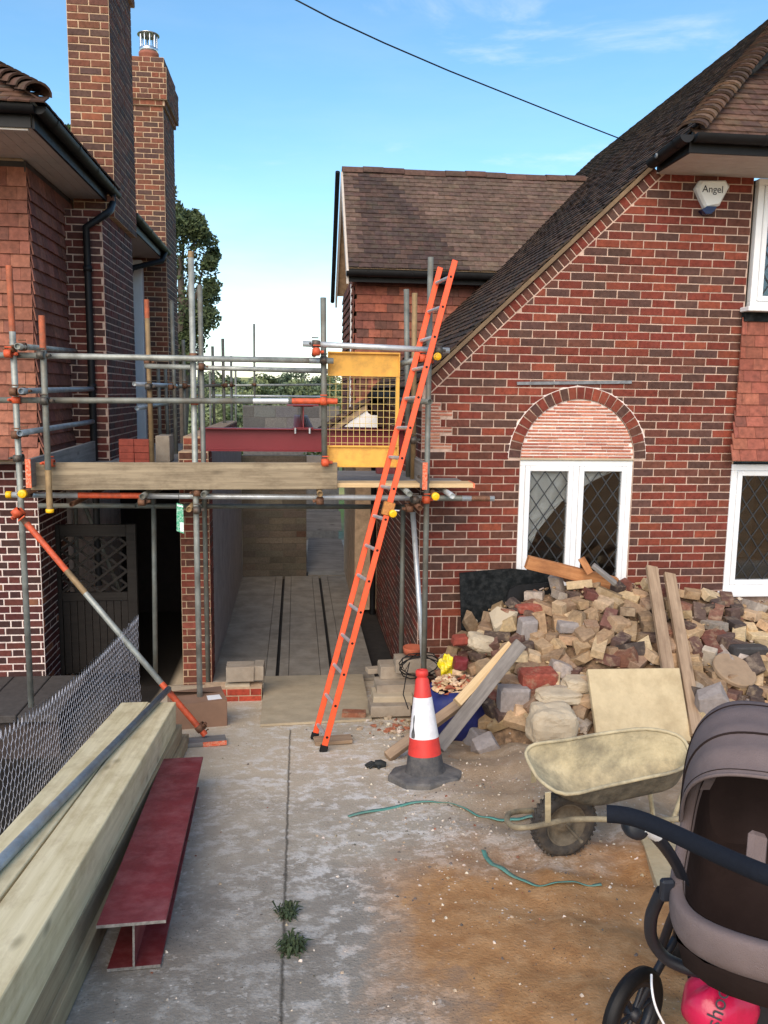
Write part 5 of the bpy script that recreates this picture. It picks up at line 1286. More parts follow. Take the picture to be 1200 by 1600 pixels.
stone('brick_lump', 838, 1062, hity(838, 1062, 0.08), (0.3, 0.16, 0.16), MAT['rub'], 'lump of orange bricks still mortared together in mid heap', 'brick', (0.1, 0.0, 0.1), broken=0.2)
stone('concrete_block', 1110, 1092, hity(1110, 1092, 0.1), (0.26, 0.14, 0.16), 'greyblk', 'pale grey block beside the pushchair hood', 'block', (0.2, -0.3, 0.0), broken=0.25)
stone('black_block', 1168, 1018, hity(1168, 1018, 0.08), (0.3, 0.12, 0.11), simple('black_slate', lin(58, 56, 56), 0.7, var=0.3, scale=25), 'black block lying above the round stone disc', 'block', (0.05, 0.03, 0), broken=0)
stone('stone', 755, 1005, hity(770, 1005, 0.0), (0.3, 0.2, 0.16), 'conc_l', 'grey rubble stone left of the upright block', 'stone', (0.1, 0.3, 0.3), 'rock')
# round disc
Yd = hity(1147, 1048, 0.1); pd = at(1147, 1048, Yd)
M = Matrix.Translation(pd) @ Matrix.Rotation(R(28), 4, 'X') @ Matrix.Rotation(R(8), 4, 'Y')
o = MB().lathe([(0.0005, -0.02), (0.165, -0.02), (0.175, -0.012), (0.175, 0.014), (0.168, 0.022), (0.0005, 0.022)], 28, M=M, smooth=False).build('stone_disc', simple('brown_stone_disc', lin(150, 128, 104), 0.9, var=0.15, scale=12)); tag(o, 'round flat stone disc on the right of the heap', 'stone')
# flagstone
fq = [at(918, 1045, 6.0), at(1062, 1043, 6.0), at(1081, 1158, 5.62), at(933, 1152, 5.62)]
nf_ = (fq[1]-fq[0]).cross(fq[3]-fq[0]).normalized()
if nf_.y < 0: nf_ = -nf_
b = MB(); b.prism(fq, nf_*0.045); o = b.build('flagstone', MAT['flag']); tag(o, 'square buff flagstone leaning against the front of the heap', 'flagstone')
md = o.modifiers.new('b', 'BEVEL'); md.width = 0.008; md.segments = 2
# battens and timbers
def batten(pa, pb, w_, h_, mat, label, up, cat='timber', name='batten'):
    M = frame(pa, V(pb)-V(pa), up); L = (V(pb)-V(pa)).length
    o = MB().box((0, -w_/2, -h_/2), (L, w_/2, h_/2), ch=0.003).build(name, MAT[mat], M=M); tag(o, label, cat); return o
batten(at(1018, 886, 6.95), at(1046, 1062, 5.98), 0.10, 0.04, 'plank', 'left one of two battens leaning down the heap to the flagstone', (0, -1, 0.6))
batten(at(1046, 897, 6.95), at(1090, 1150, 5.62), 0.10, 0.04, 'plank', 'longer right one of two battens leaning down the heap', (0, -1, 0.6))
batten(at(605, 1183, 5.72), at(738, 1085, 6.05), 0.075, 0.06, 'plank', 'pale batten lying behind the cone up onto the rubble sack', (0, -0.6, 1))
batten(at(714, 1098, 5.78), at(798, 1008, 6.1), 0.07, 0.05, 'boardn', 'yellowish batten against the heap, just left of the grey one', (0, -1, 0.5))
batten(at(685, 1168, 5.60), at(813, 1006, 6.06), 0.10, 0.06, 'plankg', 'grey cement-stained batten leaning on the heap beside the cone', (0, -1, 0.5))
batten(at(823, 878, 6.98), at(962, 912, 7.02), 0.06, 0.115, 'planko', 'orange-brown timber poking out over the crest of the heap', (0, -0.1, 1))
batten(at(908, 872, 6.96), at(922, 896, 6.92), 0.06, 0.06, 'planko', 'short stub of timber on the heap crest', (1, -0.2, 0.4))
batten(at(926, 883, 6.9), at(962, 912, 6.85), 0.05, 0.035, 'boardg', 'small pale offcut beside the timber stub', (0, -0.4, 1))
# black boards against the wall
def panel(pts, Y, th, mat, name, label, cat, tilt=0.0):
    P = [at(x, y, Y) for x, y in pts]; 
    for p in P: p.y += (p.z-0.3)*tilt
    o = MB().prism(P, (0, th, 0)).build(name, mat); tag(o, label, cat); return o
panel([(722, 900), (760, 896), (805, 893), (845, 897), (877, 904), (884, 1035), (800, 1040), (724, 1035)], 7.3, 0.02, MAT['blackwood'], 'black_board', 'large black board standing against the wall behind the heap', 'board', 0.1)
panel([(796, 940), (800, 926), (812, 919), (860, 915), (885, 915), (890, 990), (796, 990)], 7.16, 0.015, MAT['black'], 'black_board', 'smaller glossy black panel with rounded corner before the board', 'board', 0.1)
# ================================================================== timbers on the left
def tz(Y): return gz(-0.9, Y)
def timber(x0a, x0b, wa, z0, h_, ya, yb, mat, label):
    P0 = [V((x0a, ya, tz(ya)+z0)), V((x0a+wa, ya, tz(ya)+z0)), V((x0b+wa, yb, tz(yb)+z0)), V((x0b, yb, tz(yb)+z0))]
    ctr = (P0[0]+P0[1])/2; axis = (P0[3]+P0[2])/2-ctr; L = axis.length; M = frame(ctr, axis)
    o = MB().box((0, -wa/2, 0), (L, wa/2, h_), ch=0.004).build('timber', MAT[mat], M=M); tag(o, label, 'timber', 'stack of sawn timbers'); return o
timber(-1.20, -1.30, 0.2, 0.215, 0.20, 1.2, 6.05, 'pine', 'pale sawn timber, top left of the stack by the wire mesh')
timber(-0.985, -1.095, 0.2, 0.215, 0.20, 1.2, 6.02, 'pine', 'pale sawn timber, top right of the stack under the tube')
timber(-1.25, -1.30, 0.22, 0.10, 0.113, 1.2, 5.9, 'pineside', 'sawn timber in the middle layer on the mesh side')
timber(-1.00, -1.07, 0.2, 0.10, 0.113, 1.2, 6.15, 'pineside', 'sawn timber in the middle layer on the driveway side')
timber(-1.22, -1.28, 0.22, 0.004, 0.094, 1.2, 5.9, 'planko', 'sawn timber at the bottom of the stack, mesh side')
timber(-0.97, -1.04, 0.2, 0.004, 0.094, 1.2, 6.3, 'pineside', 'sawn timber at the bottom of the stack next to the steel')
pa = atX(0, 1395, -1.17); 
pt0 = V((-1.17, 1.6, tz(1.6)+0.215+0.20+0.026)); pt1 = V((-1.01, 6.45, tz(6.05)+0.215+0.20+0.026-0.165*0.4))
o = tube_mesh((pt1-pt0).length).build('scaffold_tube', MAT['galvblue'], M=frame(pt0, pt1-pt0), fix=False); tag(o, 'blue-grey scaffold tube lying on top of the timber stack', 'tube')
# steel beam on the driveway
sb2 = empty('steel_beam', (-0.62, 2.95, gz(-0.6, 2.95)), 'short maroon steel beam with wide top plate lying on the driveway', 'beam')
n0 = atZ(209, 1512, gz(-0.6, 2.95)+0.004); n0 = V((n0.x, n0.y, gz(n0.x, n0.y)+0.004))
f0 = V((-0.735, 5.2, gz(-0.7, 5.2)+0.004)); Mb = frame(n0, f0-n0); Lb = (f0-n0).length
def bxm(a, c, name, mat='redoxide'): return MB().box(a, c, ch=0.0015).build(name, MAT[mat], sb2, M=Mb)
hb_ = 0.195
bxm((0, -0.1, 0), (Lb, 0.1, 0.011), 'flange'); bxm((0, -0.1, hb_-0.011), (Lb, 0.1, hb_), 'flange'); bxm((0, -0.004, 0.0111), (Lb, 0.004, hb_-0.0111), 'web')
bxm((-0.06, -0.128, hb_+0.0005), (Lb, 0.128, hb_+0.0115), 'top_plate')
for (a, c) in (((-0.0025, -0.1, 0.0), (-0.0005, 0.1, 0.011)), ((-0.0025, -0.1, hb_-0.011), (-0.0005, 0.1, hb_)), ((-0.0025, -0.004, 0.0111), (-0.0005, 0.004, hb_-0.0111)), ((-0.0625, -0.128, hb_+0.0005), (-0.0605, 0.128, hb_+0.0115))):
    MB().box(a, c).build('cut_edge', MAT['sawn'], sb2, M=Mb)
# chain-link / chicken wire roll
wm = empty('wire_mesh_fence', (-1.42, 5, 0.3), 'strip of galvanised wire mesh standing beside the timber stack', 'wire mesh')
topc = [atX(-60, 1192, -1.40), atX(0, 1150, -1.40), atX(70, 1100, -1.42), atX(133, 1047, -1.40), atX(180, 1005, -1.37), atX(222, 966, -1.33)]
Lc = [0]
for a, c in zip(topc[:-1], topc[1:]): Lc.append(Lc[-1]+(c-a).length)
def wpt(s, v):
    s = max(0, min(Lc[-1]-1e-6, s))
    for i in range(len(Lc)-1):
        if s <= Lc[i+1]: k = (s-Lc[i])/(Lc[i+1]-Lc[i]); p = topc[i].lerp(topc[i+1], k); break
    bz = gz(-1.5, p.y)+0.02 if p.y < 7.2 else gz(-1.3, p.y)-0.1
    q = V((p.x-0.02+0.02*math.sin(s*2.3), p.y, bz)); r_ = p.lerp(q, v); r_.x += 0.03*math.sin(v*3.0+s*1.1); return r_
wb_ = MB(); cw_, ch_ = 0.030, 0.046; nx_ = int(Lc[-1]/cw_)
for i in range(nx_):
    hgt_ = (wpt(i*cw_, 0)-wpt(i*cw_, 1)).length; nv = max(2, int(hgt_/ch_))
    pts = []
    for j in range(nv*2+1):
        ph = (j//1) % 4
        off = (0.0, 0.5, 0.5, 0.0)[ph] if True else 0
        off = 0.05 if ph in (0, 3) else 0.95
        if i % 2: off = 1-off - 0.0
        pts.append(wpt((i+(off if i % 2 == 0 else off-0.0))*cw_, j/(nv*2)))
    wb_.tube(pts, 0.0012, 3, cap=False)
    if i % 2 == 0: wb_.tube([wpt(i*cw_, -0.0), wpt(i*cw_+0.012, -0.03)+V((0,0,0.01)), wpt((i+0.6)*cw_, 0.01)], 0.0017, 3, cap=False)
o = wb_.build('mesh_wires', simple('zinc_wire', lin(190, 192, 205), 0.45, 0.5, var=0.2, scale=20, bmp=0), wm, fix=False); o['kind'] = 'stuff'
# things near the raker: box and sole plate
cb = empty('cardboard_box', (-0.8, 7.0, 0.25), 'brown cardboard box with white label behind the scaffold pole', 'box')
Mx = Matrix.Translation((-0.83, 7.06, gz(-0.8, 7.0)-0.0)) @ Matrix.Rotation(R(14), 4, 'Z')
hB2 = 0.245
MB().box((-0.27, -0.17, 0.0), (0.20, 0.17, hB2), ch=0.004).build('carton', MAT['card'], cb, M=Mx)
MB().prism([(-0.27, -0.17, hB2+0.001), (0.20, -0.17, hB2+0.001), (0.19, -0.01, hB2+0.012), (-0.265, -0.01, hB2+0.02)], (0, 0, 0.003)).build('flap', MAT['card'], cb, M=Mx)
MB().prism([(-0.27, 0.17, hB2+0.001), (0.20, 0.17, hB2+0.001), (0.19, 0.0, hB2+0.010), (-0.265, 0.01, hB2+0.06)], (0, 0, 0.003)).build('flap', MAT['card'], cb, M=Mx)
MB().prism([(0.04, -0.15, hB2+0.0065), (0.16, -0.15, hB2+0.0065), (0.15, -0.06, hB2+0.0125), (0.04, -0.06, hB2+0.0145)], (0, 0, 0.001)).build('address_label', MAT['paper'], cb, M=Mx)
spM = Matrix.Translation(V((-0.72, 6.36, gz(-0.72, 6.36)+0.02))) @ Matrix.Rotation(R(8), 4, 'Z') @ Matrix.Rotation(R(-9), 4, 'X')
o = MB().box((-0.18, -0.1, -0.016), (0.16, 0.1, 0.018), ch=0.003).build('sole_plate', MAT['boardg'], M=spM); tag(o, 'wooden sole plate with orange edge under the raker foot', 'board')
MB().box((-0.02, -0.103, -0.017), (0.162, -0.1005, 0.019)).build('orange_edge', MAT['orangeend'], o, M=spM)
# ramp slab at the entrance, loose bricks and blocks
rq = [V((-0.31, 6.86, gz(-0.3, 6.86)+0.004)), V((0.66, 6.95, gz(0.6, 6.95)+0.004)), V((0.72, 8.72, 0.03)), V((-0.345, 8.72, 0.03))]
o = MB().prism(rq, (0, 0, 0.022)).build('ramp_board', simple('dusty_ramp_board', lin(182, 168, 142), 0.95, var=0.12, scale=6, bmp=0.3, dirt=lin(150, 134, 110), dirt_amt=0.5)); tag(o, 'flat dusty sheet laid as a ramp into the extension', 'board')
def blk(x, y, Y, dims, rz, mat, label, name='concrete_block', cat='block', dz=0):
    p = at(x, y, Y); M = Matrix.Translation(p) @ Matrix.Rotation(rz, 4, 'Z')
    v, f = chunk(*dims, 0, 0.003, 0.006); me = bpy.data.meshes.new(name); me.from_pydata(v, [], f); me.materials.append(MAT[mat] if isinstance(mat, str) else mat)
    o = bpy.data.objects.new(name, me); link(o); o.matrix_basis = M; o.color = (*lin(150, 96, 72), 1); tag(o, label, cat); return o
blk(376, 1049, 8.0, (0.27, 0.2, 0.15), 0.03, 'concrete', 'wider grey block on the plinth left of the ramp')
blk(405, 1047, 8.02, (0.1, 0.2, 0.145), -0.04, 'concrete', 'narrow cracked block end on the plinth beside the ramp')
blk(372, 1069, 7.98, (0.24, 0.18, 0.05), 0.0, 'conc_l', 'thin pale slab under the blocks on the plinth')
yb_ = 7.25
blk(625, 1045, yb_+0.25, (0.40, 0.22, 0.12), 0.05, 'concrete', 'upper grey kerb block, second from top of the stack', 'concrete_block')
blk(618, 1072, yb_+0.1, (0.38, 0.25, 0.105), 0.03, 'concrete', 'third block down in the stack beside the cone')
blk(612, 1088, yb_, (0.36, 0.25, 0.09), -0.02, 'conc_l', 'yellow-stained block low in the stack beside the cone')
blk(608, 1104, yb_-0.1, (0.36, 0.25, 0.10), 0.02, 'concrete', 'lowest grey block of the stack beside the cone')
blk(648, 1036, yb_+0.15, (0.38, 0.2, 0.13), 0.0, 'concrete', 'top grey block of the stack under the terracotta pot')
blk(553, 1117, 7.05, (0.215, 0.1, 0.07), -0.12, MAT['rub'], 'loose mortared brick lying on the ramp right of the ladder', 'brick', 'brick')
blk(520, 1156, 6.25, (0.3, 0.12, 0.03), 0.1, 'plank', 'thin offcut of wood under the ladder foot', 'offcut', 'wood')
blk(582, 1047, 7.9, (0.12, 0.1, 0.05), 0.2, 'concrete', 'broken bit of slab on the floor edge right of the ladder', 'stone', 'stone')
# cable on the stack
import itertools
pz = at(645, 1016, 7.38)
o = empty('terracotta_pot', pz, 'orange terracotta dish on the block stack', 'pot')
MB().lathe([(0.001, -0.03), (0.085, -0.03), (0.095, 0.03), (0.09, 0.035), (0.08, -0.02), (0.001, -0.022)], 20, M=Matrix.Translation(pz)).build('dish', simple('terracotta_dish', lin(172, 92, 64), 0.8, var=0.15), o)
cps = []
for k in range(54):
    a = k*0.42; rr = 0.16+0.03*math.sin(k*0.9); cps.append(V((pz.x+0.03+rr*math.cos(a), 7.14+0.035*math.sin(a*1.3)-0.0006*k, pz.z-0.07+rr*0.72*math.sin(a))))
cps += [V(p) for p in (at(640, 1035, 7.1), at(634, 1060, 7.08), at(630, 1085, 7.06), at(638, 1108, 6.9))]
o = MB().tube(cps, 0.0055, 6).build('cable', MAT['black']); tag(o, 'loose coil of black cable hung over the block stack', 'cable')
# rubble sack and yellow bag
MAT['sack'] = simple('blue_rubble_sack', (0.012, 0.018, 0.11), 0.55, var=0.35, scale=8, bmp=0.5, bs=18)
pS = V((1.30, 6.35, gz(1.3, 6.35)))
sk = empty('rubble_sack', pS, 'dark blue sack brim-full of broken plaster behind the cone', 'sack')
b = MB(); prof = [(0.20, 0.0), (0.25, 0.06), (0.27, 0.2), (0.25, 0.33), (0.22, 0.42), (0.20, 0.40)]
vs = []; n = 28
for (r_, z) in prof:
    for j in range(n):
        t = 2*math.pi*j/n; k = 1+0.05*math.sin(5*t+z*9)+0.03*math.sin(11*t-z*14); vs.append((pS.x+r_*k*math.cos(t), pS.y+r_*k*0.9*math.sin(t), pS.z+z+0.02*math.sin(3*t)))
b.add(vs, [(i*n+j, i*n+(j+1) % n, (i+1)*n+(j+1) % n, (i+1)*n+j) for i in range(len(prof)-1) for j in range(n)], smooth=True); b.build('sack_body', MAT['sack'], sk, fix=False)
b = MB()
for _ in range(150):
    a = random.uniform(0, 6.28); rr = 0.2*math.sqrt(random.random()); s = random.uniform(0.02, 0.06); v, f = rock(s*1.6, s*1.3, s*0.7, 10)
    b.add(v, f, Matrix.Translation((pS.x+rr*math.cos(a), pS.y+rr*math.sin(a)*0.9, pS.z+0.42+0.10*(1-rr/0.2)+random.uniform(-0.02, 0.02))) @ Matrix.Rotation(random.uniform(0, 6), 4, 'Z') @ Matrix.Rotation(random.uniform(-0.6, 0.6), 4, 'X'), c=pick([(3, lin(196, 164, 128)), (2, lin(212, 186, 154)), (1, lin(160, 88, 66))]))
o = b.build('plaster_rubble', piece('plaster_bits', True), sk, fix=False); o['kind'] = 'stuff'
pY_ = at(698, 1040, 6.75)
def yb(u, v):
    a = u*2*math.pi; t = v*math.pi; k = 1+0.22*math.sin(3*a+4*t)+0.12*math.sin(7*a-3*t)
    return pY_ + V((0.066*k*math.sin(t)*math.cos(a), 0.055*k*math.sin(t)*math.sin(a), 0.08*k*math.cos(t)))
o = MB().grid(yb, 26, 16, smooth=False).build('plastic_bag', simple('yellow_plastic_bag', lin(236, 214, 30), 0.4, var=0.12, scale=16, bmp=0.4, bs=30, dirt=lin(60, 80, 120), dirt_amt=0.5, dscale=18), fix=False); tag(o, 'crumpled yellow plastic bag wedged at the left of the heap', 'bag')
stone('red_brick', 719, 1000, 6.8, (0.14, 0.1, 0.075), MAT['redbrick'], 'bright red half brick against the black board', 'brick', (0.05, 0.0, 0.05), broken=0)
stone('red_brick', 719, 1036, 6.6, (0.12, 0.1, 0.09), MAT['redoxide'], 'maroon half brick beside the yellow bag', 'brick', (0.15, 0.1, 0.15), broken=0.1)
# ================================================================== traffic cone
cp = V((0.865, 5.22, gz(0.865, 5.22)))
tcn_ = empty('traffic_cone', cp, 'red and white traffic cone on black octagonal base', 'cone')
MAT['conered'] = simple('cone_red', lin(212, 58, 50), 0.55, var=0.12, scale=14, bmp=0.1, dirt=lin(150, 44, 40), dirt_amt=0.3, dscale=12); MAT['conewhite'] = simple('cone_sleeve_white', (0.78, 0.78, 0.80), 0.4, var=0.08, scale=30, bmp=0.08, dirt=(0.5, 0.5, 0.52), dirt_amt=0.35, dscale=14); MAT['rubber'] = simple('black_rubber', lin(66, 66, 68), 0.8, var=0.25, scale=20, bmp=0.2, dirt=lin(130, 124, 118), dirt_amt=0.55, dscale=8)
Mc = Matrix.Translation(cp+V((0, 0, 0.0))) @ Matrix.Rotation(math.atan(-0.165)*0.8, 4, 'X') @ Matrix.Rotation(R(-2.0), 4, 'Y')
def octo(r_, z, k=0.72):
    pts = []
    h = r_*0.5
    pts = [(r_, -h, z), (r_, h, z), (h, r_, z), (-h, r_, z), (-r_, h, z), (-r_, -h, z), (-h, -r_, z), (h, -r_, z)]
    return pts
b = MB(); rings = [octo(0.228, 0.0), octo(0.228, 0.038), octo(0.214, 0.050), octo(0.135, 0.062)]
vs = [p for r_ in rings for p in r_]; fs = [tuple(range(7, -1, -1))] + [(i*8+j, i*8+(j+1) % 8, (i+1)*8+(j+1) % 8, (i+1)*8+j) for i in range(3) for j in range(8)] + [tuple(range(24, 32))]
b.add(vs, fs, Matrix.Rotation(R(25), 4, 'Z')); b.build('base', simple('dusty_black_rubber', lin(88, 87, 86), 0.85, var=0.25, scale=18, bmp=0.2, dirt=lin(140, 134, 126), dirt_amt=0.6, dscale=7), tcn_, M=Mc)
rz_ = lambda z: 0.128 - (z-0.07)*(0.128-0.038)/0.66
MB().lathe([(rz_(0.07)+0.012, 0.056), (rz_(0.07), 0.085), (rz_(0.18), 0.18)], 32).build('skirt', MAT['rubber'], tcn_, M=Mc, fix=False)
MB().lathe([(rz_(0.18), 0.18), (rz_(0.30), 0.30), (rz_(0.56), 0.56), (rz_(0.68), 0.68), (0.036, 0.69), (0.034, 0.70), (0.042, 0.705), (0.043, 0.735), (0.036, 0.745), (0.018, 0.746), (0.016, 0.72)], 32).build('cone_body', MAT['conered'], tcn_, M=Mc, fix=False)
MB().lathe([(rz_(0.295)+0.002, 0.295), (rz_(0.565)+0.002, 0.565)], 32).build('reflective_sleeve', MAT['conewhite'], tcn_, M=Mc, fix=False)
def tear(u, v):
    z = 0.30+0.15*v; wv = (0.10+0.05*math.sin(v*9))*(1-v*0.75); a = R(212)+wv*3*(u-0.5)+0.0; r_ = rz_(z)+0.003
    return (r_*math.cos(a), r_*math.sin(a), z)
MB().grid(tear, 4, 10).build('torn_patch', MAT['rubber'], tcn_, M=Mc, fix=False)
# glove
gp = V((0.575, 5.56, gz(0.57, 5.56)))
gl = MB(); gl.tube([gp+V((0.055, 0.0, 0.012)), gp+V((0.02, 0.0, 0.022)), gp+V((-0.02, 0.005, 0.02))], [0.024, 0.034, 0.03], 8)
for k, (dx, dy) in enumerate(((-0.075, 0.035), (-0.09, 0.012), (-0.085, -0.015), (-0.065, -0.04), (0.0, -0.06))):
    gl.tube([gp+V((-0.01 if k < 4 else 0.02, dy*0.4, 0.018)), gp+V((dx*0.6, dy*0.8, 0.024+0.006*(k % 2))), gp+V((dx, dy, 0.010))], [0.012, 0.0115, 0.008], 7)
o = gl.build('glove', simple('black_work_glove', (0.012, 0.015, 0.015), 0.7, var=0.4, scale=30), fix=False); tag(o, 'black work glove dropped on the concrete left of the cone', 'glove')
# straps on the ground
MAT['strap'] = simple('green_banding', lin(84, 146, 134), 0.5, var=0.15, scale=20, bmp=0.1, dirt=lin(140, 130, 110), dirt_amt=0.5)
def strap(pts, label, w_=0.023):
    P = []
    for i in range(len(pts)-1):
        a, c = pts[i], pts[i+1]
        for k in range(10):
            t = k/10; P.append((a[0]+(c[0]-a[0])*t, a[1]+(c[1]-a[1])*t))
    P.append(pts[-1]); Q = []
    for i, (x, y) in enumerate(P):
        sx_ = sum(P[max(0, min(len(P)-1, i+k))][0] for k in range(-5, 6))/11; sy = sum(P[max(0, min(len(P)-1, i+k))][1] for k in range(-5, 6))/11; Q.append((sx_, sy))
    vs = []; 
    for i, (x, y) in enumerate(Q):
        a, c = Q[max(0, i-1)], Q[min(len(Q)-1, i+1)]; dx, dy = c[0]-a[0], c[1]-a[1]; n = math.hypot(dx, dy) or 1; z = gz(x, y)+0.009+0.006*math.sin(i*0.35)
        tw = 0.4*math.sin(i*0.13)
        vs += [(x-dy/n*w_/2, y+dx/n*w_/2, z+0.01*tw), (x+dy/n*w_/2, y-dx/n*w_/2, z-0.008*tw+0.003)]
    b = MB(); b.add(vs, [(2*i, 2*i+1, 2*i+3, 2*i+2) for i in range(len(Q)-1)], smooth=True)
    o = b.build('strap', MAT['strap'], fix=False); md = o.modifiers.new('t', 'SOLIDIFY'); md.thickness = 0.0025; tag(o, label, 'strap')
strap([(0.27, 4.55), (0.5, 4.66), (0.72, 4.76), (0.9, 4.74), (1.0, 4.58), (1.1, 4.42), (1.3, 4.36), (1.45, 4.3)], 'green plastic strap snaking across the ground to the wheelbarrow wheel')
strap([(0.98, 4.02), (0.97, 3.84), (1.03, 3.66), (1.16, 3.50), (1.28, 3.52), (1.45, 3.48)], 'green plastic strap bent on the sand below the wheelbarrow')
# ================================================================== wheelbarrow
wbw = empty('wheelbarrow', (1.37, 3.95, gz(1.37, 3.95)), 'cement-caked cream wheelbarrow with its wheel toward the driveway', 'wheelbarrow')
MAT['tray'] = simple('cement_caked_tray', lin(190, 176, 142), 0.9, var=0.2, scale=9, bmp=0.8, bs=22, dirt=lin(100, 95, 84), dirt_amt=1.0, dscale=3.6)
MAT['mud'] = simple('muddy_steel', lin(104, 96, 80), 0.9, var=0.35, scale=14, bmp=0.7, bs=30, dirt=lin(50, 46, 40), dirt_amt=0.9, dscale=11)
rimpx = [(822, 1176, 1.285), (829, 1196, 1.25), (846, 1221, 1.20), (884, 1241, 1.185), (945, 1229, 1.19), (1005, 1216, 1.20), (1055, 1205, 1.215), (1076, 1190, 1.25), (1074, 1166, 1.31), (1056, 1148, 1.355), (1010, 1139, 1.375), (950, 1145, 1.36), (885, 1156, 1.335), (836, 1163, 1.315)]
rim0 = [atZ(*q) for q in rimpx]; rim = []
for i in range(len(rim0)):
    a, b_, c, d = rim0[i-1], rim0[i], rim0[(i+1) % len(rim0)], rim0[(i+2) % len(rim0)]
    for t in (0.0, 0.34, 0.67): rim.append(0.5*((2*b_)+(c-a)*t+(2*a-5*b_+4*c-d)*t*t+(3*b_-a-3*c+d)*t**3))
rc_ = sum(rim, V())/len(rim)
def rgn(s, dn, sh, k=0.0):
    nn = V((0, -0.28, 1)).normalized()
    return [rc_ + (p-rc_)*s - nn*dn + V((sh, 0, 0)) for p in rim]
rng_ = [rgn(1.0, 0, 0), rgn(0.97, 0.012, 0), rgn(0.86, 0.08, 0.035), rgn(0.70, 0.14, 0.095), rgn(0.55, 0.17, 0.12), rgn(0.25, 0.175, 0.12)]
n = len(rim)
def trayloft(rr, name, mat):
    b = MB(); b.add([p for r_ in rr for p in r_], [(i*n+j, i*n+(j+1) % n, (i+1)*n+(j+1) % n, (i+1)*n+j) for i in range(len(rr)-1) for j in range(n)] + [tuple((len(rr)-1)*n+j for j in range(n))], smooth=True)
    o = b.build(name, mat, wbw, fix=False); md = o.modifiers.new('s', 'SUBSURF'); md.levels = md.render_levels = 2; return o
trayloft(rng_, 'tray', MAT['tray'])
trayloft([rgn(0.99, 0.012, 0), rgn(0.885, 0.086, 0.035), rgn(0.725, 0.15, 0.095), rgn(0.57, 0.182, 0.12), rgn(0.25, 0.188, 0.12)], 'tray_underside', MAT['mud'])
MB().tube(rng_[0], 0.0095, 8, closed=True).build('rolled_rim', MAT['tray'], wbw, fix=False)
wc = V((1.375, 3.90, gz(1.375, 3.9)+0.165)); Mw = Matrix.Translation(wc) @ Matrix.Rotation(R(13), 4, 'Z') @ Matrix.Rotation(R(90), 4, 'X')
whl = empty('wheel', wc); whl.parent = wbw; setw(whl, Matrix.Translation(wc))
MAT['tyre'] = simple('muddy_tyre', lin(62, 58, 54), 0.85, var=0.3, scale=20, bmp=0.4, dirt=lin(120, 106, 88), dirt_amt=0.6, dscale=9)
tp_ = [(0.112, -0.03), (0.125, -0.043), (0.15, -0.045), (0.168, -0.034), (0.175, -0.012), (0.176, 0.0), (0.175, 0.012), (0.168, 0.034), (0.15, 0.045), (0.125, 0.043), (0.112, 0.03)]
b = MB().lathe(tp_, 48)
for i in range(40):
    a = 2*math.pi*i/40
    for s in (-1, 1):
        Mt = Matrix.Rotation(a+(0.04 if s > 0 else 0), 4, 'Z') @ Matrix.Translation((0.172, 0, s*0.02)) @ Matrix.Rotation(R(s*22), 4, 'X'); b.box((-0.004, -0.0055, -0.016), (0.007, 0.0055, 0.016), M=Mt)
b.build('tyre', MAT['tyre'], whl, M=Mw, fix=False)
MAT['rim_'] = simple('muddy_rim', lin(112, 102, 86), 0.8, 0.1, var=0.35, scale=25, bmp=0.5)
MB().lathe([(0.114, -0.03), (0.108, -0.032), (0.10, -0.01), (0.05, -0.006), (0.03, -0.03), (0.001, -0.032)], 32).build('rim', MAT['rim_'], whl, M=Mw, fix=False)
MB().lathe([(0.114, 0.03), (0.108, 0.032), (0.10, 0.01), (0.05, 0.006), (0.03, 0.03), (0.001, 0.032)], 32).build('rim', MAT['rim_'], whl, M=Mw, fix=False)
fp = [V((2.35, 3.74, 1.10)), V((1.95, 3.70, 0.98)), at(920, 1275, 3.73), at(858, 1286, 3.70), at(815, 1296, 3.68), at(795, 1290, 3.74), at(790, 1278, 3.86), at(797, 1268, 3.98), at(820, 1268, 4.08), at(880, 1262, 4.12), V((1.95, 4.2, 1.0)), V((2.35, 4.3, 1.1))]
fq2 = []
for i in range(len(fp)-1):
    for k in range(6): fq2.append(fp[i].lerp(fp[i+1], k/6))
fq2.append(fp[-1]); fq2 = [sum((fq2[max(0, min(len(fq2)-1, i+k))] for k in range(-4, 5)), V())/9 for i in range(len(fq2))]
MB().tube(fq2, 0.0145, 10).build('frame_tube', simple('muddy_frame', lin(150, 138, 112), 0.9, var=0.25, scale=16, bmp=0.5, dirt=lin(84, 76, 64), dirt_amt=0.9, dscale=7), wbw, fix=False)
pa, pb = at(856, 1238, 3.655), at(856, 1285, 3.69)
MB().box((0, -0.014, -0.003), ((pb-pa).length, 0.014, 0.003)).build('tray_stay', MAT['tray'], wbw, M=frame(pa, pb-pa, (0,1,0)))
MB().box((0, -0.014, -0.003), ((pb-pa).length, 0.014, 0.003)).build('tray_stay', MAT['tray'], wbw, M=frame(pa+V((0.05, 0.42, 0)), pb-pa, (0,1,0)))
MB().tube([wc+V((0.03, -0.19, 0)), wc+V((-0.03, 0.19, 0))], 0.009, 8).build('axle', MAT['rim_'], wbw)
for yy_ in (3.72, 4.18): MB().tube([(1.95, yy_, 0.99), (2.0, yy_, gz(2.0, yy_)), (2.1, yy_, gz(2.1, yy_)), (2.2, yy_, 1.05)], 0.014, 8).build('leg', MAT['tray'], wbw, fix=False)
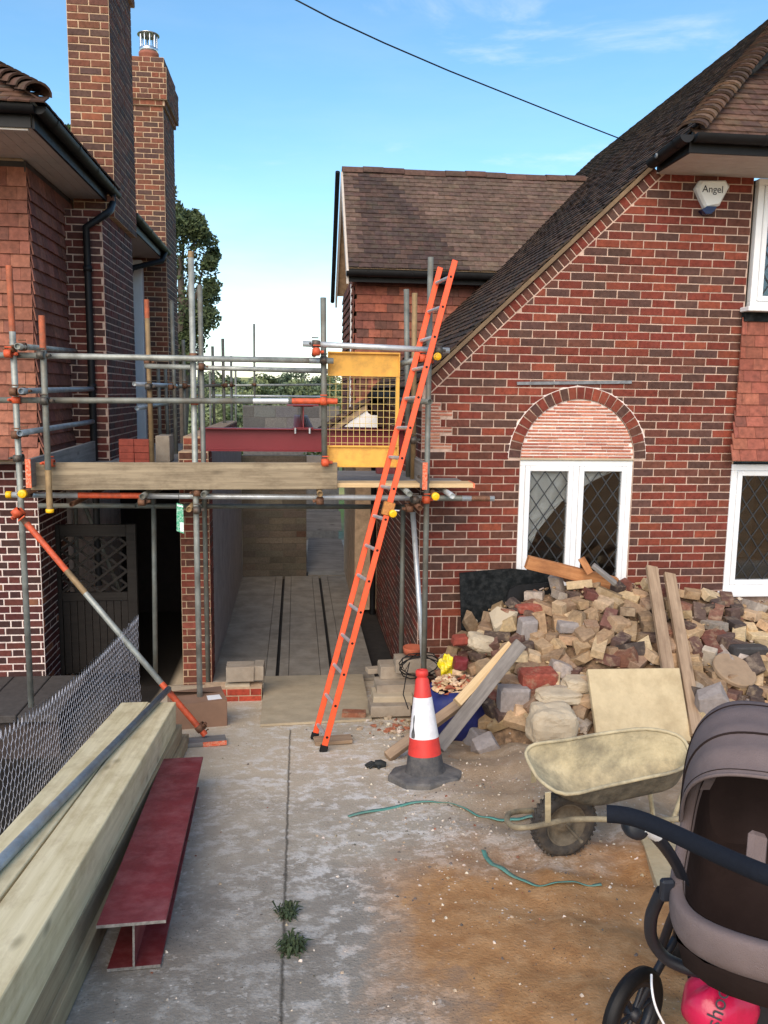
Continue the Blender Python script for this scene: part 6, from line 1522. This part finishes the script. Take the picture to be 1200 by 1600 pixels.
# paving slab edge beside the pushchair
def pg(x, y, dz=0.0):
    d = ray(x, y); s = 1.0
    while s < 12:
        p = CAM+d*s
        if p.z < gz(p.x, p.y)+dz: return p
        s += 0.004
    return p
o = MB().prism([pg(1000, 1302, 0.03), pg(1062, 1292, 0.03), pg(1100, 1385, 0.03), pg(1030, 1392, 0.03)], (0, 0, -0.05)).build('paving_slab', MAT['flag'])
for v in o.data.vertices: pass
tag(o, 'buff stone slab on the sand beside the pushchair', 'slab')
# ================================================================== pushchair
pcx_ = empty('pushchair', (1.25, 2.1, gz(1.25, 2.1)), 'mauve pushchair with hood and dark blue foam handle', 'pushchair')
MAT['mauve'] = simple('mauve_fabric', lin(118, 104, 102), 0.95, var=0.10, scale=14, bmp=0.5, bs=300, spec=0.2); MAT['liner'] = simple('dark_brown_lining', lin(46, 36, 34), 0.95, var=0.2, scale=8, bmp=0.2, spec=0.1); MAT['foam'] = simple('navy_foam', lin(22, 26, 35), 0.85, var=0.12, scale=120, bmp=0.3, bs=500, spec=0.2); MAT['chassis'] = simple('dark_blue_chassis', lin(30, 33, 41), 0.5, var=0.15, scale=20, bmp=0.03)
def smooth(P, k=8, w_=6):
    Q = []
    for i in range(len(P)-1):
        for j in range(k): Q.append(P[i].lerp(P[i+1], j/k))
    Q.append(P[-1])
    return [sum((Q[max(0, min(len(Q)-1, i+j))] for j in range(-w_, w_+1)), V())/(2*w_+1) for i in range(len(Q))]
hpts = smooth([at(942, 1271, 1.62), at(985, 1274, 1.60), at(1040, 1296, 1.53), at(1100, 1325, 1.44), at(1160, 1352, 1.36), at(1215, 1374, 1.30), at(1290, 1396, 1.26), at(1380, 1400, 1.28)], 8, 4)
b = MB().tube(hpts, 0.0185, 16); b.build('handle', MAT['foam'], pcx_, fix=False)
MB().lathe([(0.001, -0.028), (0.024, -0.026), (0.028, -0.01), (0.028, 0.012), (0.02, 0.02), (0.001, 0.02)], 18, M=Matrix.Translation(at(993, 1291, 1.66)) @ Matrix.Rotation(R(70), 4, 'X')).build('handle_joint', MAT['chassis'], pcx_, fix=False)
ca, cb_ = at(1006, 1288, 1.65), at(1026, 1303, 1.68)
MB().tube([ca, ca.lerp(cb_, 0.5), cb_], [0.017, 0.0185, 0.017], 14).build('white_collar', MAT['white'], pcx_, fix=False)
MB().tube(smooth([at(1018, 1298, 1.67), at(1050, 1337, 1.80), at(1068, 1375, 1.98), at(1078, 1420, 2.12), V((1.2, 2.3, 1.55)), V((1.2, 2.42, 1.25))], 5, 2), 0.0145, 12).build('push_arm', MAT['chassis'], pcx_, fix=False)
# local frame of the seat: s to its right as we see it, f toward us
PO, PS, PF = V((1.31, 2.01, 0)), V((0.888, -0.46, 0)), V((-0.46, -0.888, 0))
def pl3(s, f_, z): return PO + PS*s + PF*f_ + V((0, 0, z))
bows = [(0.235, 2.175), (0.16, 2.215), (0.06, 2.235), (-0.08, 2.24), (-0.22, 2.21), (-0.33, 2.13), (-0.40, 2.02), (-0.41, 1.9)]
def hood(u, v, k=1.0):
    q = v*(len(bows)-1); i = min(int(q), len(bows)-2); t = q-i
    f_ = bows[i][0]+(bows[i+1][0]-bows[i][0])*t; h_ = bows[i][1]+(bows[i+1][1]-bows[i][1])*t - 1.90
    a = math.pi*u; ca_, sa = math.cos(a), math.sin(a); cx = math.copysign(abs(ca_)**0.62, ca_); sy = abs(sa)**0.55
    sag = 1-0.014*math.sin(t*math.pi)+0.006*math.sin(u*23+v*9)*math.sin(v*14)
    return pl3(-0.245*cx*k, f_*sy*k, 1.90+h_*sy*k*sag)
MB().grid(lambda u, v: hood(u, v), 40, 28).build('hood', MAT['mauve'], pcx_, fix=False)
MB().grid(lambda u, v: hood(u, v, 0.975), 40, 28).build('hood_lining', MAT['liner'], pcx_, fix=False)
MB().tube([hood(i/40, 0.25, 1.004) for i in range(41)], 0.0035, 6).build('hood_seam', MAT['liner'], pcx_, fix=False)
MB().tube([hood(i/40, 0.5, 1.003) for i in range(41)], 0.0028, 6).build('hood_seam', MAT['liner'], pcx_, fix=False)
MB().tube([hood(i/40, 0.03, 1.002) for i in range(41)], 0.0014, 5).build('hood_stitching', MAT['liner'], pcx_, fix=False)
MB().tube([hood(i/40, 0.0, 0.99) for i in range(41)], 0.005, 6).build('hood_edge', MAT['mauve'], pcx_, fix=False)
rimp = [pl3(*q) for q in ((-0.245, 0.0, 1.90), (-0.255, 0.12, 1.875), (-0.265, 0.24, 1.845), (-0.25, 0.34, 1.835), (-0.18, 0.42, 1.845), (-0.06, 0.46, 1.855), (0.06, 0.46, 1.855), (0.18, 0.42, 1.845), (0.25, 0.34, 1.835), (0.265, 0.24, 1.845), (0.255, 0.12, 1.875), (0.245, 0.0, 1.90), (0.23, -0.2, 1.95), (0.17, -0.36, 2.0), (0.0, -0.40, 2.02), (-0.17, -0.36, 2.0), (-0.23, -0.2, 1.95))]
ctr = sum(rimp, V())/len(rimp)
def ringp(s, dz): return [V((ctr.x+(p.x-ctr.x)*s, ctr.y+(p.y-ctr.y)*s, p.z+dz)) for p in rimp]
def loft(rings, close=True):
    b = MB(); n = len(rings[0]); vs = [p for r_ in rings for p in r_]
    fs = [(i*n+j, i*n+(j+1) % n, (i+1)*n+(j+1) % n, (i+1)*n+j) for i in range(len(rings)-1) for j in range(n)]
    if close: fs.append(tuple((len(rings)-1)*n+j for j in range(n)))
    return b.add(vs, fs, smooth=True)
o = loft([ringp(0.85, -0.02), ringp(0.87, 0.004), ringp(0.975, 0.010), ringp(1.0, -0.004), ringp(1.0, -0.04), ringp(0.98, -0.075), ringp(0.93, -0.095)], False).build('seat_shell', MAT['mauve'], pcx_, fix=False); md = o.modifiers.new('s', 'SUBSURF'); md.levels = md.render_levels = 2
o = loft([ringp(0.93, -0.094), ringp(0.85, -0.17), ringp(0.6, -0.24), ringp(0.3, -0.26)]).build('seat_base', MAT['liner'], pcx_, fix=False)
o = loft([ringp(0.87, 0.0), ringp(0.855, -0.02), ringp(0.82, -0.08), ringp(0.76, -0.15), ringp(0.6, -0.19), ringp(0.3, -0.2)]).build('seat_liner', MAT['liner'], pcx_, fix=False); md = o.modifiers.new('s', 'SUBSURF'); md.levels = md.render_levels = 2
def pad(u, v): return pl3(-0.17+0.34*u, -0.29+0.2*v+0.03*math.sin(u*math.pi), 2.06-0.36*v+0.012*math.cos(u*11+v*3))
MB().grid(pad, 14, 12).build('backrest', MAT['liner'], pcx_, fix=False)
def strp(pts, w_, nm, mat):
    b = MB(); vs = []
    for p in pts: vs += [p+V((-w_/2, 0, 0)), p+V((w_/2, 0, 0))]
    b.add(vs, [(2*i, 2*i+1, 2*i+3, 2*i+2) for i in range(len(pts)-1)], smooth=True); return b.build(nm, MAT[mat], pcx_, fix=False)
strp(smooth([at(1112, 1178, 2.3), at(1117, 1195, 2.22), at(1112, 1215, 2.16), at(1100, 1236, 2.12)], 4, 1), 0.03, 'harness_strap', 'mauve')
MB().box((-0.02, -0.008, -0.022), (0.022, 0.008, 0.02), ch=0.005).build('harness_pad', simple('pale_grey_pad', lin(150, 144, 140), 0.9), pcx_, M=Matrix.Translation(at(1122, 1186, 2.19)) @ Matrix.Rotation(0.4, 4, 'Y'))
MB().box((-0.028, -0.012, -0.06), (0.028, 0.012, 0.05), ch=0.011).build('crotch_pad', MAT['mauve'], pcx_, M=Matrix.Translation(at(1182, 1332, 1.84)) @ Matrix.Rotation(0.35, 4, 'Y') @ Matrix.Rotation(-0.5, 4, 'X'))
# chassis hoop, basket and wheels
MB().tube(smooth([at(1037, 1388, 1.93), at(1024, 1412, 1.95), at(1012, 1445, 1.98), at(1022, 1485, 2.0), at(1060, 1512, 1.98), at(1120, 1524, 1.95), at(1200, 1528, 1.95), at(1290, 1520, 2.0)], 6, 4), 0.017, 12).build('chassis_hoop', MAT['chassis'], pcx_, fix=False)
MB().box((-0.018, -0.012, -0.03), (0.018, 0.012, 0.03), ch=0.006).build('seat_clip', MAT['chassis'], pcx_, M=Matrix.Translation(at(1042, 1390, 1.9)))
b = MB(); bk = [pl3(-0.2, 0.02, 1.46), pl3(0.2, 0.02, 1.46), pl3(0.2, -0.4, 1.5), pl3(-0.2, -0.4, 1.5)]; bt = [pl3(s_, f_, 1.26) for s_, f_ in ((-0.17, 0.0), (0.17, 0.0), (0.17, -0.34), (-0.17, -0.34))]
b.add(bk+bt, [(4,5,6,7)] + [(i, (i+1) % 4, 4+(i+1) % 4, 4+i) for i in range(4)]); o = b.build('basket', simple('black_mesh_basket', (0.015, 0.016, 0.02), 0.8, var=0.3, scale=60), pcx_, fix=False)
def wheel(c, r_, rz, tr=0.024):
    w0 = empty('wheel', c); w0.parent = pcx_; setw(w0, Matrix.Translation(c)); M = Matrix.Translation(c) @ Matrix.Rotation(rz, 4, 'Z') @ Matrix.Rotation(R(90), 4, 'X')
    b = MB(); b.lathe([(r_-tr+tr*math.cos(t), tr*math.sin(t)) for t in [2*math.pi*i/12 for i in range(13)]], 40); b.build('tyre', MAT['black'], w0, M=M, fix=False)
    b = MB().lathe([(r_-2*tr+0.004, -0.012), (r_-2*tr-0.01, -0.014), (r_-2*tr-0.01, 0.014), (r_-2*tr+0.004, 0.012)], 32)
    for i in range(6):
        a = i*math.pi/3; b.tube([(0.015*math.cos(a), 0.015*math.sin(a), 0), ((r_-2*tr-0.005)*math.cos(a), (r_-2*tr-0.005)*math.sin(a), 0)], 0.008, 6)
    b.lathe([(0.001, -0.025), (0.022, -0.022), (0.022, 0.022), (0.001, 0.025)], 16); b.build('rim', MAT['chassis'], w0, M=M, fix=False)
WH = [(1.07, 2.30, 0.15), (1.52, 2.06, 0.15), (1.50, 2.78, 0.11), (1.86, 2.6, 0.11)]
for (x, y, r_) in WH: wheel(V((x, y, gz(x, y)+r_)), r_, R(33))
HL, HR = (1.26, 2.42, 1.32), (1.62, 2.24, 1.32)
for a, c in [((x, y, gz(x, y)+r_), (HL, HR, HL, HR)[k]) for k, (x, y, r_) in enumerate(WH)] + [(HL, HR), (HL, (1.17, 2.2, 1.68)), (HR, (1.55, 2.0, 1.68))]:
    MB().tube([a, c], 0.014, 10).build('chassis_tube', MAT['chassis'], pcx_, fix=False)
# red bag with print in the basket, toys, white cord
rbp_ = at(1122, 1574, 1.96)
rb = empty('bag', rbp_, 'shiny pink-red bag with black lettering in the pushchair basket', 'bag')
MAT['redbag'] = simple('glossy_red_bag', lin(196, 30, 74), 0.3, var=0.15, scale=9, bmp=0.3, bs=16)
def bagf(u, v):
    a = 2*math.pi*u; t = math.pi*v; k = 1+0.06*math.sin(3*a+2)+0.04*math.sin(5*a+3*t)
    return rbp_ + V((0.105*k*math.sin(t)*math.cos(a), 0.08*k*math.sin(t)*math.sin(a), 0.085*k*math.cos(t)))
MB().grid(bagf, 28, 18).build('bag_body', MAT['redbag'], rb, fix=False)
d_ = (CAM-rbp_).normalized(); Mt = Matrix((cR*0.35+cU*0.94, (cU*0.35-cR*0.94), d_)).transposed().to_4x4(); Mt.translation = rbp_+d_*0.095
text('shoo', 'lettering', Mt, 0.055, MAT['ink'], rb)
for k, (x, y, c) in enumerate(((1178, 1592, lin(80, 170, 50)), (1192, 1580, lin(226, 96, 40)))):
    p = at(x, y, 2.1); v, f = rock(0.05, 0.05, 0.05, 14); o = MB().add(v, f, Matrix.Translation(p)).build('toy', simple('toy_plastic_%d' % k, c, 0.4, var=0.1)); tag(o, ('small green plastic toy' if k == 0 else 'small orange plastic toy') + ' beside the red bag in the basket', 'toy')
o = MB().tube(smooth([at(1018, 1520, 2.05), at(1018, 1545, 2.0), at(1024, 1575, 1.98), at(1040, 1605, 1.97)], 5, 2), 0.0035, 6).build('cord', MAT['white'], fix=False); tag(o, 'thin white cord hanging from the pushchair chassis', 'cord')
# ================================================================== overhead wire
o = MB().tube([at(455, -4, 11)+V((0, 0, 0)), at(520, 30, 11), at(600, 67, 11.5), at(700, 110, 12), at(800, 150, 12.5), at(900, 190, 13), at(985, 223, 13.5), at(1040, 240, 14)], 0.0095, 6).build('telephone_wire', MAT['black'], fix=False); tag(o, 'thin black telephone wire crossing the sky', 'wire')
# ================================================================== weeds, crumbs
MAT['weed'] = simple('weed_green', (0.035, 0.055, 0.022), 0.8, var=0.4, scale=40, bmp=0)
def weed(x, y, n, r_, label):
    c = V((x, y, gz(x, y))); b = MB()
    for _ in range(n):
        a = random.uniform(0, 6.28); L = r_*random.uniform(0.4, 1.1); h = random.uniform(0.01, 0.05); w_ = random.uniform(0.003, 0.008)
        o0 = c+V((random.gauss(0, r_*0.25), random.gauss(0, r_*0.35), 0)); d = V((math.cos(a), math.sin(a), 0)); s = V((-d.y, d.x, 0))*w_
        p1 = o0+d*L*0.5+V((0, 0, h)); p2 = o0+d*L+V((0, 0, h*random.uniform(0.2, 1.0)))
        b.add([o0-s*0.4, o0+s*0.4, p1+s, p1-s, p2], [(0,1,2,3), (3,2,4)])
    o = b.build('weed', MAT['weed'], fix=False); tag(o, label, 'weed')
weed(-0.045, 3.38, 110, 0.055, 'smaller green weed growing in the concrete joint, farther one'); weed(-0.02, 3.08, 150, 0.065, 'larger green weed growing in the concrete joint, nearer one')
b = MB(); n = 0
def inset(x, y): return True
for _ in range(1500):
    q = random.random()
    if q < 0.42: x, y = random.gauss(1.0, 0.35), random.gauss(4.5, 0.55)
    elif q < 0.62: x, y = random.gauss(0.95, 0.2), random.gauss(6.55, 0.25)
    elif q < 0.75: x, y = random.gauss(1.5, 0.5), random.gauss(3.4, 0.5)
    else: x, y = random.uniform(-0.7, 1.9), random.uniform(2.4, 7.0)
    if y > 7.3 or y < 1.8 or x < -0.75: continue
    s = random.choice((0.003, 0.003, 0.004, 0.004, 0.005, 0.006, 0.009)) * (1.6 if 0.42 <= q < 0.62 else 1)
    M = Matrix.Translation((x, y, gz(x, y)+s*0.3)) @ Matrix.Rotation(random.uniform(0, 6), 4, 'Z') @ Matrix.Rotation(random.uniform(-0.5, 0.5), 4, 'X')
    v = [(-s, -s*0.7, -s*0.5), (s*1.1, -s*0.6, -s*0.5), (s*0.9, s*0.8, -s*0.5), (-s*0.8, s*0.6, -s*0.5), (-s*0.4, -s*0.3, s*0.6), (s*0.5, -s*0.2, s*0.5), (s*0.3, s*0.4, s*0.6)]
    b.add(v, [(0,1,5,4), (1,2,6,5), (2,3,6), (3,0,4), (3,4,6), (4,5,6)], M, pick([(3, lin(210, 200, 186)), (3, lin(176, 160, 138)), (1.5, lin(104, 98, 92)), (0.4, lin(150, 100, 80))]))
o = b.build('crumbs', piece('crumb_bits', True), fix=False); tag(o, 'crumbs of plaster and grit scattered over the driveway', 'debris', kind='stuff')
b = MB()
for _ in range(60):
    x, y = random.gauss(0.95, 0.16), random.gauss(6.75, 0.22); s = random.uniform(0.015, 0.04); v, f = rock(s*2, s*1.6, s*1.2, 10); b.add(v, f, Matrix.Translation((x, y, gz(x, y)+s*0.3)), pick([(3, lin(188, 168, 142)), (1, lin(160, 100, 76)), (1, lin(206, 196, 180))]))
o = b.build('broken_bits', piece('broken_bits_mat', True), fix=False); tag(o, 'small broken stones in front of the block stack', 'debris', kind='stuff')
# ================================================================== trees
def leafmat(name, c):
    m, t, bs = base(name); g = N(t, 'ShaderNodeNewGeometry'); cc = mixc(t, g.outputs['Random Per Island'], tuple(x*0.55 for x in c), tuple(x*1.6 for x in c)); t.links.new(cc, bs.inputs['Base Color']); bs.inputs['Roughness'].default_value = 0.7; bs.inputs['Specular IOR Level'].default_value = 0.3
    return m
MAT['leaf'] = leafmat('dark_leaves', (0.06, 0.078, 0.03)); MAT['leaff'] = leafmat('hazed_leaves_a', (0.085, 0.115, 0.065)); MAT['leaff2'] = leafmat('hazed_leaves_b', (0.115, 0.15, 0.07)); MAT['leaff3'] = leafmat('hazed_leaves_c', (0.15, 0.18, 0.085)); MAT['leaf2'] = leafmat('green_leaves', (0.06, 0.10, 0.03)); MAT['leaf3'] = leafmat('yellow_green_leaves', (0.10, 0.13, 0.04)); MAT['bark'] = simple('bark', (0.09, 0.07, 0.055), 0.95, var=0.3, scale=10)  # far leaves are paled, so the distance haze is in their colour
def crown(clumps, n, s, ls):
    b = MB()
    for _ in range(n):
        c, r_ = random.choice(clumps); d = V([random.gauss(0, 1) for _ in range(3)]).normalized(); p = V(c)+d*r_*(random.random()**0.35); 
        a = V([random.gauss(0, 1) for _ in range(3)]).normalized(); q = a.orthogonal().normalized(); l = ls*random.uniform(0.6, 1.4)
        b.add([p-a*l, p+q*l*0.55, p+a*l, p-q*l*0.55], [(0,1,2,3)])
    return b
def tree(name, base_, clumps, n, ls, mat, label, group=None, tr=0.2):
    e = empty(name, base_, label, 'tree', group); top = V(clumps[0][0])
    t = MB(); t.tube([V(base_), V(base_).lerp(top, 0.6)+V((0.2, 0, 0)), top], [tr, tr*0.7, tr*0.25], 8)
    for c, r_ in clumps[1:8]: t.tube([V(base_).lerp(top, 0.55), V(c)], [tr*0.4, tr*0.1], 6)
    t.build('trunk', MAT['bark'], e, fix=False); crown(clumps, n, 1, ls).build('crown', MAT[mat], e, fix=False); return e
TY = 24.0
cl = []
for (x, y, r_) in ((285, 400, 0.8), (305, 380, 0.75), (290, 350, 0.5), (318, 420, 0.7), (300, 450, 0.9), (318, 470, 0.6), (285, 480, 0.8), (270, 440, 0.9), (305, 505, 0.5), (285, 530, 0.5), (328, 410, 0.35), (330, 450, 0.4), (265, 380, 0.7), (275, 340, 0.4), (240, 420, 1.0), (326, 490, 0.3), (300, 335, 0.25), (335, 395, 0.25), (260, 300, 0.5), (300, 540, 0.6), (312, 520, 0.5), (290, 560, 0.7)):
    cl.append((at(x+random.uniform(-4, 4), y, TY+random.uniform(-0.8, 0.8)), r_*0.62))
for _ in range(34):
    a = random.uniform(-1.6, 1.9); rr = random.uniform(0.75, 1.08); cl.append((at(283+54*rr*math.cos(a), 430-95*rr*math.sin(a), TY+random.uniform(-1, 1)), random.uniform(0.14, 0.36)))
tree('tree', (at(268, 600, TY).x, TY, -0.5), cl, 11000, 0.062, 'leaf', 'dark leafy tree behind the far chimney', tr=0.25)
TY = 20.0; cl = [(at(x, y, TY), r_) for x, y, r_ in ((98, 222, 0.25), (104, 208, 0.18), (108, 240, 0.3), (120, 260, 0.4), (90, 245, 0.25))]
tree('tree', (at(110, 600, TY).x, TY, -0.5), cl, 700, 0.085, 'leaf2', 'sprig of treetop showing left of the near chimney', tr=0.1)
TY = 19.0; cl = [(at(x, y, TY), r_) for x, y, r_ in ((208, 300, 0.3), (203, 255, 0.2), (206, 280, 0.25), (207, 330, 0.35), (210, 350, 0.3))]
tree('tree', (at(205, 600, TY).x, TY, -0.5), cl, 800, 0.08, 'leaf3', 'sliver of treetop between the two chimneys', tr=0.1)
# distant trees: a few crowns, copied
protos = []
for k, mt_ in enumerate(('leaff', 'leaff2', 'leaff3')):
    cl = [(V((0, 0, 5.0)), 2.6)] + [(V((random.gauss(0, 2.0), random.gauss(0, 1.6), 4.5+random.gauss(0, 1.5))), random.uniform(1.0, 2.0)) for _ in range(10)]
    b = crown(cl, 1700, 1, 0.34); me = b.mesh('crown'); me.materials.append(MAT[mt_]); t = MB().tube([(0, 0, -1.5), (0.1, 0, 2.5), (0, 0, 5)], [0.35, 0.28, 0.1], 8); tm = t.mesh('trunk'); tm.materials.append(MAT['bark']); protos.append((me, tm))
rows = [(60, [325, 345, 372, 400, 428, 455, 487, 515, 540], 634, 640, 0.5), (110, [318, 340, 365, 385, 410, 436, 462, 490, 512, 535, 555], 608, 620, 0.8), (190, [322, 350, 372, 398, 420, 444, 470, 492, 516, 540, 560], 586, 600, 1.05)]
lab_d = {60: 'bushy tree in the nearest row of the far valley', 110: 'tree in the middle row of the far valley', 190: 'dark tree on the far hilltop skyline'}
for (Yd_, xs_, yt, yb2, s) in rows:
    for i, x in enumerate(xs_):
        ordn = ('first', 'second', 'third', 'fourth', 'fifth', 'sixth', 'seventh', 'eighth', 'ninth', 'tenth', 'eleventh')[i]
        yt_ = yt + random.uniform(-5, 5); top = at(x, yt_, Yd_+random.uniform(-4, 4)); k = random.randrange(3) if Yd_ < 190 else random.choice((0, 0, 1))
        sc_ = s*random.uniform(0.85, 1.15); e = empty('tree', (top.x, top.y, top.z-7.6*sc_), lab_d[Yd_]+', '+ordn+' from the left', 'tree', lab_d[Yd_].replace('tree', 'trees')); e.scale = (sc_*1.15, sc_*1.15, sc_); e.rotation_euler.z = random.uniform(0, 6.28)
        for nm, me in (('crown', protos[k][0]), ('trunk', protos[k][1])):
            o = bpy.data.objects.new(nm, me); link(o, e)
# plant seen through the opening under the beam
TY = 15.2; b = crown([(at(490, 712, TY), 0.16), (at(480, 716, TY), 0.12), (at(500, 715, TY), 0.12)], 260, 1, 0.03); e = empty('shrub', at(490, 722, TY), 'green shrub glimpsed below the red beam', 'shrub'); b.build('crown', MAT['leaf2'], e, fix=False)
# boards leaning in the back doorway
o = MB().prism([at(478, 893, 14.3), at(548, 893, 14.3), at(533, 842, 15.2), at(482, 840, 15.2)], (0, 0, -0.03)).build('board', MAT['boardg']); tag(o, 'grey sheet lying in the back doorway', 'board')
o = MB().prism([at(478, 830, 15.6), at(534, 829, 15.6), at(532, 799, 15.9), at(478, 799, 15.9)], (0, 0.03, 0)).build('board', MAT['boardg']); tag(o, 'grey panel standing beyond the back doorway', 'board')
